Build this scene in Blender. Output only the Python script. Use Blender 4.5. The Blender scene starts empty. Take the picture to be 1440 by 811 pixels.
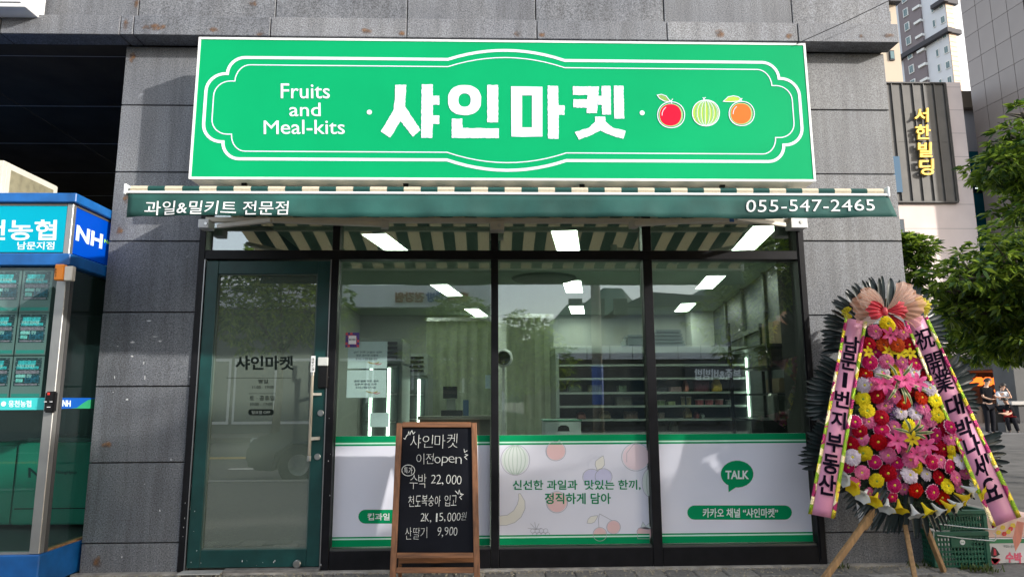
import bpy, bmesh, math, random
import numpy as np
from mathutils import Vector, Matrix
random.seed(7)
rng = np.random.default_rng(7)
R_ = math.radians
sc = bpy.context.scene
COL = sc.collection

# ------------------------------------------------------------------ camera
CAM = Vector((0, -4.9, 1.15))
FPX = 960.0
YAW, PITCH, ROLL = R_(-1.711), R_(9.127), R_(-.298)
def cam_axes():
    cy, sy, cp, sp = math.cos(YAW), math.sin(YAW), math.cos(PITCH), math.sin(PITCH)
    f = Vector((-sy*cp, cy*cp, sp)); r = Vector((cy, sy, 0)); u = r.cross(f)
    c, s = math.cos(ROLL), math.sin(ROLL)
    return c*r+s*u, -s*r+c*u, f
AR, AU, AF = cam_axes()
cam_d = bpy.data.cameras.new('camera')
cam_d.sensor_width = 36; cam_d.lens = FPX/1440*36; cam_d.clip_end = 3000; cam_d.clip_start = .05
cam = bpy.data.objects.new('camera', cam_d); COL.objects.link(cam); sc.camera = cam
cam.matrix_world = Matrix(((AR.x, AU.x, -AF.x, CAM.x), (AR.y, AU.y, -AF.y, CAM.y), (AR.z, AU.z, -AF.z, CAM.z), (0, 0, 0, 1)))

# ------------------------------------------------------------------ light
SUN = Vector((1.5, -1.0, .62)).normalized()
EL = math.asin(SUN.z); AZ = math.atan2(SUN.x, SUN.y)
w = bpy.data.worlds.new("World"); sc.world = w; w.use_nodes = True
nt = w.node_tree; bg = nt.nodes['Background']
sky = nt.nodes.new('ShaderNodeTexSky'); sky.sky_type = 'NISHITA'; sky.sun_disc = False
sky.sun_elevation = EL; sky.sun_rotation = AZ; sky.dust_density = 2.0; sky.air_density = 1.0
hz = nt.nodes.new('ShaderNodeMixRGB'); hz.inputs[0].default_value = .42
hz.inputs[2].default_value = (8.6, 8.6, 8.7, 1)
nt.links.new(sky.outputs[0], hz.inputs[1]); nt.links.new(hz.outputs[0], bg.inputs[0])
bg.inputs[1].default_value = .15
sl = bpy.data.lights.new('sun', 'SUN'); sl.energy = 3.0; sl.angle = R_(1.1); sl.color = (1, .95, .88)
so = bpy.data.objects.new('sun', sl); COL.objects.link(so)
so.rotation_euler = (-SUN).to_track_quat('-Z', 'Y').to_euler()
sc.view_settings.view_transform = 'Standard'; sc.view_settings.look = 'None'
sc.view_settings.exposure = .82; sc.view_settings.gamma = 1
sc.cycles.max_bounces = 8; sc.cycles.transparent_max_bounces = 16
sc.cycles.diffuse_bounces = 3; sc.cycles.glossy_bounces = 4; sc.cycles.caustics_reflective = False; sc.cycles.caustics_refractive = False
sc.cycles.use_denoising = True; sc.cycles.sample_clamp_indirect = 4

# ------------------------------------------------------------------ helpers
def ray(px, py): return (AF*FPX + AR*(px-720) - AU*(py-405.5)).normalized()
class Pl:
    """A plane in the place; at() says where on it a sight line through a photo position lands."""
    def __init__(s, p, n=(0, -1, 0)): s.p = Vector(p); s.n = Vector(n).normalized()
    def at(s, px, py, off=0):
        d = ray(px, py); t = (s.p-CAM).dot(s.n)/d.dot(s.n)
        return CAM + d*t + s.n*off
def PY(y): return Pl((0, y, 0))
def at(px, py, Y): return PY(Y).at(px, py)
def wloc(o):
    v = Vector((0, 0, 0))
    while o is not None: v += o.location; o = o.parent
    return v
def tag(o, label=None, cat=None, group=None, kind=None):
    if label: o['label'] = label
    if cat: o['category'] = cat
    if group: o['group'] = group
    if kind: o['kind'] = kind
    return o
def empty(name, loc, label=None, cat=None, group=None, kind=None):
    o = bpy.data.objects.new(name, None); o.location = loc; COL.objects.link(o)
    o.empty_display_size = .1
    return tag(o, label, cat, group, kind)
class B:
    def __init__(s): s.v = []; s.f = []; s.m = []
    def add(s, vs, fs, m=0):
        n = len(s.v); s.v += [tuple(v) for v in vs]; s.f += [tuple(i+n for i in f) for f in fs]; s.m += [m]*len(fs); return s
    def box(s, x0, x1, y0, y1, z0, z1, m=0):
        vs = [(x, y, z) for x in (x0, x1) for y in (y0, y1) for z in (z0, z1)]
        return s.add(vs, [(0, 1, 3, 2), (4, 6, 7, 5), (0, 4, 5, 1), (2, 3, 7, 6), (0, 2, 6, 4), (1, 5, 7, 3)], m)
    def bar(s, p, q, wd, h, up=(0, 0, 1), m=0):
        p, q = Vector(p), Vector(q); d = (q-p).normalized(); u = Vector(up)
        if abs(d.dot(u)) > .98: u = Vector((0, 1, 0))
        a = d.cross(u).normalized(); b = a.cross(d)
        vs = [c+a*i*wd/2+b*j*h/2 for c in (p, q) for i, j in ((-1, -1), (1, -1), (1, 1), (-1, 1))]
        return s.add(vs, [(0, 3, 2, 1), (4, 5, 6, 7), (0, 1, 5, 4), (1, 2, 6, 5), (2, 3, 7, 6), (3, 0, 4, 7)], m)
    def tube(s, pts, r, n=8, m=0, cap=True):
        pts = [Vector(p) for p in pts]; rs = r if isinstance(r, (list, tuple)) else [r]*len(pts)
        vs = []; fs = []; prev = None
        for i, p in enumerate(pts):
            d = (pts[min(i+1, len(pts)-1)]-pts[max(i-1, 0)]).normalized()
            a = prev if prev is not None else (Vector((0, 0, 1)) if abs(d.z) < .9 else Vector((1, 0, 0)))
            a = (a-d*a.dot(d)).normalized(); prev = a; b = d.cross(a)
            vs += [p+(a*math.cos(t)+b*math.sin(t))*rs[i] for t in [2*math.pi*k/n for k in range(n)]]
            if i: fs += [((i-1)*n+k, (i-1)*n+(k+1) % n, i*n+(k+1) % n, i*n+k) for k in range(n)]
        if cap: fs += [tuple(range(n))[::-1], tuple((len(pts)-1)*n+k for k in range(n))]
        return s.add(vs, fs, m)
    def lathe(s, prof, c, n=16, m=0, ax=(0, 0, 1)):
        ax = Vector(ax).normalized(); a = ax.orthogonal().normalized(); b = ax.cross(a); c = Vector(c); vs = []; fs = []
        for i, (r, h) in enumerate(prof):
            vs += [c+ax*h+(a*math.cos(2*math.pi*k/n)+b*math.sin(2*math.pi*k/n))*r for k in range(n)]
            if i: fs += [((i-1)*n+k, (i-1)*n+(k+1) % n, i*n+(k+1) % n, i*n+k) for k in range(n)]
        return s.add(vs, fs, m)
    def prism(s, pts, n, t, m=0):
        """polygon extruded along n by t, any outline"""
        n = Vector(n); pts = [Vector(p) for p in pts]; k = len(pts)
        bm = bmesh.new(); a = [bm.verts.new(p) for p in pts]; f = bm.faces.new(a); f.normal_update()
        tri = bmesh.ops.triangulate(bm, faces=[f])['faces']; bm.verts.index_update()
        idx = {v: i for i, v in enumerate(a)}
        fs = [tuple(idx[v] for v in g.verts) for g in tri]; bm.free()
        vs = pts+[p+n*t for p in pts]
        F = [tuple(i+k for i in g) for g in fs]+[g[::-1] for g in fs]+[(i, (i+1) % k, (i+1) % k+k, i+k) for i in range(k)]
        return s.add(vs, F, m)
    def stroke(s, pts, wd, n, m=0, closed=False, t=.0015):
        """a line of width wd lying on the plane with normal n, as a thin solid band"""
        n = Vector(n).normalized(); P = [Vector(p) for p in pts]; k = len(P); vs = []
        for i, p in enumerate(P):
            a = P[(i-1) % k] if (closed or i) else p; b = P[(i+1) % k] if (closed or i < k-1) else p
            d1 = (p-a).normalized() if (p-a).length > 1e-6 else (b-p).normalized()
            d2 = (b-p).normalized() if (b-p).length > 1e-6 else d1
            d = (d1+d2); d = d.normalized() if d.length > 1e-6 else d1
            sd = n.cross(d); kx = 1/max(.5, math.sqrt(max(.0, (1+d1.dot(d2))/2)))
            vs += [p+sd*wd/2*kx, p-sd*wd/2*kx]
        vs += [v+n*t for v in vs]; o = 2*k; fs = []
        for i in range(k if closed else k-1):
            a, b, c, d = 2*i, 2*i+1, 2*((i+1) % k)+1, 2*((i+1) % k)
            fs += [(a+o, b+o, c+o, d+o), (a, d, d+o, a+o), (b, b+o, c+o, c)]
        return s.add(vs, fs, m)
    def build(s, name, mats, parent=None, bevel=0, smooth=False, **kw):
        if not isinstance(mats, (list, tuple)): mats = [mats]
        off = wloc(parent) if parent else Vector((0, 0, 0))
        me = bpy.data.meshes.new(name)
        me.from_pydata([(v[0]-off.x, v[1]-off.y, v[2]-off.z) for v in s.v], [], s.f)
        for m in mats: me.materials.append(m)
        if len(mats) > 1: me.polygons.foreach_set('material_index', s.m)
        if bevel:
            bm = bmesh.new(); bm.from_mesh(me)
            bmesh.ops.recalc_face_normals(bm, faces=bm.faces)
            es = [e for e in bm.edges if len(e.link_faces) == 2 and e.calc_face_angle(0) > .6]
            bmesh.ops.bevel(bm, geom=es, offset=bevel, segments=2 if bevel > .006 else 1, affect='EDGES', clamp_overlap=True)
            bm.to_mesh(me); bm.free()
        if smooth: me.polygons.foreach_set('use_smooth', [True]*len(me.polygons))
        me.update()
        o = bpy.data.objects.new(name, me); COL.objects.link(o)
        if parent: o.parent = parent
        return tag(o, **kw)
def box(name, x0, x1, y0, y1, z0, z1, m, parent=None, bevel=0, **kw): return B().box(x0, x1, y0, y1, z0, z1).build(name, m, parent, bevel, **kw)
def children(o): return [c for c in o.children]
def copy_tree(o, parent=None, kids=None):
    c = o.copy(); COL.objects.link(c); c.parent = parent
    for ch in (kids or KIDS(o)): copy_tree(ch, c)
    return c
def KIDS(o): return [x for x in COL.objects if x.parent is o]
def joinname(): pass

# text: the built-in font's outlines, taken as a mesh and laid on a parallelogram
_tc = {}
def glyphs(body, bold=0, shear=0, spacing=1, ext=True):
    k = (body, bold, shear, spacing)
    if k in _tc: return _tc[k]
    c = bpy.data.curves.new('t', 'FONT'); c.body = body; c.offset = bold; c.shear = shear; c.resolution_u = 3
    c.space_character = spacing; c.extrude = .05; c.align_x = 'CENTER'
    o = bpy.data.objects.new('t', c); COL.objects.link(o)
    dg = bpy.context.evaluated_depsgraph_get(); me = o.evaluated_get(dg).to_mesh()
    vs = [tuple(v.co) for v in me.vertices]; fs = [tuple(p.vertices) for p in me.polygons]
    o.evaluated_get(dg).to_mesh_clear(); bpy.data.objects.remove(o); bpy.data.curves.remove(c)
    a = np.array(vs); lo, hi = a.min(0), a.max(0); a = (a-lo)/np.maximum(hi-lo, 1e-6)
    _tc[k] = (a, fs); return _tc[k]
def put_text(b, body, bl, br, tl, thick=.002, bold=0, shear=0, spacing=1, m=0, off=.0):
    a, fs = glyphs(body, bold, shear, spacing)
    bl, br, tl = Vector(bl), Vector(br), Vector(tl); U = br-bl; V = tl-bl; N = U.cross(V).normalized()
    vs = [bl+U*float(p[0])+V*float(p[1])+N*(off+thick*float(p[2])) for p in a]
    b.add(vs, fs, m)
def rect_text(b, pl, body, x0, y0, x1, y1, dy=0, dx=0, **kw):
    """text in the photo rectangle x0,y0 (top left) .. x1,y1; dy: fall to the right; dx: lean of the verticals"""
    put_text(b, body, pl.at(x0, y1), pl.at(x1, y1+dy), pl.at(x0+dx, y0), **kw)

# ------------------------------------------------------------------ materials
_m = {}
def mat(name, col, rough=.6, metal=0, spec=.5, noise=None, bump=None, emit=None, coat=0, col2=None, trans=0, sheen=0, alpha=1, sss=0, stretch=None):
    if name in _m: return _m[name]
    m = bpy.data.materials.new(name); m.use_nodes = True; n = m.node_tree; p = n.nodes['Principled BSDF']; _m[name] = m
    p.inputs['Base Color'].default_value = (*col, 1); p.inputs['Roughness'].default_value = rough
    p.inputs['Metallic'].default_value = metal; p.inputs['Specular IOR Level'].default_value = spec
    p.inputs['Coat Weight'].default_value = coat; p.inputs['Transmission Weight'].default_value = trans
    p.inputs['Alpha'].default_value = alpha
    if sheen: p.inputs['Sheen Weight'].default_value = sheen
    if emit: p.inputs['Emission Color'].default_value = (*emit[0], 1); p.inputs['Emission Strength'].default_value = emit[1]
    tc = n.nodes.new('ShaderNodeTexCoord'); src = tc.outputs['Object']
    if stretch:
        mp = n.nodes.new('ShaderNodeMapping'); mp.inputs['Scale'].default_value = stretch; n.links.new(src, mp.inputs[0]); src = mp.outputs[0]
    if noise:
        t = n.nodes.new('ShaderNodeTexNoise'); t.inputs['Scale'].default_value = noise[0]; t.inputs['Detail'].default_value = 5
        n.links.new(src, t.inputs['Vector'])
        r = n.nodes.new('ShaderNodeValToRGB'); r.color_ramp.elements[0].position = .3; r.color_ramp.elements[1].position = .7
        c2 = col2 or tuple(min(1, c*(1+noise[1])) for c in col); c1 = col if col2 else tuple(c*(1-noise[1]) for c in col)
        r.color_ramp.elements[0].color = (*c1, 1); r.color_ramp.elements[1].color = (*c2, 1)
        n.links.new(t.outputs[0], r.inputs[0]); n.links.new(r.outputs[0], p.inputs['Base Color'])
    if bump:
        t = n.nodes.new('ShaderNodeTexNoise'); t.inputs['Scale'].default_value = bump[0]; t.inputs['Detail'].default_value = 4
        n.links.new(src, t.inputs['Vector'])
        bp = n.nodes.new('ShaderNodeBump'); bp.inputs['Strength'].default_value = bump[1]; bp.inputs['Distance'].default_value = .01
        n.links.new(t.outputs[0], bp.inputs['Height']); n.links.new(bp.outputs[0], p.inputs['Normal'])
    return m
def granite(name, base, rust=.0, rough=.55, dark=.35):
    m = bpy.data.materials.new(name); m.use_nodes = True; n = m.node_tree; L = n.links.new; p = n.nodes['Principled BSDF']
    tc = n.nodes.new('ShaderNodeTexCoord'); g = n.nodes.new('ShaderNodeNewGeometry')
    def N(s, d=3): t = n.nodes.new('ShaderNodeTexNoise'); t.inputs['Scale'].default_value = s; t.inputs['Detail'].default_value = d; L(g.outputs['Position'], t.inputs['Vector']); return t
    def ramp(src, stops):
        r = n.nodes.new('ShaderNodeValToRGB'); e = r.color_ramp.elements
        while len(e) < len(stops): e.new(.5)
        for q, (a, c) in zip(e, stops): q.position = a; q.color = (*c, 1) if len(c) == 3 else c
        L(src, r.inputs[0]); return r
    b = Vector(base)
    sp = ramp(N(120, 2).outputs[0], [(.35, tuple(b*.45)), (.46, tuple(b*.9)), (.57, tuple(b*1.1)), (.7, tuple(b*1.6))])
    big = ramp(N(1.7, 5).outputs[0], [(.3, (.78, .78, .8)), (.7, (1.12, 1.1, 1.06))])
    mx = n.nodes.new('ShaderNodeMixRGB'); mx.blend_type = 'MULTIPLY'; mx.inputs[0].default_value = 1
    L(sp.outputs[0], mx.inputs[1]); L(big.outputs[0], mx.inputs[2]); out = mx.outputs[0]
    inf = n.nodes.new('ShaderNodeObjectInfo'); rr = ramp(inf.outputs['Random'], [(0, (.84, .85, .87)), (1, (1.13, 1.12, 1.11))])
    m2 = n.nodes.new('ShaderNodeMixRGB'); m2.blend_type = 'MULTIPLY'; m2.inputs[0].default_value = 1; L(out, m2.inputs[1]); L(rr.outputs[0], m2.inputs[2]); out = m2.outputs[0]
    st_ = n.nodes.new('ShaderNodeMapping'); st_.inputs['Scale'].default_value = (9, 9, .7); L(g.outputs['Position'], st_.inputs[0])
    sn = n.nodes.new('ShaderNodeTexNoise'); sn.inputs['Scale'].default_value = 1.6; sn.inputs['Detail'].default_value = 7; L(st_.outputs[0], sn.inputs['Vector'])
    sr = ramp(sn.outputs[0], [(.35, (.8, .79, .78)), (.6, (1.06, 1.06, 1.06))]); m5 = n.nodes.new('ShaderNodeMixRGB'); m5.blend_type = 'MULTIPLY'; m5.inputs[0].default_value = 1; L(out, m5.inputs[1]); L(sr.outputs[0], m5.inputs[2]); out = m5.outputs[0]
    # scratches and pale scuffs
    sc_ = ramp(N(9, 6).outputs[0], [(.70, (0, 0, 0)), (.74, (1, 1, 1))])
    m4 = n.nodes.new('ShaderNodeMixRGB'); m4.inputs[2].default_value = (*(b*2.2), 1)
    k = n.nodes.new('ShaderNodeMath'); k.operation = 'MULTIPLY'; k.inputs[1].default_value = .35; L(sc_.outputs[0], k.inputs[0]); L(k.outputs[0], m4.inputs[0]); L(out, m4.inputs[1]); out = m4.outputs[0]
    if rust:
        v = n.nodes.new('ShaderNodeMapping'); v.inputs['Scale'].default_value = (2.6, 2.6, 3.4); L(g.outputs['Position'], v.inputs[0])
        t = n.nodes.new('ShaderNodeTexNoise'); t.inputs['Scale'].default_value = 1.3; t.inputs['Detail'].default_value = 8; t.inputs['Roughness'].default_value = .65; L(v.outputs[0], t.inputs['Vector'])
        rm = ramp(t.outputs[0], [(.57, (0, 0, 0)), (.68, (1, 1, 1))])
        k2 = n.nodes.new('ShaderNodeMath'); k2.operation = 'MULTIPLY'; k2.inputs[1].default_value = rust; L(rm.outputs[0], k2.inputs[0])
        m3 = n.nodes.new('ShaderNodeMixRGB'); m3.inputs[2].default_value = (.22, .11, .05, 1); L(k2.outputs[0], m3.inputs[0]); L(out, m3.inputs[1]); out = m3.outputs[0]
    L(out, p.inputs['Base Color']); p.inputs['Roughness'].default_value = rough
    bp = n.nodes.new('ShaderNodeBump'); bp.inputs['Strength'].default_value = .25; bp.inputs['Distance'].default_value = .002
    L(N(220, 2).outputs[0], bp.inputs['Height']); L(bp.outputs[0], p.inputs['Normal'])
    return m
def glass(name, tint=(.8, .86, .82), refl=.14, ior=1.5, rough=0.0, haze=0, hazecol=(.3, .4, .35)):
    m = bpy.data.materials.new(name); m.use_nodes = True; n = m.node_tree; L = n.links.new
    out = n.nodes['Material Output']; n.nodes.remove(n.nodes['Principled BSDF'])
    t = n.nodes.new('ShaderNodeBsdfTransparent'); t.inputs[0].default_value = (*tint, 1)
    g = n.nodes.new('ShaderNodeBsdfGlossy'); g.inputs['Roughness'].default_value = rough; g.inputs[0].default_value = (.93, .97, 1, 1)
    tr = t.outputs[0]
    if haze:
        d = n.nodes.new('ShaderNodeBsdfDiffuse'); d.inputs[0].default_value = (*hazecol, 1); mh = n.nodes.new('ShaderNodeMixShader')
        mh.inputs[0].default_value = haze; L(tr, mh.inputs[1]); L(d.outputs[0], mh.inputs[2]); tr = mh.outputs[0]
        nz = n.nodes.new('ShaderNodeTexNoise'); nz.inputs['Scale'].default_value = 3; nz.inputs['Detail'].default_value = 6
        tc = n.nodes.new('ShaderNodeTexCoord'); mp = n.nodes.new('ShaderNodeMapping'); mp.inputs['Scale'].default_value = (6, 6, .8); L(tc.outputs['Object'], mp.inputs[0]); L(mp.outputs[0], nz.inputs['Vector'])
        mr = n.nodes.new('ShaderNodeMapRange'); mr.inputs[1].default_value = .35; mr.inputs[2].default_value = .75; mr.inputs[3].default_value = haze*.75; mr.inputs[4].default_value = min(1, haze*1.2+.01)
        L(nz.outputs[0], mr.inputs[0]); L(mr.outputs[0], mh.inputs[0])
    f = n.nodes.new('ShaderNodeLayerWeight'); f.inputs[0].default_value = .5
    pw = n.nodes.new('ShaderNodeMath'); pw.operation = 'POWER'; pw.inputs[1].default_value = 4; L(f.outputs['Facing'], pw.inputs[0])
    a = n.nodes.new('ShaderNodeMath'); a.operation = 'MULTIPLY_ADD'; a.use_clamp = True; a.inputs[1].default_value = .6; a.inputs[2].default_value = refl; L(pw.outputs[0], a.inputs[0])
    mx = n.nodes.new('ShaderNodeMixShader'); L(a.outputs[0], mx.inputs[0]); L(tr, mx.inputs[1]); L(g.outputs[0], mx.inputs[2])
    L(mx.outputs[0], out.inputs[0]); return m
def emis(name, col, st):
    m = bpy.data.materials.new(name); m.use_nodes = True; n = m.node_tree; n.nodes.remove(n.nodes['Principled BSDF'])
    e = n.nodes.new('ShaderNodeEmission'); e.inputs[0].default_value = (*col, 1); e.inputs[1].default_value = st
    n.links.new(e.outputs[0], n.nodes['Material Output'].inputs[0]); return m
def thin(name, col, rough=.5, tr=.35, noise=None, col2=None, spec=.5, bump=None):
    """a thin sheet lit from either side (leaves, cloth, petals)"""
    m = mat(name, col, rough, noise=noise, col2=col2, spec=spec, bump=bump); n = m.node_tree
    p = n.nodes['Principled BSDF']; out = n.nodes['Material Output']
    t = n.nodes.new('ShaderNodeBsdfTranslucent'); mx = n.nodes.new('ShaderNodeMixShader'); mx.inputs[0].default_value = tr
    if p.inputs['Base Color'].is_linked: n.links.new(p.inputs['Base Color'].links[0].from_socket, t.inputs[0])
    else: t.inputs[0].default_value = (*col, 1)
    n.links.new(p.outputs[0], mx.inputs[1]); n.links.new(t.outputs[0], mx.inputs[2]); n.links.new(mx.outputs[0], out.inputs[0])
    return m

GR = granite('dark_granite', (.152, .162, .18), rust=.0)
GRR = granite('ledge_granite', (.172, .182, .202), rust=.0)
GRP = granite('pale_granite', (.162, .169, .18), rust=.0)
JOINT = mat('joint', (.03, .028, .026), .9)
BLK = mat('black_aluminium', (.008, .008, .01), .4, spec=.22, noise=(14, .25), bump=(40, .04))
STEEL = mat('steel', (.55, .55, .54), .3, 1, noise=(30, .15))
WHT = mat('white_paint', (.78, .79, .8), .45, noise=(6, .05))
DKG = mat('dark_green_paint', (.006, .05, .047), .38, noise=(9, .2), bump=(60, .03))
BLACK = mat('black_plastic', (.008, .008, .009), .35, spec=.3)
CREAM = mat('beige_metal', (.62, .58, .5), .45, noise=(7, .08))
GREEN = mat('film_green', (.0, .27, .1), .7, spec=.12)
MINT = mat('film_mint', (.55, .85, .7), .5)

# ================================================================== SETTING
ASPH = mat('asphalt', (.05, .05, .052), .85, noise=(60, .35), bump=(90, .5))
PAVE = mat('pavement_concrete', (.15, .142, .13), .85, noise=(35, .25), bump=(80, .4))
box('ground', -900, 900, -900, 900, -.6, -.17, mat('ground_soil', (.12, .115, .1), .95, noise=(.4, .3)), kind='structure')
box('road', -60, 60, -17, -5.45, -.169, -.15, ASPH, kind='structure')
box('pavement', -60, 5.2, -5.2, 16, -.168, -.012, PAVE, kind='structure')
box('kerb', -60, 60, -5.44, -5.21, -.168, .0, mat('kerb_stone', (.33, .32, .3), .8, noise=(30, .2)), bevel=.015, kind='structure')
box('plaza', 5.21, 60, -5.2, 40, -.168, -.03, mat('plaza_paving', (.085, .08, .073), .85, noise=(3, .35), bump=(50, .3)), kind='structure')
WLINE = mat('road_paint', (.75, .75, .72), .7, noise=(20, .15))
YLINE = mat('road_paint_yellow', (.7, .45, .05), .7, noise=(20, .15))
b = B()
for i in range(12):
    for yy in (-8.6, -13.9): b.box(-40+i*7, -37+i*7, yy-.07, yy+.07, -.15, -.146)
b.build('road_marking', WLINE, kind='structure')
B().box(-60, 60, -11.3, -11.16, -.15, -.146).box(-60, 60, -11.02, -10.88, -.15, -.146).build('road_marking', YLINE, kind='structure')
box('pavement', -60, 60, -23, -17.01, -.168, -.02, PAVE, kind='structure')

# paving stones in front of the shop
pave = empty('paving', (0, 0, 0), kind='structure')
for nm, c in (('s1', (.23, .22, .2)), ('s2', (.17, .165, .155)), ('s3', (.3, .29, .27)), ('s4', (.2, .185, .165))):
    mat('stone_'+nm, c, .85, noise=(45, .3), bump=(120, .6))
proto = B().box(-.097, .097, -.097, .097, -.03, 0).build('paving_stone', _m['stone_s1'], pave, bevel=.006)
pm = [proto.data]
for nm in ('s2', 's3', 's4'):
    d = proto.data.copy(); d.materials.clear(); d.materials.append(_m['stone_'+nm]); pm.append(d)
COLS = 30; first = True
for r in range(5):
    for c in range(COLS):
        o = proto if first else proto.copy()
        if not first: COL.objects.link(o); o.parent = pave
        first = False
        o.data = random.choice(pm[:2] if random.random() < .75 else pm)
        o.location = (-2.75+c*.2+(.1 if r % 2 else 0), -.16-r*.2, .0+random.uniform(-.004, .004)); o.rotation_euler = (random.uniform(-.012, .012), random.uniform(-.012, .012), random.uniform(-.01, .01))
box('kerb_strip', -2.79, 3.1, -.058, -.002, -.012, .012, mat('cement', (.36, .34, .31), .9, noise=(12, .35), bump=(60, .6)), kind='structure')
# grit and weeds at the foot of the wall
b = B()
for i in range(1900):
    x = random.uniform(-2.7, 3.1); y = -.06-abs(random.gauss(0, .05 if i < 900 else .35)); s = random.uniform(.002, .007); z = .004
    b.add([(x-s, y-s, z), (x+s, y-s*.6, z), (x+s*.3, y+s, z), (x, y, z+s*1.2)], [(0, 1, 3), (1, 2, 3), (2, 0, 3)])
b.build('grit', mat('grit', (.3, .27, .2), .9, noise=(100, .5)), kind='stuff')
b = B()
for cx in (2.38, 2.9, 3.02, 3.2, 3.26, 3.31):
    for i in range(random.randint(12, 34)):
        a = random.uniform(0, 6.28); x = cx+random.gauss(0, .04); y = (-.08 if cx < 3.05 else -.2)+random.gauss(0, .03); l = random.uniform(.015, .05)
        d = Vector((math.cos(a)*.6, math.sin(a)*.6, 1)).normalized()*l; p = Vector((x, y, 0)); q = Vector((-math.sin(a), math.cos(a), 0))*.005
        b.add([p-q, p+q, p+d+q*.6, p+d-q*.6], [(0, 1, 2, 3)])
b.build('weeds', thin('weed_leaf', (.07, .1, .02), .6, .3, noise=(30, .5)), kind='stuff')

# ================================================================== SHOP BUILDING
bld = empty('shop_building', (0, .5, 0), 'dark grey granite building framing the green shop front', 'building')
def slab(x0, x1, z0, z1, y0=0.0, y1=.03, m=GR):
    j = .004
    t = random.uniform(-.002, .002)
    return box('granite_slab', x0+j, x1-j, y0+t, y1, z0+j, z1-j, m, bld, bevel=.003)
def zs(px, ys, Y=0): return [at(px, y, Y).z for y in ys]
LX0, LX1, RX0, RX1 = -2.77, -2.115, 2.315, 3.07
zL = [0]+sorted(zs(210, [148, 242, 339, 439, 543, 650, 763]))+[3.797]
for a, c in zip(zL, zL[1:]): slab(LX0, LX1, a, c, m=GR)
zR = [0]+sorted(zs(1215, [155, 245, 339, 443, 545, 645, 748]))+[3.797]
for a, c in zip(zR, zR[1:]): slab(RX0, RX1, a, c, m=GRP if a > 2.2 else GR)
# wall behind the sign, above the glazing
for i in range(4):
    x0 = LX1+i*(RX0-LX1)/4; slab(x0, x0+(RX0-LX1)/4, 2.56, 3.2, .0, .03); slab(x0, x0+(RX0-LX1)/4, 3.2, 3.797, .0, .03)
# ledge course and the wall above it
zl0, zl1 = 3.80, at(700, 27, -.16).z
lx = [-9.0, -8.1, -7.2, -6.3, -5.4, -4.5, -3.6]+[at(x, 45, -.16).x for x in (168, 187, 380, 572, 755, 938, 1122)]+[at(1264, 45, -.16).x]
for a, c in zip(lx, lx[1:]):
    slab(a, c, zl0, zl1, -.16, .002, GRR)
ux = [-9.0, -8.1, -7.2, -6.3, -5.4, -4.5, -3.6]+[at(x, 10, -.04).x for x in (195, 388, 573, 753, 933, 1113)]+[3.13]
for a, c in zip(ux, ux[1:]):
    for z0 in (zl1+.002, zl1+.752, zl1+1.502): slab(a, c, z0, z0+.75, -.04, .0, GRR)
bk = B().box(LX0+.006, LX1-.004, .028, 2.9, 0, 3.8).box(RX0+.004, RX1-.006, .028, .5, 0, 3.8).box(LX1-.004, RX0+.004, .028, .22, 2.60, 3.86)
bk.box(-9, 3.12, .003, .9, 3.862, 6.3)
bk.build('core_wall', JOINT, bld)
box('upper_parapet', -9.05, 3.14, -.06, .9, 6.302, 6.4, GRR, bld)
# passage soffit to the left, dark panels with fine joints
SOF = mat('soffit_panel', (.052, .042, .032), .85, spec=.2, noise=(3, .3))
sofz = 3.84
for i in range(7):
    for k in range(4):
        box('soffit_panel', -9+k*1.55, -9+k*1.55+1.54, .25+i*.95, .25+i*.95+.935, sofz, sofz+.02, SOF, bld)
box('soffit_edge', -9, -2.79, .004, .235, 3.835, 3.86, SOF, bld)
tr = B()
for i in range(8): tr.box(-9, -2.79, .237+i*.95, .247+i*.95, sofz-.004, sofz+.004)
tr.build('soffit_trim', mat('soffit_trim', (.3, .3, .3), .5), bld)
box('passage_wall', -9.1, -2.79, 7.0, 7.15, 0, 3.83, mat('passage_wall', (.03, .03, .033), .8, noise=(2, .3)), bld)
box('passage_wall', -9.25, -9.1, .1, 7.0, 0, 3.83, _m['passage_wall'], bld)
# corner wire strung over the right of the facade
p0 = at(1120, 62, -.38); p1 = at(1250, 0, -.5)
wire = B().tube([p0, (p0+p1)/2+Vector((0, 0, -.01)), p1+(p1-p0)*1.2], .003, 6).build('overhead_wire', BLACK); tag(wire, 'thin black wire running up over the ledge from the sign corner', 'wire')

# patches of paint scuffs and stickers remains on the left pillar
b = B()
SC = [(466, 160, 14, 7), (527, 27, 6, 10), (531, 80, 6, 18), (420, 78, 3, 16), (485, 2, 12, 6), (586, 567, 7, 8), (627, 380, 6, 9), (415, 133, 4, 4), (447, 737, 7, 10), (529, 470, 4, 3), (696, 76, 6, 5)]
pl0 = PY(-.0035)
for u, v, wx, hy in SC:
    cx, cy = u/2.607, 500+v/2.607; n = 9
    pts = [pl0.at(cx+wx/2.607/2*math.cos(t)*random.uniform(.5, 1.1), cy-hy/2.607/2*math.sin(t)*random.uniform(.5, 1.1)) for t in [6.283*i/n for i in range(n)]]
    b.prism(pts, (0, -1, 0), .0008)
for u, v, wx, hy in [(568, 678, 22, 6), (505, 760, 22, 9), (610, 755, 16, 7), (590, 738, 38, 3), (448, 775, 8, 6)]:
    cx, cy = u/2.703, 200+v/2.703; n = 9
    b.prism([pl0.at(cx+wx/2.7/2*math.cos(t)*random.uniform(.4, 1.1), cy-hy/2.7/2*math.sin(t)*random.uniform(.4, 1.1)) for t in [6.283*i/n for i in range(n)]], (0, -1, 0), .0008)
b.build('paint_scuff', mat('scuff_white', (.55, .56, .57), .8, noise=(60, .4)), bld)

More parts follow.
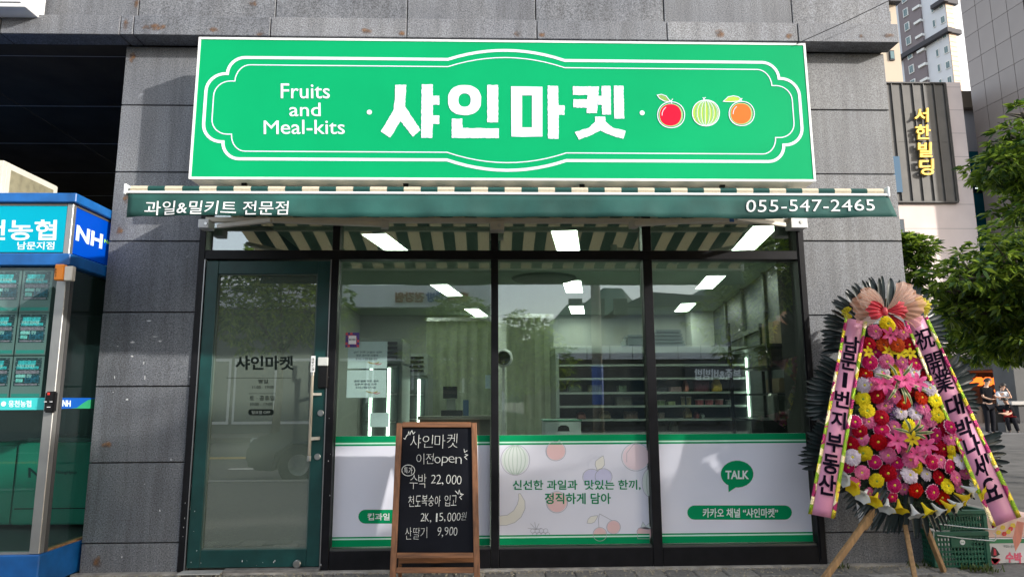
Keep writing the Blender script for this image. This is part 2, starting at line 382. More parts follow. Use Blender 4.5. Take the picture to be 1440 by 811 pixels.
# rust weeping from the fixings: stains with an outline of their own
def rustm():
    m = bpy.data.materials.new('rust_stain'); m.use_nodes = True; n = m.node_tree; L = n.links.new; p = n.nodes['Principled BSDF']; out = n.nodes['Material Output']
    tc = n.nodes.new('ShaderNodeTexCoord'); mp = n.nodes.new('ShaderNodeMapping'); mp.inputs['Location'].default_value = (-1, -.5, -1); mp.inputs['Scale'].default_value = (2, 1, 2); L(tc.outputs['Generated'], mp.inputs[0])
    g = n.nodes.new('ShaderNodeTexGradient'); g.gradient_type = 'SPHERICAL'; L(mp.outputs[0], g.inputs[0])
    geo = n.nodes.new('ShaderNodeNewGeometry'); t = n.nodes.new('ShaderNodeTexNoise'); t.inputs['Scale'].default_value = 26; t.inputs['Detail'].default_value = 6; L(geo.outputs['Position'], t.inputs['Vector'])
    a = n.nodes.new('ShaderNodeMath'); a.operation = 'MULTIPLY'; L(g.outputs[1], a.inputs[0]); L(t.outputs[0], a.inputs[1])
    r = n.nodes.new('ShaderNodeMapRange'); r.inputs[1].default_value = .12; r.inputs[2].default_value = .5; L(a.outputs[0], r.inputs[0])
    c = n.nodes.new('ShaderNodeValToRGB'); c.color_ramp.elements[0].position = .35; c.color_ramp.elements[0].color = (.05, .028, .018, 1); c.color_ramp.elements[1].position = .6; c.color_ramp.elements[1].color = (.26, .13, .055, 1); L(t.outputs[0], c.inputs[0]); L(c.outputs[0], p.inputs['Base Color']); p.inputs['Roughness'].default_value = .9
    L(r.outputs[0], p.inputs['Alpha']); return m
RST = rustm()
for px, py, rw_, rh_, Y in ((177, 35, 7, 12, -.1625), (217, 38, 24, 8, -.1625), (300, 42, 10, 6, -.1625), (367, 48, 12, 4, -.1625), (515, 44, 12, 7, -.1625), (565, 47, 7, 6, -.1625), (192, 5, 6, 10, -.0425), (356, 5, 8, 8, -.0425), (728, 48, 9, 7, -.1625), (762, 49, 7, 6, -.1625), (1012, 47, 10, 10, -.1625), (1110, 51, 9, 6, -.1625), (1212, 51, 8, 5, -.1625), (1248, 50, 14, 5, -.1625), (186, 80, 6, 14, -.0035), (178, 278, 7, 12, -.0035), (168, 324, 7, 9, -.0035), (150, 625, 10, 6, -.0035), (136, 790, 10, 12, -.0035)):
    p = at(px, py, Y); kx = (Y+4.9)/930; B().box(p.x-rw_*kx*1.3, p.x+rw_*kx*1.3, Y, Y+.0004, p.z-rh_*kx*1.3, p.z+rh_*kx*1.3).build('rust_stain', RST, bld)

# ================================================================== SIGN
SGY = -.36; SP = PY(SGY)
sx0, sx1, sz0, sz1 = -2.064, 2.268, 2.637, 3.673
sign = empty('shop_sign', (.1, SGY, 2.637), 'long green light box sign with a white scalloped double border above the awning', 'sign')
def lit(name, col, st, rough=.45):
    m = mat(name, col, rough, emit=(col, st), spec=.08, noise=(1.3, .07)); return m
SG = lit('sign_face_green', (.001, .31, .114), .10)
SW = lit('sign_print_white', (.62, .64, .75), .12)
box('sign_box', sx0, sx1, SGY+.012, -.17, sz0, sz1, WHT, sign, bevel=.004)
box('sign_face', sx0+.014, sx1-.014, SGY, SGY+.0115, sz0+.014, sz1-.014, SG, sign)
rim = B()
rim.box(sx0, sx1, SGY-.004, SGY+.011, sz1-.0138, sz1+.002).box(sx0, sx1, SGY-.004, SGY+.011, sz0-.002, sz0+.0138).box(sx0-.002, sx0+.0138, SGY-.0045, SGY+.0105, sz0, sz1).box(sx1-.0138, sx1+.002, SGY-.0045, SGY+.0105, sz0, sz1)
rim.build('sign_rim', WHT, sign)
b = B()
for x in (-1.9, -1.1, -.15, .75, 1.55, 2.1): b.bar((x, -.17, 2.66), (x, .0, 2.72), .03, .04).bar((x, -.17, 3.6), (x, .0, 3.6), .03, .04)
b.build('sign_bracket', STEEL, sign)
for x in (-1.74, -.62, .62, 1.62):
    box('sign_clip', x, x+.035, -.28, -.255, 2.618, 2.636, BLACK, sign)
def scallop(ins, r):
    """closed outline in metres about the sign's middle"""
    hw, nx, ny, ty, sw, bulge = 2.095-ins, 1.955-ins, .25-ins, .372-ins, .415, .073
    q = []
    def arc(cx, cz, rr, a0, a1, n=8): return [(cx+rr*math.cos(R_(a0+(a1-a0)*i/n)), cz+rr*math.sin(R_(a0+(a1-a0)*i/n))) for i in range(n+1)]
    q += arc(hw-r, ny-r, r, 0, 90)                       # right bump
    q += [(nx, ny)]
    q += arc(nx-r*.9, ty-r*.9, r*.9, 0, 90) if False else [(nx-r*.9+r*.9*math.cos(t), ny+(ty-ny)*math.sin(t)) for t in [math.pi/2*i/8 for i in range(1, 9)]]
    q += [(sw, ty)]
    q += [(sw*(1-i/12*2), ty+bulge*(1-(1-i/12*2)**2)) for i in range(1, 12)]
    q += [(-sw, ty)]
    left = [(-x, z) for x, z in (q[:9+1+8])][::-1]
    up = q+left
    return up+[(x, -z) for x, z in up[::-1]]
cz = 3.152; cxm = .104
b = B()
b.stroke([(cxm+x, SGY-.0012, cz+z) for x, z in scallop(0, .13)], .021, (0, -1, 0), closed=True)
b.stroke([(cxm+x, SGY-.0012, cz+z) for x, z in scallop(.055, .11)], .0075, (0, -1, 0), closed=True)
b.build('border_line', SW, sign)
# big letters as cut strokes, outline slightly ragged
def rag(pts, amp=.35, step=5):
    out = []
    for i, (x, y) in enumerate(pts):
        x2, y2 = pts[(i+1) % len(pts)]; L = math.hypot(x2-x, y2-y); k = max(1, int(L/step))
        for j in range(k):
            t = j/k; out.append((x+(x2-x)*t+random.uniform(-amp, amp)*(1 if j else 0), y+(y2-y)*t+random.uniform(-amp, amp)*(1 if j else 0)))
    return out
def zp(u, v): return (500+u/3.6, 90+v/3.6)
LET = {
 'sya': [[(201, 107), (257, 107), (250, 215), (330, 335), (290, 369), (228, 290), (175, 373), (128, 343), (190, 240), (200, 180)],
         [(335, 105), (391, 105), (391, 162), (424, 162), (424, 208), (391, 208), (391, 262), (424, 262), (424, 304), (391, 304), (388, 375), (332, 375)]],
 'in': ['ring', [(667, 108), (722, 108), (722, 296), (667, 296)], [(487, 278), (541, 278), (541, 325), (726, 328), (725, 376), (487, 375)]],
 'ma': ['frame', [(972, 111), (1025, 113), (1027, 210), (1058, 212), (1058, 258), (1028, 258), (1028, 380), (974, 378)]],
 'ket': [[(1100, 115), (1232, 115), (1222, 250), (1170, 250), (1172, 223), (1103, 221), (1103, 180), (1172, 180), (1174, 158), (1100, 158)],
         [(1245, 113), (1291, 113), (1293, 257), (1248, 257), (1246, 208), (1228, 208), (1228, 163), (1246, 163)],
         [(1307, 112), (1356, 112), (1360, 278), (1310, 278)],
         [(1212, 268), (1264, 268), (1264, 292), (1300, 322), (1367, 340), (1355, 380), (1290, 360), (1238, 337), (1190, 362), (1130, 384), (1110, 346), (1180, 325), (1212, 295)]],
}
SPL = PY(SGY-.0015)
for nm, parts in LET.items():
    b = B()
    for q in parts:
        if q == 'ring':
            n = 40; o = []; i_ = []
            for k in range(n):
                t = 6.28318*k/n; c, s = math.cos(t), math.sin(t)
                e = lambda v: math.copysign(abs(v)**.85, v)
                o.append(SPL.at(*zp(552+84*e(c)+random.uniform(-1, 1), 184+76*e(s)+random.uniform(-1, 1)))); i_.append(SPL.at(*zp(552+31*e(c), 184+34*e(s))))
            vs = o+i_; vs += [v+Vector((0, -.002, 0)) for v in vs]
            b.add(vs, [f for k in range(n) for k2 in [(k+1) % n] for f in [(2*n+k, 2*n+k2, 3*n+k2, 3*n+k), (k, k2, k2+2*n, k+2*n), (k+n, k+3*n, k2+3*n, k2+n)]])
        elif q == 'frame':
            for r in ([(787, 115), (843, 115), (843, 370), (789, 368)], [(843, 115), (893, 116), (893, 160), (843, 160)], [(893, 116), (946, 117), (946, 368), (893, 369)], [(843, 322), (893, 322), (893, 369), (843, 370)]):
                b.prism([SPL.at(*zp(*p)) for p in r], (0, -1, 0), .002)
        else:
            b.prism([SPL.at(*zp(*p)) for p in rag(q, 1.5, 7)], (0, -1, 0), .002)
    b.build('letter', SW, sign)
b = B(); kw = dict(thick=.002, off=.0015, bold=.004)
rect_text(b, SP, 'Fruits', 395, 118, 464, 139, **kw); rect_text(b, SP, 'and', 407, 145, 451, 164, **kw); rect_text(b, SP, 'M', 371, 170, 392, 189, thick=.002, off=.0015, bold=.0); rect_text(b, SP, 'eal-kits', 395, 169, 485, 189, **kw)
for x, y in ((519.5, 158), (903, 159)):
    c = SPL.at(x, y); b.prism([c+Vector((.018*math.cos(t), 0, .018*math.sin(t))) for t in [6.283*i/14 for i in range(14)]], (0, -1, 0), .002)
b.build('lettering', SW, sign)
# fruit drawings
def ell(pl, cx, cy, rx, ry, n=28, e=1.0, off=0): return [pl.at(cx+rx*math.copysign(abs(math.cos(t))**e, math.cos(t)), cy-ry*math.copysign(abs(math.sin(t))**e, math.sin(t)), off) for t in [6.28318*i/n for i in range(n)]]
FR = {k: lit('print_'+k, c, .06) for k, c in dict(red=(.74, .008, .035), orange=(.85, .15, .03), lime=(.36, .52, .08), olive=(.22, .38, .1), shade=(.25, .5, .22)).items()}
fm = [SW, FR['red'], FR['orange'], FR['lime'], FR['olive'], FR['shade']]
def zf(u, v): return (900+u/6.545, 100+v/6.545)
def fruit(cu, cv, r, m, leaf, stem, stripes=False):
    b = B(); cx, cy = zf(cu, cv); rr = r/6.545
    if not stripes:
        b.prism(ell(SPL, cx-.3, cy+.3, rr*.9, rr*.86, 28, .9), (0, -1, 0), .0010, m=5)
        b.prism(ell(SPL, cx-.8, cy, rr*.8, rr*.8, 28, .92), (0, -1, 0), .0017, m=m)
        b.stroke([SPL.at(cx-rr*.68*math.cos(a), cy-rr*.68*math.sin(a), .0019) for a in [R_(t) for t in (-5, 12, 30, 45, 55)]], .004, (0, -1, 0))
    else:
        b.prism(ell(SPL, cx, cy, rr*.95, rr*.95), (0, -1, 0), .0010, m=3)
        for k in (-.75, -.45, -.15, .2, .5, .8):
            b.stroke([SPL.at(cx+rr*k*math.cos(t), cy-rr*.93*math.sin(t), .0011) for t in [R_(-86+i*17.2) for i in range(11)]], .007, (0, -1, 0), m=5)
            b.stroke([SPL.at(cx+rr*(k+.1)*math.cos(t), cy-rr*.93*math.sin(t), .0013) for t in [R_(-86+i*17.2) for i in range(11)]], .003, (0, -1, 0), m=0)
    b.stroke(ell(SPL, cx, cy, rr, rr*.96, 32, .95, .0012), .006, (0, -1, 0), closed=True)
    if leaf:
        L = [SPL.at(*zf(*p)) for p in leaf]; b.prism(L, (0, -1, 0), .001, m=4 if m == 1 else 3); b.stroke([p+Vector((0, -.001, 0)) for p in L], .0055, (0, -1, 0), closed=True)
    for st in stem: b.stroke([SPL.at(*zf(*p)) for p in st], .006, (0, -1, 0))
    return b.build('fruit_print', fm, sign)
fruit(286, 405, 124, 1, [(158, 224), (195, 216), (240, 232), (280, 285), (225, 280), (180, 255)], [[(262, 305), (290, 312), (300, 306)], [(290, 300), (288, 278), (300, 258)], [(285, 280), (270, 268)]])
fruit(606, 388, 124, 3, None, [[(590, 270), (586, 252), (576, 246)], [(590, 256), (602, 244)]], True)
fruit(935, 393, 116, 2, [(765, 282), (810, 240), (860, 230), (905, 240), (930, 262), (900, 280), (840, 285)], [[(930, 285), (928, 268), (940, 252)], [(926, 268), (916, 262)]])

# corner of another sign, top left
s2 = empty('upper_sign', (-3.9, -.3, 4.1), 'corner of a white framed sign at the top left edge', 'sign')
q = at(36, 10, -.3)
B().box(q.x-1.5, q.x, -.3, -.1, q.z, q.z+1).build('sign_box', WHT, s2, bevel=.004)
B().box(q.x-1.45, q.x-.035, -.305, -.2995, q.z+.03, q.z+.95).build('sign_face', mat('pale_face', (.75, .76, .8), .4), s2)
B().box(q.x-1.45, q.x-.032, -.306, -.3053, q.z+.03, q.z+.036).build('sign_trim', BLACK, s2)

# ================================================================== SHOP FRONT
sf = empty('storefront', (.1, 0, 0), 'black aluminium storefront glazing with a dark green door at its left', 'storefront')
FY0, FY1 = -.02, .07       # frame front and back
GY = .045                  # glass plane
GPL = PY(GY)
def X(px, py=560, Y=FY0): return at(px, py, Y).x
def Z(px, py, Y=FY0): return at(px, py, Y).z
zt0, zt1 = Z(720, 364.5), Z(720, 352)
ztop = 2.56; zb = Z(800, 771)
xL = -2.112; xLi = X(282, 560)+.012; xRi = X(1137.5, 560); xR = 2.312
m1a, m1b = X(459.5), X(470); m2a, m2b = X(690.5), X(701); m3a, m3b = X(911), X(924)
xLi = xL+.045; xRi = X(1136, 560)
b = B().box(xL, xLi, FY0, FY1, 0, ztop).build('jamb', BLK, sf, bevel=.003)
B().box(xRi, xR, FY0, FY1, 0, ztop).build('jamb', BLK, sf, bevel=.003)
for a, c in ((m1a, m1b), (m2a, m2b), (m3a, m3b)):
    B().box(a, c, FY0-.002, FY1, 0, zt0-.001).build('mullion', BLK, sf, bevel=.003)
    B().box(a, c, FY0-.002, FY1, zt1+.001, ztop).build('mullion', BLK, sf, bevel=.003)
B().box(xLi, xRi, FY0, FY1, zt0, zt1).build('transom_bar', BLK, sf, bevel=.003)
B().box(xLi, xRi, FY0, FY1, ztop-.05, ztop).build('head_rail', BLK, sf, bevel=.003)
B().box(xRi+.012, xR-.02, FY0-.008, FY0-.0005, .05, ztop).build('jamb_ridge', BLK, sf)
for a, c in ((m1b, m2a), (m2b, m3a), (m3b, xRi)):
    B().box(a+.001, c-.001, FY0, FY1, .0, zb).build('kick_panel', BLK, sf, bevel=.004)
    B().box(a+.001, c-.001, FY0+.02, FY1-.01, zb, zb+.012).build('glazing_bead', mat('bead', (.2, .2, .19), .4, 1), sf)
GL = glass('window_glass', (.89, .95, .905), .125, haze=.01, hazecol=(.45, .5, .45))
GT = glass('transom_glass', (.76, .82, .76), .29, haze=.02, hazecol=(.4, .42, .36))
for a, c in ((xLi, m1a), (m1b, m2a), (m2b, m3a), (m3b, xRi)):
    B().box(a, c, GY, GY+.006, zt1, ztop-.05).build('transom_pane', GT, sf)
for a, c in ((m1b, m2a), (m2b, m3a), (m3b, xRi)):
    B().box(a, c, GY, GY+.006, zb+.012, zt0).build('window_pane', GL, sf)
# lower films on the inside of the panes
FILM = mat('white_film', (.70, .71, .8), .6, noise=(2, .03)); FN = (0, -1, 0)
fy = GY-.0035; FP = PY(fy)
zf1 = Z(760, 611, fy); zf0 = zb+.016
films = []
for a, c in ((m1b, m2a), (m2b, m3a), (m3b, xRi)):
    f = B().box(a+.006, c-.008, fy, fy+.002, zf0, zf1).build('window_film', FILM, sf)
    for z0, z1, mm in ((zf1-.046, zf1-.0005, 0), (zf1-.056, zf1-.046, 1), (zf1-.068, zf1-.056, 0), (zf0+.0005, zf0+.046, 0), (zf0+.046, zf0+.056, 1), (zf0+.056, zf0+.066, 0)):
        B().box(a+.0062, c-.0082, fy-.0010, fy-.0002, z0, z1).build('stripe_band', [GREEN, MINT][mm], f)
    films.append(f)
TG = mat('text_green', (.0, .22, .08), .7, spec=.1); TW = mat('text_white', (.72, .78, .76), .5)
b = B(); kw = dict(thick=.001, off=.0015, bold=.017)
rect_text(b, FP, '신선한 과일과  맛있는 한끼,', 721, 674.5, 901, 689, dy=-.5, **kw); rect_text(b, FP, '정직하게 담아', 766, 692.5, 859, 708, **kw)
b.build('lettering', TG, films[1])
b = B()
def pill(b, pl, x0, y0, x1, y1, off, t=.001, m=0):
    r = (y1-y0)/2; cy = (y0+y1)/2
    pts = [pl.at(x1-r+r*math.cos(a), cy-r*math.sin(a), off) for a in [R_(-90+i*18) for i in range(11)]]+[pl.at(x0+r+r*math.cos(a), cy-r*math.sin(a), off) for a in [R_(90+i*18) for i in range(11)]]
    b.prism(pts, FN, t, m)
pill(b, FP, 966.5, 710, 1113.5, 730, .0004)
bub = [FP.at(1036.5+23*math.cos(a), 666-19*math.sin(a), .0004) for a in [R_(-100+i*15) for i in range(23)]]
b.prism(bub, FN, .001); b.prism([FP.at(*p, .0004) for p in ((1024, 680), (1034.5, 684.8), (1024.5, 691.5))][::-1], FN, .0012)
b.build('badge', GREEN, films[2])
b = B(); rect_text(b, FP, '카카오 채널 “샤인마켓”', 988, 714, 1094, 727, thick=.001, off=.0025, bold=.02); rect_text(b, FP, 'TALK', 1020, 661, 1053, 673, thick=.001, off=.0025, bold=.03)
b.build('lettering', TW, films[2])
b = B(); pill(b, FP, 504, 716, 640, 735.5, .0004); b.build('badge', GREEN, films[0])
b = B(); rect_text(b, FP, '컵과일', 517, 721, 548, 731, thick=.001, off=.0025, bold=.02); b.build('lettering', TW, films[0])
# pale fruit drawings on the middle film
PF = [mat('pf_line', (.36, .37, .42), .6), mat('pf_green', (.64, .71, .68), .6), mat('pf_red', (.74, .5, .5), .6), mat('pf_pink', (.76, .62, .67), .6), mat('pf_yellow', (.73, .72, .66), .6), mat('pf_blue', (.55, .55, .74), .6), mat('pf_stripe', (.45, .56, .5), .6)]
def pz(u, v): return (690+u/3.842, 600+v/3.842)
def pe(cu, cv, ru, rv, m, line=1, n=26, off=.0004):
    b = B(); cx, cy = pz(cu, cv)
    b.prism(ell(FP, cx, cy, ru/3.842*.93, rv/3.842*.93, n, 1, off), FN, .0004, m)
    if line: b.stroke(ell(FP, cx, cy, ru/3.842, rv/3.842, n, 1, off+.0003), .0032, FN, closed=True, t=.0004)
    return b
b = pe(133, 178, 78, 82, 1)
for k in (-.8, -.5, -.2, .15, .45, .75):
    b.stroke([FP.at(pz(133, 178)[0]+19*k*math.cos(t), pz(133, 178)[1]-20.5*math.sin(t), .0009) for t in [R_(-80+i*20) for i in range(9)]], .006, FN, m=6, t=.0003)
b.build('fruit_print', PF, films[1])
def addp(pts, m, line=True):
    b = B(); P = [FP.at(*pz(*p), .0004) for p in pts]; b.prism(P, FN, .0004, m)
    if line: b.stroke([p+Vector((0, -.0004, 0)) for p in P], .003, FN, closed=True, t=.0004)
    return b
def blade(p, q, w): 
    (x0, y0), (x1, y1) = p, q; mx, my = (x0+x1)/2, (y0+y1)/2; dx, dy = x1-x0, y1-y0; L = math.hypot(dx, dy); nx, ny = -dy/L*w, dx/L*w
    return [(x0, y0), (x0+dx*.25+nx*.8, y0+dy*.25+ny*.8), (mx+nx, my+ny), (x0+dx*.8+nx*.5, y0+dy*.8+ny*.5), (x1, y1), (x0+dx*.8-nx*.5, y0+dy*.8-ny*.5), (mx-nx, my-ny), (x0+dx*.25-nx*.8, y0+dy*.25-ny*.8)]
b = pe(352, 130, 54, 52, 2); b.stroke([FP.at(*pz(*p), .0009) for p in ((335, 75), (352, 85), (375, 70))], .003, FN, t=.0004); b.build('fruit_print', PF, films[1])
b = pe(785, 162, 78, 75, 3); b.stroke([FP.at(*pz(*p), .0009) for p in ((735, 190), (735, 140), (770, 95), (790, 88))], .003, FN, t=.0004); b.build('fruit_print', PF, films[1])
pe(545, 270, 48, 44, 5).build('fruit_print', PF, films[1]); pe(610, 268, 46, 44, 5, off=.0012).build('fruit_print', PF, films[1])
addp(blade((575, 232), (608, 155), 26), 4).build('fruit_print', PF, films[1])
pe(358, 405, 58, 58, 2).build('fruit_print', PF, films[1])
pe(590, 578, 37, 37, 2).build('fruit_print', PF, films[1]); pe(664, 540, 37, 37, 2).build('fruit_print', PF, films[1])
b = addp(blade((520, 518), (580, 478), 18), 4)
b.stroke([FP.at(*pz(*p), .0009) for p in ((588, 468), (582, 500), (585, 540))], .0035, FN, t=.0004); b.stroke([FP.at(*pz(*p), .0009) for p in ((588, 468), (630, 490), (655, 505))], .0035, FN, t=.0004)
b.build('fruit_print', PF, films[1])
addp([(150, 360), (160, 358), (185, 400), (186, 440), (165, 485), (130, 515), (85, 530), (48, 530), (46, 480), (90, 475), (125, 450), (145, 415), (152, 385)], 4).build('fruit_print', PF, films[1])
addp([(790, 560), (800, 545), (835, 538), (868, 550), (874, 575), (860, 602), (795, 602)], 2).build('fruit_print', PF, films[1])
addp([(810, 545), (822, 512), (838, 535), (856, 518), (858, 538), (880, 540), (850, 552)], 1).build('fruit_print', PF, films[1])
b = pe(862, 300, 44, 78, 1)
for k in (-.5, 0, .5): b.stroke([FP.at(pz(862, 300)[0]+11*k*math.cos(t), pz(862, 300)[1]-19*math.sin(t), .0009) for t in [R_(-80+i*20) for i in range(9)]], .005, FN, m=6, t=.0003)
b.build('fruit_print', PF, films[1])
b = B()
for r in range(3):
    for c in range(4): b.stroke(ell(FP, pz(228+c*23+(r % 2)*10, 0)[0], pz(0, 560+r*20)[1], 3.2, 3.2, 10, 1, .0005), .0028, FN, closed=True, t=.0004)
for p in ((215, 520), (238, 512), (262, 520), (200, 545), (275, 545)): b.stroke([FP.at(*pz(245, 553), .0005), FP.at(*pz(*p), .0005)], .003, FN, t=.0004)
b.build('fruit_print', PF, films[1])

# --- door (child of the shop front), slightly proud in its opening
dY = -.012
dx0, dx1 = xLi+.012, m1a-.012; dz0, dz1 = .035, zt0-.012
b = B(); st = .088; topr = .095; botr = .115
b.box(dx0, dx0+st, dY, .05, dz0, dz1).box(dx1-st, dx1, dY, .05, dz0, dz1).box(dx0+st, dx1-st, dY+.001, .049, dz1-topr, dz1).box(dx0+st, dx1-st, dY+.001, .049, dz0, dz0+botr)
door = b.build('door', DKG, sf, bevel=.003)
DG = mat('frosted_door_glass', (.16, .2, .17), .35)
def doorglass():
    m = bpy.data.materials.new('door_glass'); m.use_nodes = True; n = m.node_tree; L = n.links.new; n.nodes.remove(n.nodes['Principled BSDF'])
    t = n.nodes.new('ShaderNodeBsdfTransparent'); t.inputs[0].default_value = (.5, .6, .52, 1)
    d = n.nodes.new('ShaderNodeBsdfDiffuse'); d.inputs[0].default_value = (.15, .19, .155, 1)
    g = n.nodes.new('ShaderNodeBsdfGlossy'); g.inputs['Roughness'].default_value = .0
    m1 = n.nodes.new('ShaderNodeMixShader'); m1.inputs[0].default_value = .72; L(t.outputs[0], m1.inputs[1]); L(d.outputs[0], m1.inputs[2])
    m2 = n.nodes.new('ShaderNodeMixShader'); m2.inputs[0].default_value = .24; L(m1.outputs[0], m2.inputs[1]); L(g.outputs[0], m2.inputs[2])
    L(m2.outputs[0], n.nodes['Material Output'].inputs[0]); return m
DGM = doorglass()
B().box(dx0+st-.002, dx1-st+.002, .012, .018, dz0+botr-.002, dz1-topr+.002).build('door_pane', DGM, door)
b = B(); gx0, gx1, gz0, gz1 = dx0+st, dx1-st, dz0+botr, dz1-topr
for p, q in (((gx0+.004, .005, gz0), (gx0+.004, .005, gz1)), ((gx1-.004, .005, gz0), (gx1-.004, .005, gz1)), ((gx0, .005, gz0+.004), (gx1, .005, gz0+.004)), ((gx0, .005, gz1-.004), (gx1, .005, gz1-.004))): b.bar(p, q, .008, .012, up=(0, 1, 0))
b.build('glazing_bead', mat('door_bead', (.1, .14, .12), .5), door)
B().box(xLi+.001, xLi+.008, FY0-.003, .03, .02, zt0-.003).box(m1a-.008, m1a-.001, FY0-.003, .03, .02, zt0-.003).build('door_jamb_strip', mat('brushed_trim', (.4, .4, .4), .4, 1), sf)
PD = PY(.0118); DT = mat('text_dark', (.006, .01, .009), .8, spec=.05)
b = B(); rect_text(b, PD, '샤인마켓', 331, 500, 413, 520, thick=.0008, off=0, bold=.03)
rect_text(b, PD, '평일', 363, 533, 377, 539, thick=.0008, bold=.01); rect_text(b, PD, '11:00 - 19:00', 355, 542, 385, 546, thick=.0008); rect_text(b, PD, '토 · 공휴일', 351, 556, 386, 563, thick=.0008, bold=.01); rect_text(b, PD, '10:00 - 17:00', 352, 566, 383, 570, thick=.0008)
b.stroke([PD.at(318, 531), PD.at(410, 531)], .002, FN); b.stroke([PD.at(350, 553), PD.at(388, 553)], .002, FN)
pill(b, PD, 349, 575, 385, 583.5, 0, .0008)
b.build('lettering', DT, door)
b = B(); rect_text(b, PD, '일요일 OFF', 354, 577, 380, 581.5, thick=.0006, off=.001); b.build('lettering', mat('door_text_pale', (.25, .3, .27), .5), door)
# handle, locks, plate, stopper
hx = at(438, 560, -.07); hz0, hz1 = at(437, 648, -.07).z, at(438, 522, -.07).z; hx = hx.x
h = B().tube([(hx, -.07, hz0), (hx, -.07, hz1)], .0105, 12, m=0); h.build('handle', mat('pale_wood_bar', (.36, .32, .25), .35, noise=(20, .2), stretch=(8, 8, 1)), door, smooth=False)
B().tube([(hx, -.07, hz0), (hx, -.07, hz0+.035)], .014, 12).tube([(hx, -.07, hz1-.03), (hx, -.07, hz1)], .013, 12).bar((hx, -.07, at(0, 619, -.03).z), (hx+.05, dY+.002, at(0, 619, -.03).z), .02, .024).bar((hx, -.07, at(440, 554, -.03).z), (hx+.05, dY+.002, at(440, 554, -.03).z), .02, .02).build('handle_mount', STEEL, door, bevel=.002)
def pxbox(name, x0, y0, x1, y1, Y, d, m, parent, bevel=.003, **kw):
    a, c = at(x0, y1, Y), at(x1, y0, Y); return B().box(a.x, c.x, Y, Y+d, a.z, c.z).build(name, m, parent, bevel, **kw)
pxbox('door_lock', 446.5, 502, 461, 514, dY-.03, .0295, mat('lock_white', (.6, .62, .6), .4), door)
pxbox('door_lock', 446.5, 514.4, 461, 545, dY-.034, .0335, BLACK, door, .005)
lab = pxbox('pull_plate', 436.5, 500, 443.5, 523, -.092, .004, WHT, door, .001)
b = B(); q0, q1, q2 = at(442, 521, -.0925), at(442, 503, -.0925), at(438, 521, -.0925)
put_text(b, '당기세요', q0, q1, q2, thick=.0006, bold=.01); b.build('lettering', DT, lab)
for x, y in ((450.5, 580.5), (446, 642)):
    c = at(x, y, dY-.012); B().lathe([(.0, 0), (.019, 0), (.022, .003), (.022, .012)], c, 18, ax=(0, 1, 0)).build('lock_cylinder', mat('satin_disc', (.5, .52, .52), .35, .9), door, smooth=False)
c = at(417, 793, dY-.02); B().lathe([(.0, 0), (.022, 0), (.026, .004), (.026, .02)], c, 18, ax=(0, 1, 0)).build('floor_lock', STEEL, door)
b = B(); box('threshold', dx0-.02, dx0+.26, -.10, -.002, .012, .02, mat('marble_sill', (.5, .5, .48), .4, noise=(8, .15)), sf)
box('door_sill', dx0+.262, dx1+.01, -.06, .06, .013, .03, mat('sill_cement', (.2, .19, .18), .8, noise=(20, .3)), sf)
# scratches on the jambs and door
b = B()
for i in range(26):
    px, py = random.choice([(463, random.uniform(460, 760)), (random.uniform(262, 276), random.uniform(660, 790)), (random.uniform(252, 262), random.uniform(700, 790)), (random.uniform(270, 460), random.uniform(786, 796))])
    p = at(px+random.uniform(-2, 2), py, FY0-.003); s = random.uniform(.002, .006)
    b.prism([p+Vector((s*random.uniform(.3, .7)*math.cos(t), 0, s*random.uniform(.5, 1.6)*math.sin(t))) for t in [6.28*i/6 for i in range(6)]], FN, .0006)
b.build('paint_chip', _m['scuff_white'], sf)

# ================================================================== AWNING
aw = empty('awning', (.2, 0, 2.6), 'dark green retractable awning with cream stripes on top and a printed valance', 'awning')
AY = -1.12
A0, A1 = at(180, 268, AY), at(1245, 267, AY); bz = at(720, 273, AY).z+.022; SLP = (2.62-(bz+.02))/1.05
SC_ = thin('awning_cream', (.8, .72, .56), .85, .35, noise=(80, .08)); SGN = thin('awning_green', (.014, .085, .075), .85, .25, noise=(80, .1))
nst = 45; ax0, ax1 = A0.x+.02, A1.x-.02; wst = (ax1-ax0)/nst
prof = [(-.03, 2.615), (-.30, 2.615-.27*SLP), (-.60, 2.615-.57*SLP), (AY+.06, bz+.026), (AY+.01, bz+.022), (AY-.012, bz+.014), (AY-.018, bz), (AY-.012, bz-.014)]
for i in range(nst):
    x0 = ax0+i*wst; x1 = x0+wst; t = .0015; vs = []
    for (y, z) in prof: vs += [(x0, y, z), (x1, y, z)]
    vs2 = [(x, y+(.0 if k < 8 else t), z-t) for k, (x, y, z) in enumerate(vs)]
    n = len(vs); fs = [(2*k, 2*k+1, 2*k+3, 2*k+2) for k in range(len(prof)-1)]
    B().add(vs+vs2, fs+[tuple(j+n for j in f)[::-1] for f in fs]).build('fabric_stripe', SC_ if i % 2 == 0 else SGN, aw)
B().box(ax0-.02, ax1+.02, AY-.02, AY+.03, bz-.03, bz-.016).build('front_bar', WHT, aw, bevel=.003)
B().box(ax0-.035, ax0-.021, AY-.022, AY+.03, bz-.036, bz+.026).build('bar_cap', WHT, aw, bevel=.004)
B().box(ax1+.021, ax1+.035, AY-.022, AY+.03, bz-.036, bz+.026).build('bar_cap', WHT, aw, bevel=.004)
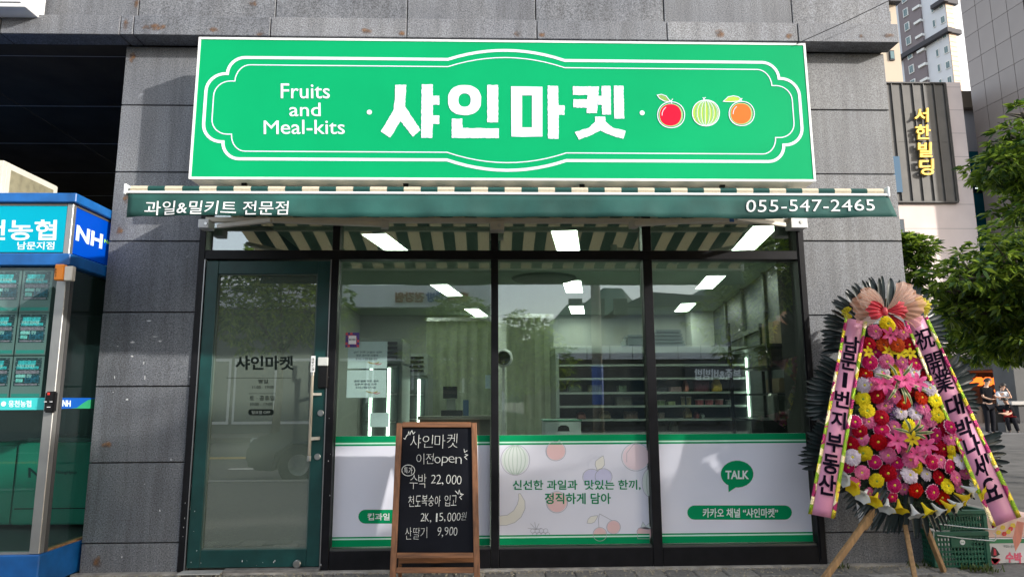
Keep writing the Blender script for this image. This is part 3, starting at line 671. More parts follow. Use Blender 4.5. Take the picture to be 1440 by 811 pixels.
# valance cloth, softly waved
nv = 140; vs = []; fs = []
zv0 = at(720, 306, AY).z; VX0, VX1 = ax0-.01, at(1250, 300, AY).x
for i in range(nv+1):
    x = VX0+(VX1-VX0)*i/nv
    for k in range(5):
        t = k/4; wv = (.012*math.sin(x*5)+.008*math.sin(x*13+1)+.004*math.sin(x*31+2)+.014*math.exp(-((x-VX0)/.15)**2)*math.sin(x*30))*t
        z = bz-.03+(zv0-bz+.03)*t+.003*math.sin(x*3.3)*t
        xs = x+(.03*t if i > nv-4 else 0)-(.012*t if i < 3 else 0)
        vs.append((xs, AY-.012+wv, z))
for i in range(nv):
    for k in range(4): a = i*5+k; fs.append((a, a+1, a+6, a+5))
VAL = thin('valance_cloth', (.02, .105, .09), .75, .15, noise=(4, .3), bump=(200, .2))
v = B().add(vs, fs).build('valance', VAL, aw, smooth=True)
sm = v.modifiers.new('s', 'SOLIDIFY'); sm.thickness = .0015
AWP = PY(AY-.03)
TWA = mat('awning_text', (.8, .82, .82), .7); VP = PY(AY-.016)
def wavy(b):
    for i, (x, y, z) in enumerate(b.v):
        t = min(1, max(0, (bz-.03-z)/(bz-.03-zv0))); wv = (.012*math.sin(x*5)+.008*math.sin(x*13+1)+.004*math.sin(x*31+2)+.014*math.exp(-((x-VX0)/.15)**2)*math.sin(x*30))*t
        b.v[i] = (x, y+wv, z)
b = B(); rect_text(b, VP, '과일&밀키트 전문점', 203, 282.5, 405, 302, dy=.2, dx=2, thick=.001, bold=.004); wavy(b); b.build('lettering', TWA, v)
b = B(); rect_text(b, VP, '055-547-2465', 1050, 281, 1229, 297.5, dy=-.5, thick=.001, bold=.0, spacing=1.05); wavy(b); b.build('lettering', TWA, v)
# torsion bar, arms and brackets under the awning
zt = at(720, 311.5, -.06).z
B().bar((at(290, 312, -.08).x, -.08, zt), (at(1128, 312, -.08).x, -.08, zt), .04, .035).build('torsion_bar', CREAM, aw, bevel=.004)
for a, c in (((383, 309.5), (540, 316)), ((1034, 307), (890, 315.5))):
    p, q = at(*a, -.62), at(*c, -.34); B().bar(p, q, .036, .032).build('folding_arm', CREAM, aw, bevel=.006)
    B().bar(q+Vector((-.02, 0, .0)), q+Vector((.03, .01, 0)), .055, .055).build('arm_joint', mat('joint_plastic', (.5, .48, .44), .5), aw, bevel=.004)
    B().bar(p, p+Vector((.5 if a[0] > 700 else -.5, .4, .06)), .03, .03).build('folding_arm', CREAM, aw, bevel=.004)
for x0, x1, y0, y1 in ((278, 294, 308, 320), (689, 709, 310, 323), (1113, 1135, 304, 320)):
    pxbox('wall_bracket', x0, y0, x1, y1, -.13, .105, WHT if x0 != 689 else CREAM, aw)
    c = at((x0+x1)/2+3, (y0+y1)/2, -.135); B().lathe([(0, 0), (.012, 0), (.014, .006)], c, 8, ax=(0, 1, 0)).build('bracket_bolt', STEEL, aw)
pxbox('arm_sticker', 1026, 304, 1032, 312, -.65, .002, mat('blue_label', (.03, .12, .4), .5), aw, .0)

# ================================================================== INTERIOR OF THE SHOP
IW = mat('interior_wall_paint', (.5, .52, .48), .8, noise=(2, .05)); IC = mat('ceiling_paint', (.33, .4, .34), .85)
CZ = 2.78; IX0, IX1, IY1 = -2.6, 4.35, 8.6; RWX = 3.02; RWD = Vector((.157, 1, 0)).normalized(); RWN = Vector((-RWD.y, RWD.x, 0))
room = [(IX0, .1), (RWX, .1), (RWX+.157*(IY1-.1), IY1), (IX0, IY1)]
roomc = [(IX0, .225), (RWX+.02, .225), (RWX+.157*(IY1-.1), IY1), (IX0, IY1)]
B().prism([(x, y, -.01) for x, y in room], (0, 0, 1), .022).build('interior_floor', mat('vinyl_floor', (.2, .2, .18), .4, noise=(3, .2)), kind='structure')
B().prism([(x, y, CZ) for x, y in roomc], (0, 0, 1), .03).build('interior_ceiling', IC, kind='structure')
box('interior_wall', IX0, IX1, IY1, IY1+.1, .012, CZ, IW, kind='structure')
box('interior_wall', IX0-.1, IX0, 2.92, IY1, .012, CZ, IW, kind='structure')
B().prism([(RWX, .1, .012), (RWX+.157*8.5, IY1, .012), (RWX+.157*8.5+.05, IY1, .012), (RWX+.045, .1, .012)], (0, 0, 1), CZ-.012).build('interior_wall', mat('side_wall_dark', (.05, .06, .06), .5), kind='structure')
# side window band with rails on the right wall
sd = empty('side_window', (3.4, 3, 0), 'dark side window wall with metal rails inside at the right', 'window')
def rw(y, off, z): p = Vector((RWX, .1, 0))+RWD*y+RWN*off; return Vector((p.x, p.y, z))
b = B()
for y in (.7, 1.5, 2.4, 3.8, 5.2, 6.6): b.bar(rw(y, .03, .02), rw(y, .03, CZ-.01), .05, .06)
b.bar(rw(.2, .035, 2.08), rw(8.3, .035, 2.08), .05, .07).bar(rw(.2, .035, .92), rw(8.3, .035, .92), .05, .05)
b.build('window_frame', mat('rail_grey', (.06, .07, .065), .6), sd)
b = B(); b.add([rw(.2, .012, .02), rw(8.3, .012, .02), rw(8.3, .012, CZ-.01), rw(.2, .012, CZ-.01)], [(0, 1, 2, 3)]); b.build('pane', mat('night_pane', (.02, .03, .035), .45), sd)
# ceiling light panels
LM = emis('panel_light', (.9, 1.0, .87), 12.5)
cp = Pl((0, 0, CZ-.012), (0, 0, -1))
rows = {'left': [(549, 345), (629, 408), (670, 439), (697, 459)], 'middle': [(797, 341), (806, 403), (811.5, 435.5), (815, 456), (818, 469)], 'right': [(1060, 335), (998, 397), (963, 432), (942, 452), (930, 463)]}
ordn = ['first', 'second', 'third', 'fourth', 'fifth']
base = None; ctr = []
for rn, ps in rows.items():
    for i, p in enumerate(ps):
        c = cp.at(*p)
        if c.y > IY1-.3: continue
        if base is None:
            base = empty('ceiling_light', c)
            B().box(c.x-.125, c.x+.125, c.y-.55, c.y+.55, c.z-.004, c.z+.004).build('diffuser', LM, base)
            B().box(c.x-.14, c.x-.1255, c.y-.565, c.y+.565, c.z-.008, c.z+.01).box(c.x+.1255, c.x+.14, c.y-.565, c.y+.565, c.z-.008, c.z+.01).box(c.x-.1255, c.x+.1255, c.y-.565, c.y-.5505, c.z-.008, c.z+.01).box(c.x-.1255, c.x+.1255, c.y+.5505, c.y+.565, c.z-.008, c.z+.01).build('light_frame', WHT, base)
            o = base
        else: o = copy_tree(base)
        o.location = c; o.rotation_euler = (0, 0, -R_(9))
        tag(o, f'lit rectangular ceiling panel, {ordn[i]} from the glass in the {rn} row of the shop', 'ceiling light', 'lit ceiling panels in the shop')
# ceiling cassette
c = cp.at(765, 392); ca = empty('ceiling_vent', c, 'round grey ceiling air unit behind the middle window', 'air vent')
B().lathe([(.0, -.03), (.3, -.03), (.42, -.015), (.45, .01)], c, 24).build('vent_cover', mat('vent_grey', (.12, .14, .12), .6), ca)
# pleated strip curtains
def curtain(px0, px1, ytop, ybot, Y, lab):
    a = at(px0, ytop, Y); c = at(px1, ytop, Y); zb_ = at(px0, ybot, Y).z; t = empty('curtain', (a.x, Y, zb_), lab, 'curtain', 'pleated curtains in the shop')
    n = int((c.x-a.x)/.13); m = thin('curtain_cloth', (.42, .46, .36), .8, .3, noise=(6, .1))
    for i in range(n):
        vs = []; x0 = a.x+(c.x-a.x)*i/n; w_ = (c.x-a.x)/n
        for k in range(7):
            s = k/6; x = x0+w_*s; y = Y-.075*math.sin(math.pi*s)
            vs += [(x, y, zb_), (x, y, a.z)]
        B().add(vs, [(2*k, 2*k+2, 2*k+3, 2*k+1) for k in range(6)]).build('curtain_panel', m, t, smooth=True)
    B().box(a.x, c.x, Y-.04, Y+.02, a.z, a.z+.05).build('curtain_rail', STEEL, t)
curtain(600, 700, 452, 600, 4.6, 'pale green pleated curtain behind the chalkboard window')
curtain(712, 778, 447, 640, 4.6, 'pale green pleated curtain hanging behind the left part of the middle window')
# upright fridges with lit tubes
FB = mat('fridge_body', (.3, .33, .31), .4); FDK = mat('fridge_inside', (.06, .075, .07), .5); TUBE = emis('tube', (.8, 1, .85), 3.2)
def fridge(px0, px1, ytop, Y, lab, tubes):
    a = at(px0, ytop, Y); c = at(px1, ytop, Y); t = empty('upright_fridge', (a.x, Y, .012), lab, 'fridge')
    B().box(a.x, c.x, Y+.03, Y+.75, .013, a.z-.26).build('fridge_body', FB, t, bevel=.01)
    B().box(a.x, c.x, Y, Y+.75, a.z-.255, a.z).build('fridge_top', FB, t, bevel=.01)
    b = B()
    for k in range(4): b.box(a.x+.06, c.x-.05, Y-.012, Y-.001, a.z-.21+k*.05, a.z-.185+k*.05)
    b.build('vent_slat', BLACK, t)
    B().box(a.x+.03, c.x-.03, Y+.012, Y+.028, .12, a.z-.29).build('fridge_door', FDK, t)
    for x in tubes:
        p = at(x, 500, Y); B().tube([(p.x, Y-.01, .2), (p.x, Y-.01, a.z-.3)], .016, 8).build('light_tube', TUBE, t)
    b = B()
    for k in range(5): b.box(a.x+.05, c.x-.05, Y+.0, Y+.011, .35+k*.28, .365+k*.28)
    b.build('shelf', STEEL, t)
fridge(508, 566, 476, 2.2, 'glass door fridge with lit tubes behind the paper notices', [523, 548])
fridge(568, 602, 497, 3.2, 'smaller grey fridge with dark vent slats beside the curtain', [590])
# counter and till
cA, cB = at(590, 585, 3.0), at(690, 585, 3.0)
ct = empty('counter', (cA.x, 3.0, .012), 'brown till counter inside behind the chalkboard', 'counter')
B().box(cA.x, cB.x, 3.0, 3.5, .013, cA.z-.04).build('counter_body', mat('counter_wood', (.12, .11, .09), .5, noise=(5, .3)), ct, bevel=.004)
B().box(cA.x-.02, cB.x+.02, 2.97, 3.52, cA.z-.039, cA.z).build('counter_top', mat('counter_top', (.2, .19, .16), .4), ct, bevel=.004)
tl = empty('till', (at(633, 585, 3.1).x, 3.1, cA.z), 'black till screen standing on the counter', 'till')
pxbox('screen', 623, 543, 643, 560, 3.08, .03, BLACK, tl); pxbox('till_stand', 628, 560.5, 640, 576, 3.12, .12, mat('till_grey', (.3, .32, .3), .5), tl); pxbox('till_base', 620, 576.5, 650, 584.5, 3.06, .25, BLACK, tl)
cd = empty('card_reader', (at(655, 585, 3.1).x, 3.1, cA.z), 'small blue card terminal beside the till', 'card reader'); pxbox('terminal_body', 651, 562, 659, 584.5, 3.1, .05, mat('reader_blue', (.05, .1, .2), .4), cd)
# round fan
c = at(708, 503, 2.4); fn = empty('wall_fan', c, 'round dark wall fan at the left edge of the middle window', 'fan')
B().lathe([(.0, -.05), (.06, -.04), (.075, 0), (.06, .05), (0, .06)], c, 20, ax=(0, 1, 0)).build('fan_cage', BLACK, fn)
B().lathe([(.076, -.02), (.1, 0), (.076, .02)], c, 20, ax=(0, 1, 0)).build('fan_ring', WHT, fn); B().bar(c+Vector((0, .06, 0)), c+Vector((0, .1, -1.0)), .03, .03).build('fan_pole', WHT, fn)
# multi-deck chiller
KY = 3.6
def KX(px): return at(px, 550, KY).x
def KZ(py, px=950): return at(px, py, KY).z
kx0, kx1 = KX(782), KX(1056)
ch = empty('chiller_cabinet', (kx0, KY, .012), 'long open chiller cabinet with shelves behind the middle and right windows', 'chiller')
KM = mat('chiller_grey', (.3, .35, .33), .45); KD = mat('chiller_dark', (.07, .085, .085), .6)
B().box(kx0, kx1, KY, KY+.8, KZ(496), KZ(487)).build('top_canopy', mat('chiller_white', (.5, .56, .52), .4), ch, bevel=.008)
B().box(kx0, kx0+.04, KY, KY+.8, .013, KZ(496)-.001).build('side_panel', KM, ch); B().box(kx1-.04, kx1, KY, KY+.8, .013, KZ(496)-.001).build('side_panel', KM, ch)
B().box(kx0+.041, kx1-.041, KY+.7, KY+.79, .013, KZ(496)-.001).build('back_panel', KD, ch)
shz = [KZ(512), KZ(531), KZ(551), KZ(570), KZ(589), KZ(608)]
for z in shz: B().box(kx0+.042, kx1-.042, KY+.06, KY+.699, z-.012, z).build('shelf', KM, ch); 
for z in shz: B().box(kx0+.042, kx1-.042, KY+.045, KY+.0595, z-.02, z+.006).build('price_rail', mat('price_rail', (.4, .45, .42), .4), ch)
B().box(kx0+.041, kx1-.041, KY+.03, KY+.7, .013, KZ(640)).build('base_panel', KD, ch)
B().tube([(KX(1051), KY-.02, KZ(586)), (KX(1051), KY-.02, KZ(503))], .014, 8).build('light_tube', TUBE, ch)
GDS = [ # px0, px1, ptop, shelf index, colour, kind words
 (927, 945, 541, 2, (.02, .02, .03), 'dark bagged fruit heap'), (946, 964, 543, 2, (.3, .2, .2), 'dull pink punnet'), (967, 974, 534, 2, (.55, .2, .15), 'tall red striped packet'), (982, 1004, 535, 2, (.12, .03, .05), 'dark maroon box'), (1008, 1022, 533, 2, (.6, .4, .05), 'yellow and red snack bag'),
 (928, 941, 562, 3, (.3, .4, .2), 'pale green tub'), (942, 954, 564, 3, (.35, .42, .2), 'pale green wrapped tray'), (963, 969, 557, 3, (.4, .33, .18), 'tan jar'), (971, 978, 557, 3, (.4, .32, .15), 'second tan jar'), (983, 996, 561, 3, (.55, .15, .18), 'red lidded cup beside the tan jars'), (997, 1010, 561, 3, (.55, .15, .18), 'red lidded cup in the middle'), (1011, 1024, 561, 3, (.5, .18, .2), 'red lidded cup towards the right'), (1027, 1038, 562, 3, (.25, .25, .25), 'grey cup'),
 (966, 977, 574, 4, (.3, .22, .1), 'brown snack bag'), (981, 987, 579, 4, (.3, .08, .08), 'small red packet'), (989, 995, 581, 4, (.35, .4, .38), 'small white packet'), (929, 938, 580, 4, (.25, .2, .18), 'brown fruit tray'),
 (925, 940, 592, 5, (.05, .05, .05), 'dark produce bag'), (945, 957, 593, 5, (.15, .15, .13), 'grey produce bag'), (800, 822, 537, 2, (.1, .14, .1), 'green vegetable bag'), (830, 850, 540, 2, (.16, .16, .1), 'brown paper pack'), (872, 885, 541, 2, (.1, .16, .1), 'leafy vegetable pack'), (868, 893, 557, 3, (.1, .1, .08), 'dark fruit carton'), (812, 826, 578, 4, (.3, .12, .1), 'red pepper bag'), (845, 862, 577, 4, (.2, .16, .1), 'onion bag'), (880, 900, 578, 4, (.16, .1, .08), 'brown carton')]
where = {2: 'second', 3: 'third', 4: 'fourth', 5: 'bottom'}
for i, (a, c, t, s, col, lab) in enumerate(GDS):
    z0 = shz[s]+.001; z1 = KZ(t); x0, x1 = KX(a), KX(c); side = 'right' if a > 915 else 'left'
    m = mat('goods_%d' % i, col, .45, noise=(60, .4)); w_ = x1-x0; b = B()
    if 'cup' in lab or 'jar' in lab or 'tub' in lab:
        r = w_/2*.95; b.lathe([(0, 0), (r*.85, 0), (r, (z1-z0)*.85)], ((x0+x1)/2, KY+.2, z0), 12); b2 = B().lathe([(r*1.05, (z1-z0)*.85), (r*1.05, z1-z0), (0, z1-z0)], ((x0+x1)/2, KY+.2, z0), 12, m=0)
        t_ = empty('cup' if 'cup' in lab else 'jar', ((x0+x1)/2, KY+.2, z0)); b.build('container', m, t_); b2.build('lid', mat('goods_lid', (.55, .5, .45), .4), t_)
    else:
        h = z1-z0; vs = []; n = 10; pr = [(.0, .75), (.15, 1), (.6, .95), (.9, .6), (1, .45)] if ('bag' in lab or 'packet' in lab or 'heap' in lab) else [(0, 1), (1, 1)]
        for q, (hh, k) in enumerate(pr):
            for j in range(n):
                an = 6.283*j/n+math.pi/10; e = .5
                vs.append(((x0+x1)/2+w_/2*k*math.copysign(abs(math.cos(an))**e, math.cos(an)), KY+.2+.07*k*math.copysign(abs(math.sin(an))**e, math.sin(an)), z0+h*hh*random.uniform(.97, 1) if hh else z0))
        fs = [(q*n+j, q*n+(j+1) % n, (q+1)*n+(j+1) % n, (q+1)*n+j) for q in range(len(pr)-1) for j in range(n)]+[tuple((len(pr)-1)*n+j for j in range(n))]
        t_ = b.add(vs, fs).build('grocery_bag' if len(pr) > 2 else 'grocery_box', m)
        b = None
    tag(t_, f'{lab} on the {where[s]} chiller shelf, {side} window', 'grocery', 'groceries on the chiller shelves')
# column, boxes and clutter to the right inside
box('interior_column', at(972, 450, 8.0).x, at(1022, 450, 8.0).x, 8.0, 8.4, .012, CZ, IW, kind='structure')
wr = empty('plastic_bundle', at(946, 487, KY+.3), 'clear plastic wrapped trays on top of the chiller', 'trays')
b = B()
for k in range(5): b.box(KX(925)+.01*k, KX(972)-.012*k, KY+.15, KY+.6, KZ(486)+.001+k*.045, KZ(486)+.04+k*.045)
b.build('tray', mat('clear_wrap', (.35, .4, .42), .2), wr, bevel=.01)
wr = empty('plastic_bundle', at(905, 487, KY+.3), 'pale bundle of wrap lying on the chiller near the middle post', 'trays')
b = B().box(KX(886), KX(915), KY+.15, KY+.55, KZ(486)+.001, KZ(474)).box(KX(888), KX(913), KY+.2, KY+.5, KZ(474)+.001, KZ(468)); b.build('tray', _m['clear_wrap'], wr, bevel=.02)
KR = mat('kraft', (.2, .15, .09), .8, noise=(8, .15))
for i, (a, c, t, bt, Y, lab) in enumerate([(1090, 1124, 451, 489, 2.6, 'tan cardboard box high at the right end of the window'), (1084, 1116, 490, 515, 2.3, 'worn cardboard box below the high tan box'), (1097, 1126, 531, 552, 1.9, 'flat tan carton above the grey bin'), (1100, 1128, 556, 590, 1.9, 'grey green crumpled sack beside the bin')]):
    p, q = at(a, bt, Y), at(c, t, Y)
    bx = B().box(p.x, q.x, Y, Y+.35, p.z, q.z).build('cardboard_box' if i < 3 else 'sack', KR if i < 3 else mat('sack_cloth', (.16, .18, .15), .8, noise=(9, .3)), bevel=.012 if i < 3 else .05); tag(bx, lab, 'box' if i < 3 else 'sack')
p, q = at(1128, 560, 2.3), at(1078, 489.4, 2.3)
rk = empty('storage_rack', (1.9, 2.2, .012), 'dark metal storage rack holding cartons at the right inside', 'rack')
b = B()
for x in (at(1078, 500, 1.88).x, at(1130, 500, 1.88).x): b.box(x, x+.03, 1.86, 1.89, .013, 2.0).box(x, x+.03, 2.96, 2.99, .013, 2.0)
b.build('rack_post', BLK, rk)
for z in (at(1100, 590.5, 1.9).z, at(1100, 552.5, 1.9).z, at(1100, 515.5, 2.3).z, at(1100, 489.4, 2.6).z): B().box(at(1078, 500, 1.88).x+.001, at(1130, 500, 1.88).x+.03, 1.891, 2.958, z-.02, z-.001).build('rack_shelf', BLK, rk)
tb = empty('metal_canister', (at(1090, 600, 1.6).x, 1.6, .4), 'grey upright canister beside the rack', 'canister')
p, q = at(1082, 590, 1.6), at(1094, 556, 1.6); r = (q.x-p.x)/2; b = B().lathe([(0, 0), (r, 0), (r, q.z-p.z), (r*.8, q.z-p.z+.02), (0, q.z-p.z+.02)], ((p.x+q.x)/2, 1.6, p.z), 16); b.build('canister_body', mat('canister_metal', (.3, .3, .28), .35, .6), tb)
B().box(p.x-.1, q.x+.1, 1.5, 1.8, .013, p.z-.001).build('stand', BLK, tb)
# bowl-like sheet of plastic in front of the right window
# white crate behind the middle film
Yc = .5; p, q = at(766, 616, Yc), at(817, 592, Yc)
cr = empty('white_crate', (p.x, Yc, p.z), 'white crate with a dark hand hole and green lid behind the middle film', 'crate')
B().box(p.x, q.x, Yc, Yc+.3, p.z-.25, q.z).build('crate_body', mat('crate_white', (.5, .55, .55), .5), cr, bevel=.006)
B().box(p.x-.01, q.x+.01, Yc-.01, Yc+.31, q.z+.001, q.z+.012).build('lid', mat('crate_lid', (.05, .25, .15), .5), cr, bevel=.004)
hp = PY(Yc-.0015); b = B(); b.prism([hp.at(784, 606), hp.at(785, 600), hp.at(789, 597.5), hp.at(796, 597.5), hp.at(800, 600), hp.at(801, 606)], FN, .001); b.build('hand_hole', BLACK, cr)
st_ = empty('low_table', (p.x, Yc, .012), 'low dark display table under the white crate', 'table'); B().box(p.x-.4, q.x+.5, Yc-.02, Yc+.6, p.z-.29, p.z-.252).build('table_top', KD, st_)
for x in (p.x-.38, q.x+.45):
    for y in (Yc, Yc+.55): B().box(x, x+.03, y, y+.03, .013, p.z-.291).build('leg', KD, st_)
# notices on the inside of the left window
NP = PY(.053+.003); PAP = mat('notice_paper', (.72, .82, .92), .7, noise=(3, .04))
def sheet(name, x0, y0, x1, y1, lab, lines, cat, dxl=0):
    Yp = GY+.008; pl = PY(Yp); a, c = pl.at(x0, y1), pl.at(x1, y0)
    t = B().box(a.x, c.x, Yp, Yp+.0012, a.z, c.z).build(name, PAP); tag(t, lab, cat)
    b = B()
    for (u0, v0, u1, v1, s) in lines:
        q0, q1, q2 = pl.at(u1, v1), pl.at(u0, v1), pl.at(u1, v0)
        a_, fs = glyphs(s, .012); U = q1-q0; V = q2-q0
        b.add([q0+U*float(g[0])+V*float(g[1])+Vector((0, -.0012-.0006*float(g[2]), 0)) for g in a_], fs)
    if b.v: b.build('lettering', mat('faded_ink', (.12, .14, .2), .7), t)
    return t
s = sheet('paper_notice', 488.5, 480, 545, 518, 'upper pale blue paper notice taped inside the left window', [(497, 493.5, 537, 496.5, '매장 이용시 주차 가능'), (501, 498, 532, 501, '환불은 영수증 지참'), (500, 503, 531, 506, '감사합니다')], 'notice')
s2_ = sheet('paper_notice', 487, 520, 543.5, 559, 'lower pale blue paper notice taped inside the left window', [(498, 534, 533, 537, '과일 가격 매일 변동'), (499, 538.5, 530, 541.5, '주문 전화 주세요'), (500, 543, 529, 546, '감사합니다')], 'notice')
for t, (cx, cy) in ((s, (526, 509.5)), (s2_, (524, 550.5))):
    b = B(); pl = PY(GY+.0068); b.stroke([pl.at(cx-9+i*1.8, cy-1+2.4*math.sin(i/10*math.pi)*1.0-0.0) for i in range(10)], .008, FN, t=.0004); b.build('drawing', mat('banana_ink', (.55, .4, .15), .7), t)
    b = B(); b.stroke([pl.at(cx+1+i*1.2, cy+1+1.8*math.sin(i/8*math.pi), .0006) for i in range(9)], .006, FN, t=.0004); b.build('drawing', mat('pink_ink', (.5, .2, .25), .7), t)
sheet('paper_notice', 520, 580, 547, 600, 'small blank paper under the two notices', [], 'notice')
sheet('paper_notice', 682.5, 527, 689.8, 546, 'narrow blank paper at the right edge of the left window', [], 'notice')
pl = PY(GY-.0005); a, c = pl.at(485.5, 488), pl.at(505.5, 467.5)
stk = empty('checkered_sticker', (a.x, GY, a.z), 'purple and red checkered square sticker on the left window', 'sticker')
b = B(); n = 6
for i in range(n):
    for k in range(n):
        x0 = a.x+(c.x-a.x)*i/n; z0 = a.z+(c.z-a.z)*k/n
        b.box(x0, x0+(c.x-a.x)/n, GY-.0016, GY-.0004, z0, z0+(c.z-a.z)/n, (i//1+k//1) % 2 if (i+k) % 3 else 0)
b.build('sticker_backing', [mat('stk_purple', (.06, .03, .2), .5), mat('stk_red', (.55, .06, .08), .5)], stk)
B().box(a.x+.022, c.x-.022, GY-.0026, GY-.0017, a.z+.022, c.z-.022).build('sticker_label', WHT, stk)
b = B(); rect_text(b, PY(GY-.0027), 'MOVERS', 491, 476, 500, 478.5, thick=.0004, bold=.02); b.build('lettering', DT, stk)

# ================================================================== ATM BOOTH, LEFT
KXs, KYf = -2.80, -.39     # side plane x, front plane y
kf = PY(KYf); ks = Pl((KXs, 0, 0), (1, 0, 0))
BLU = mat('booth_blue', (.004, .10, .34), .45, noise=(7, .3)); TEAL = lit('booth_teal', (.0, .33, .46), .08); DBL = lit('booth_deep_blue', (.0, .06, .45), .08)
kz = lambda y: kf.at(101, y).z
zA, zB_, zC, zD, zE = kz(273), kz(286), kz(357), kz(374), kf.at(52, 779).z
kb = empty('atm_booth', (-3.9, .6, 0), 'blue and teal bank machine booth standing left of the granite pillar', 'booth')
KX0 = -6.2; KYb = 2.3
B().box(KX0, KXs+.03, KYf-.03, KYb, zB_, zA).build('roof_band', BLU, kb, bevel=.006)
B().box(KX0, KXs+.025, KYf-.025, KYb, zD, zC-.001).build('lower_band', BLU, kb, bevel=.006)
B().box(KX0, KXs-.02, KYf+.02, KYb, zC, zB_-.001).build('sign_core', STEEL, kb)
ALU = mat('booth_aluminium', (.36, .36, .35), .4, .7, noise=(6, .1))
fx1 = kf.at(92, 320).x; sy0 = ks.at(105, 320).y
B().box(KX0, fx1, KYf, KYf+.019, zC+.012, zB_-.018).build('sign_panel', TEAL, kb)
B().box(KXs-.019, KXs, sy0, KYb-.05, zC+.012, zB_-.018).build('sign_panel', DBL, kb)
B().box(fx1+.001, KXs+.003, KYf-.004, sy0-.001, zC, zB_-.001).build('corner_post', ALU, kb, bevel=.003)
B().box(KX0, fx1, KYf-.004, KYf+.019, zB_-.0175, zB_-.001).box(KXs-.019, KXs+.004, sy0, KYb, zB_-.0175, zB_-.001).build('sign_trim', mat('trim_brown', (.2, .18, .16), .5, .5), kb)
bwt = lit('booth_white', (.7, .8, .85), .1)
b = B(); rect_text(b, kf, '웅천농협', -62, 309, 79, 338, dx=2, thick=.001, off=.001, bold=.02); rect_text(b, kf, '남문지점', 24, 340, 76, 351, dx=1, thick=.001, off=.001, bold=.012)
b.build('lettering', bwt, kb)
b = B(); p0, p1, p2 = ks.at(106, 337.5), ks.at(143, 350), ks.at(108, 316); put_text(b, 'NH', p0, p1, p2, thick=.001, off=.001, bold=.035); b.build('lettering', bwt, kb)
b = B(); put_text(b, 'NongHyup', ks.at(146, 343), ks.at(176, 352), ks.at(146.5, 336), thick=.001, off=.001, bold=.02); b.build('lettering', lit('booth_lime', (.35, .8, .1), .1), kb)
b = B(); P = [ks.at(*p, .001) for p in ((133, 373), (142, 372), (160, 376), (160, 381))]; b.add(P+[p+Vector((.001, 0, 0)) for p in P], [(4, 5, 6, 7), (0, 3, 2, 1), (0, 1, 5, 4), (1, 2, 6, 5), (2, 3, 7, 6), (3, 0, 4, 7)]); b.build('swoosh', _m['booth_lime'], kb)
# posts and glass below
pb = kf.at(47, 790)
post = B(); pw = .062
post.box(KXs-pw, KXs, KYf, KYf+.05, zE+.001, zD-.001); post.build('corner_post', ALU, kb, bevel=.003)
B().box(KXs-.03, KXs+.002, KYf+.051, KYf+.08, zE+.001, zD-.001).build('corner_post', mat('post_dark', (.12, .12, .12), .4, .5), kb)
BGL = glass('booth_glass', (.8, .93, .9), .035, haze=.01, hazecol=(.1, .2, .18))
B().box(KX0, KXs-pw-.001, KYf+.02, KYf+.026, zE, zD-.001).build('glass_pane', BGL, kb)
B().box(KXs-.018, KXs-.012, KYf+.081, KYb, zE, zD-.001).build('glass_pane', BGL, kb)
B().box(KX0, KXs-pw-.001, KYf+.005, KYf+.04, zE, zE+.014).build('bottom_rail', ALU, kb)
B().box(KXs-.035, KXs-.001, KYf+.081, KYb, zE, zE+.014).build('bottom_rail', mat('rusty_rail', (.35, .2, .09), .7, .3, noise=(20, .4)), kb)
B().box(KX0, KXs+.012, KYf-.012, KYb, .013, zE-.001).build('base_band', BLU, kb, bevel=.006)
B().box(KX0, KXs-.04, KYf+.05, KYb-.02, zE, zE+.01).build('booth_floor', mat('booth_floor', (.05, .05, .05), .7), kb)
B().box(KX0, KXs-.04, KYb-.06, KYb-.02, zE+.011, zD).build('back_panel', mat('booth_back', (.03, .045, .045), .6), kb)
B().box(KX0, KXs-.04, KYf+.05, KYb-.061, zD-.012, zD-.0015).build('booth_ceiling', mat('booth_ceil', (.05, .06, .06), .6), kb)
# poster grid on the inside of the front glass
def postermat():
    m = mat('loan_poster', (.06, .16, .18), .5); n = m.node_tree; L = n.links.new; p = n.nodes['Principled BSDF']
    tc = n.nodes.new('ShaderNodeTexCoord'); mp = n.nodes.new('ShaderNodeMapping'); mp.inputs['Scale'].default_value = (22, 1, 60); L(tc.outputs['Object'], mp.inputs[0])
    t = n.nodes.new('ShaderNodeTexNoise'); t.inputs['Scale'].default_value = 2.2; t.inputs['Detail'].default_value = 6; L(mp.outputs[0], t.inputs[0])
    r = n.nodes.new('ShaderNodeValToRGB'); e = r.color_ramp.elements; e[0].position = .36; e[0].color = (.004, .01, .012, 1); e[1].position = .63; e[1].color = (.3, .26, .32, 1)
    for q, c in ((.47, (.008, .05, .06)), (.52, (.10, .05, .08)), (.58, (.03, .07, .08))): x = e.new(q); x.color = (*c, 1)
    L(t.outputs[0], r.inputs[0]); L(r.outputs[0], p.inputs['Base Color']); return m
PM = postermat(); PF_ = mat('poster_frame', (.22, .22, .23), .5); PT = mat('poster_teal', (.05, .28, .26), .5)
pg = PY(KYf+.028); cols = [(32.5, 71.5), (-7, 28)]; rws = [(381, 428), (441, 488), (502, 549)]
names = {(0, 0): 'top right', (1, 0): 'top left', (0, 1): 'middle right', (1, 1): 'middle left', (0, 2): 'bottom right', (1, 2): 'bottom left'}
X0s = [kf.at(71.5, 383).x, kf.at(28, 383).x]; wP = .178
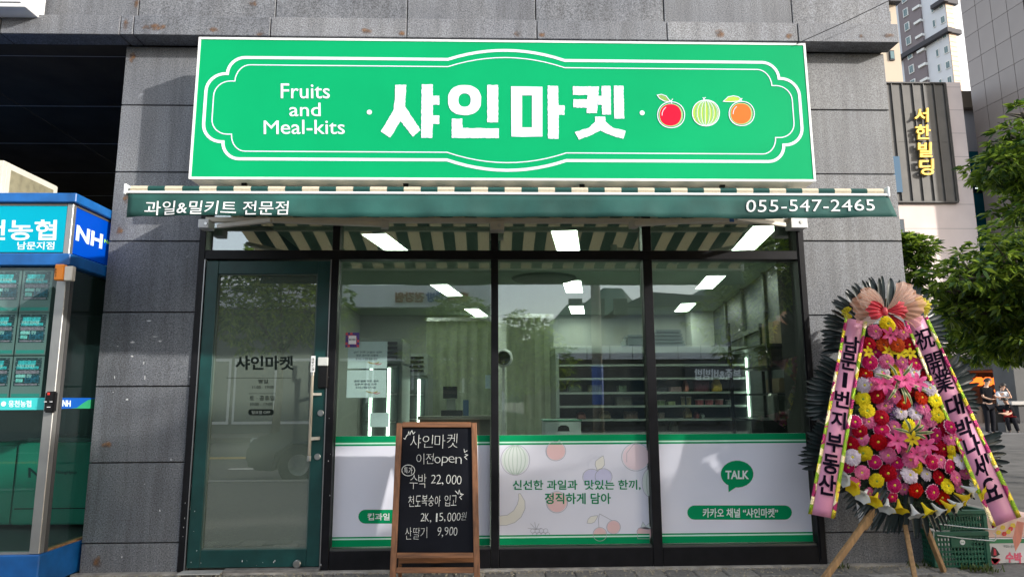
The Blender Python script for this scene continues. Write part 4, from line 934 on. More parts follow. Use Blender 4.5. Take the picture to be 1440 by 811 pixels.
for (ci, ri), nm in names.items():
    x1 = pg.at(73.5 if ci == 0 else 29.5, 383).x; x0 = x1-.182; z1, z0 = pg.at(50, rws[ri][0]).z, pg.at(50, rws[ri][1]).z
    ps = empty('poster', (x0, KYf+.03, z0), f'{nm} one of the six dark printed posters in the booth window', 'poster', 'posters in the booth window')
    Y = KYf+.0275
    B().box(x0+.008, x1-.008, Y, Y+.001, z0+.03, z1-.004).build('print', PM, ps)
    B().box(x0-.006, x1+.006, Y+.0015, Y+.004, z0-.05, z1+.006).build('poster_frame', PF_, ps)
    B().box(x0+.002, x1-.002, Y, Y+.001, z0-.04, z0-.018).build('caption_strip', PT, ps)
    hh = z1-z0; pr_ = random.Random(ri*7+ci)
    for nm_, rows__, cc_ in (('title_block', ((.74, .90, .1, .78), (.60, .70, .06, .9)), 'poster_cyan'), ('pink_block', ((.44, .55, .05, .93), (.03, .08, .05, .9)), 'poster_pink'), ('photo_block', ((.12, .38, .42, .95),), 'poster_navy'), ('oval_block', ((.30, .40, .06, .38), (.14, .26, .08, .34)), 'poster_aqua')):
        b = B()
        for f0, f1, g0_, g1_ in rows__: b.box(x0+.008+.166*g0_, x0+.008+.166*g1_, Y-.0005, Y-.0001, z0+.03+(hh-.034)*f0, z0+.03+(hh-.034)*f1)
        b.build(nm_, {'poster_cyan': mat('poster_cyan', (.06, .42, .5), .6, noise=(90, .6)), 'poster_pink': mat('poster_pink', (.36, .2, .27), .6, noise=(90, .5)), 'poster_navy': mat('poster_navy', (.02, .08, .14), .6, noise=(70, .9)), 'poster_aqua': mat('poster_aqua', (.25, .55, .55), .6, noise=(90, .4))}[cc_], ps)
    b = B(); zz = z0+.03+(z1-z0-.034)*.62
    for k, (t, wfr) in enumerate((('부동산 담보대출', .8), ('신용대출 상담', .7))):
        zt_ = z0+.03+(z1-z0)*(.55-.3*k); put_text(b, t, (x0+.02, Y-.0007, zt_), (x0+.02+.14*wfr, Y-.0007, zt_), (x0+.02, Y-.0007, zt_+.022), thick=.0005, bold=.01)
    b.build('lettering', mat('poster_text', (.6, .75, .78), .6), ps)
# teal strip below the posters and blue strip on the side glass
g0, g1 = kf.at(-120, 575), kf.at(60, 560)
b = B(); B().box(KX0, kf.at(60.5, 566).x, KYf+.013, KYf+.0195, kf.at(30, 576).z, kf.at(30, 559).z).build('window_strip', lit('strip_teal', (.05, .5, .5), .05), kb)
rect_text(b, PY(KYf+.0125), '웅천농협', 12, 562.5, 44, 572, thick=.0008, bold=.015); c = PY(KYf+.0125).at(5, 567.5)
b.prism([c+Vector((.016*math.cos(t), 0, .016*math.sin(t))) for t in [6.283*i/12 for i in range(12)]], FN, .001); b.build('lettering', bwt, kb)
ks2 = Pl((KXs-.010, 0, 0), (1, 0, 0)); a0, a1 = ks2.at(82, 567), ks2.at(132, 567)
z0_, z1_ = ks2.at(100, 574).z, ks2.at(100, 559).z
B().box(KXs-.0115, KXs-.0095, KYf+.082, 1.6, z0_, z1_).build('window_strip', lit('strip_blue', (.01, .1, .45), .05), kb)
b = B(); kp = Pl((KXs-.009, 0, 0), (1, 0, 0)); put_text(b, 'NH', kp.at(87.5, 571), kp.at(99, 571.5), kp.at(88, 562), thick=.0008, bold=.03); b.build('lettering', bwt, kb)
sw = [kp.at(*p) for p in ((100, 574), (108, 573), (116, 567), (124, 562), (136, 560), (136, 574))]; b = B(); b.prism(sw, (1, 0, 0), .0012); b.build('swoosh', mat('swoosh_green', (.03, .35, .16), .5), kb)
# orange light box and black card pad on the post
ob = empty('alarm_box', kf.at(87, 395), 'orange and cream alarm box at the top of the booth post', 'alarm box')
a, c = at(75.5, 394, KYf-.07), at(91, 371.5, KYf-.07)
B().box(a.x, c.x, KYf-.075, KYf-.031, a.z, c.z).build('lamp_cover', mat('orange_plastic', (.85, .25, .01), .35, noise=(9, .08)), ob, bevel=.006)
B().box(c.x+.001, at(102, 380, KYf-.07).x, KYf-.07, KYf-.031, a.z-.002, c.z-.012).build('alarm_body', CREAM, ob, bevel=.004)
b = B(); q = PY(KYf-.0755); put_text(b, '비상벨', q.at(79.5, 389), q.at(79.5, 377), q.at(77, 389), thick=.0006, bold=.01); b.build('lettering', mat('dark_brown', (.12, .04, .01), .5), ob)
cdp = empty('card_pad', kf.at(68, 560), 'black handheld style card pad fixed on the booth post', 'card pad')
pxbox('pad_body', 60.5, 550, 77, 580, KYf-.045, .04, BLACK, cdp, .008); pxbox('pad_button', 66.5, 551.5, 70, 555, KYf-.0475, .002, mat('red_button', (.6, .03, .02), .4), cdp, 0)
b = B(); q = PY(KYf-.0462)
for x in (62, 70): b.stroke([q.at(x, 564.5), q.at(x+4, 564.5)], .004, FN)
b.stroke([q.at(66, 572), q.at(71, 572)], .004, FN); b.build('pad_mark', WHT, cdp)
# cash machine inside
AM = mat('atm_green', (.01, .16, .11), .4, noise=(3, .1)); atm = empty('cash_machine', (-3.4, .9, zE+.011), 'dark green cash machine inside the booth', 'cash machine')
Ya = .35; a, c = at(12, 752, Ya), at(100, 622, Ya)
xr_, xl_ = -2.88, a.x
B().box(xl_, xr_, Ya, Ya+.9, zE+.05, c.z).build('machine_body', AM, atm, bevel=.01); B().box(xl_, xr_, Ya+.1, Ya+.9, c.z+.001, c.z+.03).build('machine_ledge', mat('atm_ledge', (.03, .07, .06), .5), atm)
B().box(xl_-.5, xl_-.01, Ya+.02, Ya+.9, zE+.05, c.z-.02).build('machine_body', AM, atm, bevel=.01)
B().box(xl_+.1, xr_-.02, Ya+.35, Ya+.9, c.z+.031, c.z+.75).build('screen_housing', mat('atm_dark', (.012, .02, .02), .3), atm, bevel=.02)
B().box(xl_+.02, xr_-.04, Ya-.003, Ya-.0005, zE+.16, zE+.168).build('panel_joint', BLACK, atm)
b = B(); q = PY(Ya-.003); rect_text(b, q, 'NH', 40, 657, 75, 671, thick=.001, bold=.02); rect_text(b, q, 'NongHyup', 79, 661, 108, 667, thick=.001, bold=.005); b.build('lettering', mat('atm_text', (.0, .02, .02), .5), atm)
pc = empty('notice_board', (-3, 1.2, 1.6), 'pale green notice board inside the booth at the upper right', 'notice board')
a, c = at(106, 412, 1.2), at(136, 388, 1.2); B().box(a.x, -2.86, 1.2, 1.23, a.z, c.z).build('board_panel', mat('pale_green_board', (.25, .6, .45), .5), pc)  # one even pale green
# air conditioner with cage on the booth roof
ac = empty('air_conditioner', (-3.3, -.1, zA), 'old cream air conditioner unit with wire cage on the booth roof', 'air conditioner')
a, c = at(-40, 271, -.2), at(13, 231, -.2)
B().box(a.x, c.x, -.25, .35, zA+.002, c.z+.012).build('unit_body', mat('ac_cream', (.62, .6, .52), .5, noise=(5, .1)), ac, bevel=.008)
cx1 = at(78, 270, .35).x
B().box(c.x+.002, cx1, -.18, .3, zA+.03, c.z-.03).build('unit_body', mat('ac_side', (.24, .22, .14), .7, noise=(20, .2)), ac, bevel=.006)
b = B()
for i in range(7):
    x = c.x+(cx1-c.x)*i/6; b.tube([(x, -.22, zA+.003), (x, -.22, c.z-.01)], .005, 6)
for z in (zA+.06, zA+.14, c.z-.01): b.tube([(c.x, -.22, z), (cx1, -.22, z), (cx1, .3, z)], .005, 6)
b.build('wire_cage', mat('cage_wire', (.45, .44, .4), .5, .5), ac)

# ================================================================== CHALKBOARD
CB0 = Vector((0, -.55, 0)); nC = Vector((0, -1, .19)).normalized()     # leans back
cbp = Pl(CB0, nC)
cb = empty('chalkboard_sign', (-.37, -.5, 0), 'wooden framed chalkboard standing in front of the window with handwritten prices', 'chalkboard')
WD = mat('brown_wood', (.2, .085, .035), .5, noise=(5, .35), stretch=(12, 12, 1.2), bump=(30, .1)); WDH = mat('brown_wood_rail', (.2, .085, .035), .5, noise=(5, .35), stretch=(1.2, 12, 12), bump=(30, .1))
SLT = mat('blackboard', (.006, .007, .011), .7, spec=.12, noise=(3, .4))
def cpz(u, v): return (540+u/3.514, 580+v/3.514)
def cq(u, v, off=0): return cbp.at(*cpz(u, v), off)
def along(p, q, name, wd, th, m):
    return B().bar(p, q, wd, th, up=nC).build(name, m, cb, bevel=.003)
pTL, pTR, pBL, pBR = cq(77, 52), cq(445, 50), cq(42, 840), cq(460, 838)
uL = (pBL-pTL).normalized(); wdt = .036
def ext(p, q, z=0.0): d = (q-p); return p+d*((z-p.z)/d.z)
pBL2, pBR2 = ext(pTL, pBL), ext(pTR, pBR)
along(pTL, pBL2, 'frame_post', wdt, .028, WD); along(pTR, pBR2, 'frame_post', wdt, .028, WD)
def rail(v, h, name='frame_rail'):
    a = pTL+(pBL2-pTL)*((cq(60, v).z-pTL.z)/(pBL2.z-pTL.z)); c = pTR+(pBR2-pTR)*((cq(440, v).z-pTR.z)/(pBR2.z-pTR.z)); d = (c-a).normalized()
    B().bar(a+d*(wdt/2+.0005), c-d*(wdt/2+.0005), .026, h, up=nC.cross(d)).build(name, WDH, cb, bevel=.003)
rail(60, .034); rail(704, .032); rail(777, .032)
bd = [cq(80, 76, -.008), cq(430, 74, -.008), cq(426, 690, -.008), cq(55, 692, -.008)]
bd = [pTL+(pBL2-pTL)*.02, pTR+(pBR2-pTR)*.02, pTR+(pBR2-pTR)*.80, pTL+(pBL2-pTL)*.80]
bd = [p-nC*.006 for p in bd]
B().prism(bd[::-1], -nC, .006).build('board', SLT, cb)
for a, c in ((pTL, pBL2), (pTR, pBR2)):
    B().bar(a-nC*.02, Vector((c.x, c.y+.36, 0)), .03, .022, up=(1, 0, 0)).build('rear_leg', WD, cb, bevel=.003)
B().bar(Vector((pBL2.x, pBL2.y+.30, .12)), Vector((pBR2.x, pBR2.y+.30, .12)), .022, .03).build('rear_rail', WDH, cb, bevel=.002)
CH = mat('chalk', (.62, .63, .6), .9, noise=(150, .3)); b = B()
def hand(s, u0, v0, u1, v1, jit=3.0, bold=-.018, slope=0):
    """each sign of a handwritten line placed on its own, a little off true"""
    n = len([c for c in s if c != ' ']); wts = [.6 if c in ',.I1' else (1.0 if ord(c) > 1000 else .78) for c in s]; tot = sum(.5 if c == ' ' else w for c, w in zip(s, wts)); x = u0
    for c, wt in zip(s, wts):
        wq = (u1-u0)/tot*(.5 if c == ' ' else wt)
        if c != ' ':
            k = wq*(.86 if c not in ',1' else .4); vv = slope*(x-u0)/(u1-u0); h0, h1 = v0+vv+random.uniform(-jit, jit), v1+vv+random.uniform(-jit, jit)
            if c == ',': h0, h1 = h1-7, h1+8
            elif c in 'oen': h0 = h0+(h1-h0)*.38
            elif c == 'p': h0 = h0+(h1-h0)*.38; h1 += 10
            sk = random.uniform(-3, 3)
            put_text(b, c, cq(x, h1, -.0015), cq(x+k, h1+random.uniform(-2, 2), -.0015), cq(x+sk+2, h0, -.0015), thick=.0012, bold=bold)
        x += wq
hand('샤인마켓', 128, 110, 370, 176, slope=-8); hand('이전open', 160, 200, 388, 252, slope=-6)
hand('수박', 125, 304, 216, 376, slope=-6); hand('22,000', 232, 308, 386, 350)
hand('천도복숭아 입고', 120, 410, 362, 462, slope=-4, bold=-.014); hand('2K, 15,000원', 180, 498, 408, 538, slope=-6); hand('산딸기', 105, 566, 218, 622); hand('9,900', 262, 566, 364, 606)
hand('특가', 98, 268, 142, 300, bold=.0)
def chalk(pts, w_=.004, closed=False): b.stroke([cq(*p, -.0013) for p in pts], w_, nC, closed=closed, t=.001)
chalk([(120+32*math.cos(t), 284+27*math.sin(t)) for t in [6.283*i/22 for i in range(22)]], closed=True)
chalk([(96, 125), (104, 130), (112, 112), (118, 110), (122, 92), (128, 108), (134, 92), (138, 88), (144, 104), (154, 94)])
chalk([(395, 178), (398, 195), (412, 186)]); chalk([(400, 205), (414, 208), (398, 218), (410, 230)])
chalk([(352, 385), (366, 400), (372, 380), (376, 398), (386, 400)]); chalk([(376, 402), (392, 402), (374, 416), (384, 428)])
b.build('lettering', CH, cb)

# ================================================================== FLOWER WREATH
wrt = empty('flower_wreath', (2.45, -.5, 0), 'tall congratulation flower wreath on a wooden easel with pink ribbons', 'flower wreath')
LEG = mat('easel_wood', (.27, .16, .07), .7, noise=(4, .3), stretch=(10, 10, 1)); LEAF = mat('dark_leaf', (.009, .019, .02), .34, noise=(30, .3), spec=.42)
WY = -.42
def W(px, py, d=0): return at(px, py, WY-d)
for a, c, ya in (((1242, 700), (1168, 801), -.62), ((1272, 735), (1287, 814), -.78), ((1300, 735), (1331, 812), -.2)):
    p = W(*a, -.05); q = at(*c, ya); q = q+(q-p)*((0-q.z)/(q-p).z if abs((q-p).z) > 1e-3 else 0)
    B().bar(p, q, .026, .04).build('leg', LEG, wrt, bevel=.003)
p, q = W(1212, 742, .03), W(1222, 728, .03); B().bar(p, q, .035, .05).build('leg_block', LEG, wrt, bevel=.004)
B().bar(W(1243, 420, -.06), W(1272, 740, -.06), .03, .03).build('spine', LEG, wrt)
B().bar(W(1180, 640, -.07), W(1370, 640, -.07), .02, .03).build('crossbar', LEG, wrt); B().bar(W(1200, 480, -.07), W(1320, 480, -.07), .02, .03).build('crossbar', LEG, wrt)
# plastic sheet hanging by the leg
b = B(); P = [W(*p, .0) for p in ((1204, 706), (1213, 716), (1217, 728), (1209, 735), (1206, 722))]
b.add(P+[P[0]+Vector((.0, .01, 0))], [(0, 1, 4), (1, 2, 3), (1, 3, 4)]); b.build('film_scrap', mat('clear_scrap', (.6, .6, .62), .2, spec=.8), wrt)
nleaf = 0
def wleaf(p, q, wd, bow, depth):
    """one long folded blade from p out to q"""
    p, q = Vector(p), Vector(q); d = q-p; L = d.length; d.normalize(); n = Vector((0, -1, 0)); s = d.cross(n).normalized(); n = s.cross(d)
    prof = [(0, .35), (.18, .8), (.45, 1), (.75, .95), (.92, .65), (1, .12)]; vs = []
    for t, k in prof:
        c = p+d*L*t+n*(bow*math.sin(t*math.pi)*L)-n*depth*t*t+Vector((0, 0, -.04*L*t*t))
        vs += [c+s*wd*k/2+n*.004, c-n*.003, c-s*wd*k/2+n*.004]
    fs = []
    for i in range(len(prof)-1): a = 3*i; fs += [(a, a+1, a+4, a+3), (a+1, a+2, a+5, a+4)]
    return B().add(vs, fs).build('leaf', LEAF, wrt, smooth=True)
def fan(cx, cy, tips, r0, d, wd=.036, jit=.008):
    for tx, ty in tips:
        c = W(cx, cy, d); t = W(tx, ty, d); v = t-c; a = math.atan2(v.z, v.x)+random.uniform(-jit, jit); L = v.length*random.uniform(.96, 1.02)
        u = Vector((math.cos(a), 0, math.sin(a)))
        wleaf(c+u*L*r0, c+u*L, wd*random.uniform(.85, 1.1), .03, random.uniform(-.03, .05))
def arc_t(cx, cy, rx, ry, a0, a1, n): return [(cx+rx*math.cos(R_(a0+(a1-a0)*i/(n-1))), cy-ry*math.sin(R_(a0+(a1-a0)*i/(n-1)))) for i in range(n)]
fan(1243, 480, arc_t(1243, 478, 88, 90, -8, 84, 24)+arc_t(1243, 478, 88, 92, 92, 190, 26), .45, -.03)
fan(1243, 565, arc_t(1243, 560, 112, 100, 140, 196, 17), .45, -.005); fan(1290, 565, arc_t(1290, 560, 86, 95, 45, -20, 18), .45, -.02)
fan(1243, 650, arc_t(1243, 645, 118, 100, 143, 186, 14), .45, .01); fan(1300, 650, arc_t(1300, 645, 116, 100, 24, -16, 12), .5, -.01)
fan(1275, 640, arc_t(1275, 640, 110, 112, 205, 335, 42), .35, -.01, .03); fan(1275, 630, arc_t(1275, 628, 75, 90, 215, 325, 22), .4, .03, .028)
# dark core the flowers are pinned to
b = B()
core = [(1225, 455), (1262, 455), (1290, 480), (1325, 560), (1360, 640), (1365, 680), (1320, 710), (1265, 716), (1215, 700), (1185, 670), (1188, 620), (1205, 560), (1212, 490)]
b.prism([W(*p, .01) for p in core], (0, 1, 0), .05); b.build('floral_core', mat('core_green', (.012, .022, .012), .9, noise=(60, .5)), wrt, bevel=.01)
b = B()
for i in range(2600):
    while True:
        x, y = random.uniform(1183, 1368), random.uniform(452, 720); ins = False; j = len(core)-1
        for k in range(len(core)):
            (xa, ya), (xb, yb) = core[k], core[j]
            if (ya > y) != (yb > y) and x < (xb-xa)*(y-ya)/(yb-ya)+xa: ins = not ins
            j = k
        if ins: break
    p = W(x, y, .018); d = Vector((random.gauss(0, 1), -abs(random.gauss(0, .6)), random.gauss(0, 1))).normalized()*random.uniform(.02, .05); s = d.cross(Vector((0, 1, 0))).normalized()*.004
    b.add([p-s, p+s, p+d], [(0, 1, 2)])
b.build('filler_leaves', thin('filler_leaf', (.02, .06, .02), .5, .3, noise=(20, .6)), wrt, kind='stuff')
# gerberas
def petalm(n_, c, c2):
    m = thin('petal_'+n_, c, .65, .22, noise=(25, .1), col2=c2, spec=.12); n = m.node_tree; p = n.nodes['Principled BSDF']; src = p.inputs['Base Color'].links[0].from_socket
    oi = n.nodes.new('ShaderNodeObjectInfo'); mr = n.nodes.new('ShaderNodeMapRange'); mr.inputs[3].default_value = .68; mr.inputs[4].default_value = 1.08; n.links.new(oi.outputs['Random'], mr.inputs[0])
    h = n.nodes.new('ShaderNodeHueSaturation'); n.links.new(mr.outputs[0], h.inputs['Value']); n.links.new(src, h.inputs['Color'])
    h2 = n.nodes.new('ShaderNodeMapRange'); h2.inputs[3].default_value = .49; h2.inputs[4].default_value = .51; n.links.new(oi.outputs['Random'], h2.inputs[0]); n.links.new(h2.outputs[0], h.inputs['Hue'])
    n.links.new(h.outputs[0], p.inputs['Base Color']); return m
PC = {'Y': petalm('yellow', (.86, .66, .01), (.95, .8, .03)), 'P': petalm('pink', (.78, .1, .3), (.9, .3, .5)), 'M': petalm('magenta', (.55, .0, .1), (.72, .03, .2)), 'R': petalm('red', (.42, .0, .004), (.62, .002, .008)), 'W': petalm('white', (.75, .6, .7), (.88, .82, .88)), 'O': petalm('orange_red', (.65, .05, .01), (.8, .16, .02))}
EDGE = petalm('pale_edge', (.85, .45, .58), (.9, .6, .7)); CY = mat('flower_eye_yellow', (.7, .6, .05), .8, noise=(300, .3)); CD = mat('flower_eye_green', (.25, .35, .04), .8, noise=(300, .3)); CBR = mat('flower_eye_dark', (.25, .05, .03), .8, noise=(300, .4))
def gerb_mesh(kind, seed):
    rnd = random.Random(seed); b = B(); r = .058
    for ring_, (n, rr, zz, w_) in enumerate(((26, 1, .0, .0125), (24, .85, .006, .011), (18, .62, .011, .009))):
        for i in range(n):
            a = 6.2832*(i+rnd.uniform(-.2, .2))/n+ring_*.2; L = r*rr*rnd.uniform(.92, 1.04); c, s = math.cos(a), math.sin(a); lift = rnd.uniform(-.004, .006)
            rows_ = [(.22, .5, 0), (.6, 1.0, .005), (.9, 1.05, .002), (1.0, .6, -.002)]; vs = []
            for t, k, z in rows_:
                for sg in (-1, 0, 1):
                    x = c*L*t-s*sg*w_/2*k; y = s*L*t+c*sg*w_/2*k; vs.append((x, -(zz+z+lift*t+(.0015 if sg else 0)+.004), y))
            fs = []
            for q in range(3):
                for h in range(2): fs.append((3*q+h, 3*q+h+1, 3*q+h+4, 3*q+h+3))
            mi = 0
            b.add(vs, fs[:4], 0); b.add(vs, fs[4:], 2 if kind == 'M' and ring_ == 0 else 0)
    b.lathe([(.0, .021), (.006, .02), (.010, .015), (.013, .010), (.013, .003)], (0, 0, 0), 12, m=1, ax=(0, -1, 0))
    eye = {'Y': CD, 'P': CY, 'M': CY, 'R': CY, 'W': CY, 'O': CBR}[kind]
    me = bpy.data.meshes.new('gerbera'); me.from_pydata([tuple(v) for v in b.v], [], b.f)
    for m in (PC[kind], eye, EDGE): me.materials.append(m)
    me.polygons.foreach_set('material_index', b.m); me.update(); return me
GM = {k: [gerb_mesh(k, i) for i in range(2)] for k in 'YPMRWO'}
z7 = "Y450,303 P388,340 P523,343 R357,400 O428,405 O497,405 R553,403 M362,492 P445,487 P520,492 M585,498 R340,547 W422,540 Y505,530 W575,540 R640,560 W335,603 R398,655 R617,665 W655,620 Y328,672 Y685,680 R527,690 P437,705 Y348,730 W513,738 W587,742 P625,715 P660,770 Y697,752 R420,765 P365,600 P480,660"
z8 = "M287,45 P355,42 R415,22 Y553,65 R312,90 M420,85 P480,70 P612,65 P660,35 P322,127 R403,145 M685,110 R735,80 M755,72 P755,125 R268,155 Y330,198 W275,220 P450,210 M385,243 M493,247 R718,175 Y762,178 Y768,212 R800,150 W803,240 M665,243 P705,235 P325,295 R450,297 W555,308 W637,303 Y585,268 M752,265 R700,318 P783,320 Y395,335 M480,357 R588,383 M668,390 Y743,362 P530,120 R610,120 P560,235"
small = {('Y', 762, 178), ('Y', 768, 212)}
i = 0
for spec, ox, oy, k in ((z7, 1120, 370, 3.525), (z8, 1120, 580, 3.51)):
    for tkn in spec.split():
        K = tkn[0]; u, v = map(float, tkn[1:].split(',')); x, y = ox+u/k, oy+v/k
        p = W(x, y, .045+random.uniform(0, .03))
        o = bpy.data.objects.new('gerbera', GM[K][i % 2]); COL.objects.link(o); o.parent = wrt; o.location = p-wrt.location
        ctr_ = W(1270, 590, 0); side = (p.x-ctr_.x)
        yaw = side*1.1+random.uniform(-.2, .2); tilt = random.uniform(-.35, .15)
        o.rotation_mode = 'QUATERNION'; from mathutils import Euler
        o.rotation_quaternion = Euler((tilt, 0, yaw)).to_quaternion() @ Euler((0, random.uniform(0, 6.28), 0)).to_quaternion()
        s = random.uniform(.8, .98)*(.7 if (K, u, v) in small else 1); o.scale = (s, s, s); i += 1
rx = random.Random(5); placed = [(ox+float(t[1:].split(',')[0])/k, oy+float(t[1:].split(',')[1])/k) for spec, ox, oy, k in ((z7, 1120, 370, 3.525), (z8, 1120, 580, 3.51)) for t in spec.split()]
def inside(x, y):
    ins = False; j = len(core)-1
    for k in range(len(core)):
        (xa, ya), (xb, yb) = core[k], core[j]
        if (ya > y) != (yb > y) and x < (xb-xa)*(y-ya)/(yb-ya)+xa: ins = not ins
        j = k
    return ins
n_ = 0
for _ in range(4000):
    x, y = rx.uniform(1190, 1362), rx.uniform(462, 700)
    if n_ > 26 or not inside(x, y) or min(math.hypot(x-a, y-c) for a, c in placed) < 14.5: continue
    placed.append((x, y)); n_ += 1; K = rx.choice('PPMPRMPM'); o = bpy.data.objects.new('gerbera', GM[K][n_ % 2]); COL.objects.link(o); o.parent = wrt; o.location = W(x, y, .028)-wrt.location
    o.rotation_mode = 'QUATERNION'; o.rotation_quaternion = Euler((rx.uniform(-.3, .3), 0, rx.uniform(-.4, .4))).to_quaternion() @ Euler((0, rx.uniform(0, 6.28), 0)).to_quaternion(); s_ = rx.uniform(.66, .84); o.scale = (s_, s_, s_)
# lilies
def lily(px, py, m, size, d, a0=0, n=6, face=0, opn=1.0, wd=.42):
    b = B(); c = Vector((0, 0, 0))
    for i in range(n):
        a = a0+6.2832*i/n; cs, sn = math.cos(a), math.sin(a); L = size*random.uniform(.9, 1.08); vs = []
        for t, k, z in ((0, .2, 0), (.3, .9, .10), (.6, 1.0, .17), (.85, .6, .13), (1, .06, .02)):
            for sg in (-1, 0, 1):
                vs.append((cs*L*t-sn*sg*size*wd/2*k, -(z*size*.9+(.0 if sg else -.02*size)), sn*L*t+cs*sg*size*wd/2*k))
        fs = []
        for q in range(4):
            for h in range(2): fs.append((3*q+h, 3*q+h+1, 3*q+h+4, 3*q+h+3))
        b.add(vs, fs)
    for i in range(5):
        a = 1.25*i; b.tube([(0, 0, 0), (math.cos(a)*size*.12, -size*.28, math.sin(a)*size*.12)], .0015, 4, m=1); 
    me_ = b.build('lily', [m, CBR], None); me_.parent = wrt; me_.location = W(px, py, d)-wrt.location; me_.rotation_euler = (random.uniform(-.3, .1), 0, face+random.uniform(-.2, .2)); return me_
PL = thin('lily_pink', (.68, .02, .2), .6, .25, noise=(18, .2), col2=(.85, .2, .4), spec=.15); YL = petalm('lily_yellow', (.85, .6, .01), (.95, .78, .05)); WL = petalm('lily_white', (.72, .76, .76), (.85, .87, .85))
def zz7(u, v): return (1120+u/3.525, 370+v/3.525)
def zz8(u, v): return (1120+u/3.51, 580+v/3.51)
lily(*zz7(462, 358), PL, .062, .08, .3)
for u, v in ((355, 440), (455, 440), (510, 443), (562, 447)): lily(*zz7(u, v), YL, .05, .07, random.random())
for u, v, s in ((435, 598, .078), (535, 580, .082), (600, 590, .07)): lily(*zz7(u, v), PL, s, .13, random.random())
for u, v, s in ((495, 140, .078), (640, 160, .075), (590, 205, .075)): lily(*zz8(u, v), PL, s, .13, random.random())
lily(*zz8(570, 130), YL, .055, .14, .2)
# variegated leaf sprays
VG = mat('variegated_leaf', (.06, .11, .03), .5); VE = mat('leaf_cream_edge', (.55, .52, .25), .5)
def spray(c, tips):
    for (u, v) in tips:
        p, q = W(*c, .10), W(u, v, .13); d = (q-p); L = d.length; d.normalize(); s = d.cross(Vector((0, -1, 0))).normalized(); vs = []
        for t, k in ((0, .3), (.3, .9), (.6, 1), (.85, .6), (1, .02)):
            cc = p+d*L*t+Vector((0, -.03*math.sin(t*3.1), 0)); vs += [cc+s*.010*k, cc+s*.006*k+Vector((0, -.001, 0)), cc-s*.006*k+Vector((0, -.001, 0)), cc-s*.010*k]
        b = B()
        for q_ in range(4):
            a = 4*q_; b.add(vs, [(a, a+1, a+5, a+4), (a+2, a+3, a+7, a+6)], 1); b.add(vs, [(a+1, a+2, a+6, a+5)], 0)
        b.build('striped_leaf', [VG, VE], wrt)
spray(zz7(500, 580), [zz7(*p) for p in ((452, 495), (575, 490), (380, 545), (650, 640), (575, 710), (450, 680), (540, 700), (410, 560))])
spray(zz8(560, 100), [zz8(*p) for p in ((525, 20), (610, 30), (680, 95), (470, 75), (640, 130), (545, 200), (630, 60))])
# small purple filler
b = B()
for (u, v) in ((455, 690), (480, 740), (490, 720), (640, 740), (600, 700), (355, 575), (470, 760)):
    for i in range(36):
        x, y = zz7(u+random.gauss(0, 13), v+random.gauss(0, 13)); p = W(x, y, .06+random.uniform(0, .02)); s = .004
        b.add([p+Vector((-s, 0, 0)), p+Vector((s, 0, 0)), p+Vector((0, -s, s)), p+Vector((0, -s, -s))], [(0, 1, 2), (0, 3, 1)])
b.build('purple_filler', thin('statice', (.16, .06, .22), .7, .2, noise=(80, .5)), wrt, kind='stuff')
# trumpet lilies round the lower rim
tr_ = "W245,320 Y290,360 W335,400 Y390,420 W447,455 Y507,460 W580,485 Y640,475 W695,475 Y740,455 W780,450 Y815,415 W850,375 Y895,385"
for tkn in tr_.split():
    K = tkn[0]; u, v = map(float, tkn[1:].split(',')); x, y = zz8(u, v); c = zz8(555, 250); ang = math.atan2(-(v-250), u-555)
    out = Vector((math.cos(ang), -.5, math.sin(ang))).normalized(); p = W(x, y, .07)-out*.045; b = B(); a1 = out.orthogonal().normalized(); b1 = out.cross(a1); vs = []; n = 18
    for t, r in ((0, .005), (.4, .011), (.65, .02), (.85, .033)):
        for i in range(n): th = 6.2832*i/n; vs.append(p+out*.085*t+(a1*math.cos(th)+b1*math.sin(th))*r)
    for i in range(n): th = 6.2832*i/n; k = 1+.35*abs(math.cos(th*3)); vs.append(p+out*.085*(.92+.14*abs(math.cos(3*th))-.1)+(a1*math.cos(th)+b1*math.sin(th))*.042*k)
    fs = [(q*n+i, q*n+(i+1) % n, (q+1)*n+(i+1) % n, (q+1)*n+i) for q in range(4) for i in range(n)]
    b.add(vs, fs); b.build('trumpet_lily', WL if K == 'W' else YL, wrt, smooth=True)
# ribbons: satin strip, sequin borders and brush lettering
def brushm():
    return mat('brush_ink', (.008, .005, .014), .85, spec=.05)
RB = thin('ribbon_pink', (.72, .3, .47), .38, .15, noise=(3, .12), bump=(6, .15)); SQ = None
def sequin():
    m = mat('sequin_border', (.5, .4, .1), .25, .6); n = m.node_tree; L = n.links.new; p = n.nodes['Principled BSDF']
    tc = n.nodes.new('ShaderNodeTexCoord'); v = n.nodes.new('ShaderNodeTexVoronoi'); v.inputs['Scale'].default_value = 22; L(tc.outputs['Object'], v.inputs[0])
    sp = n.nodes.new('ShaderNodeSeparateColor'); L(v.outputs['Color'], sp.inputs[0]); r = n.nodes.new('ShaderNodeValToRGB'); r.color_ramp.interpolation = 'CONSTANT'; e = r.color_ramp.elements
    e[0].position = 0; e[0].color = (.35, .02, .12, 1); e[1].position = .3; e[1].color = (.25, .42, .02, 1); x = e.new(.6); x.color = (.75, .6, .05, 1); x = e.new(.85); x.color = (.9, .8, .5, 1)
    L(sp.outputs[0], r.inputs[0]); L(r.outputs[0], p.inputs['Base Color'])
    v2 = n.nodes.new('ShaderNodeTexVoronoi'); v2.inputs['Scale'].default_value = 160; L(tc.outputs['Object'], v2.inputs[0]); bp = n.nodes.new('ShaderNodeBump'); bp.inputs['Strength'].default_value = .8; bp.inputs['Distance'].default_value = .004; L(v2.outputs[0], bp.inputs['Height']); L(bp.outputs[0], p.inputs['Normal']); return m
SQ = sequin(); INK = brushm()
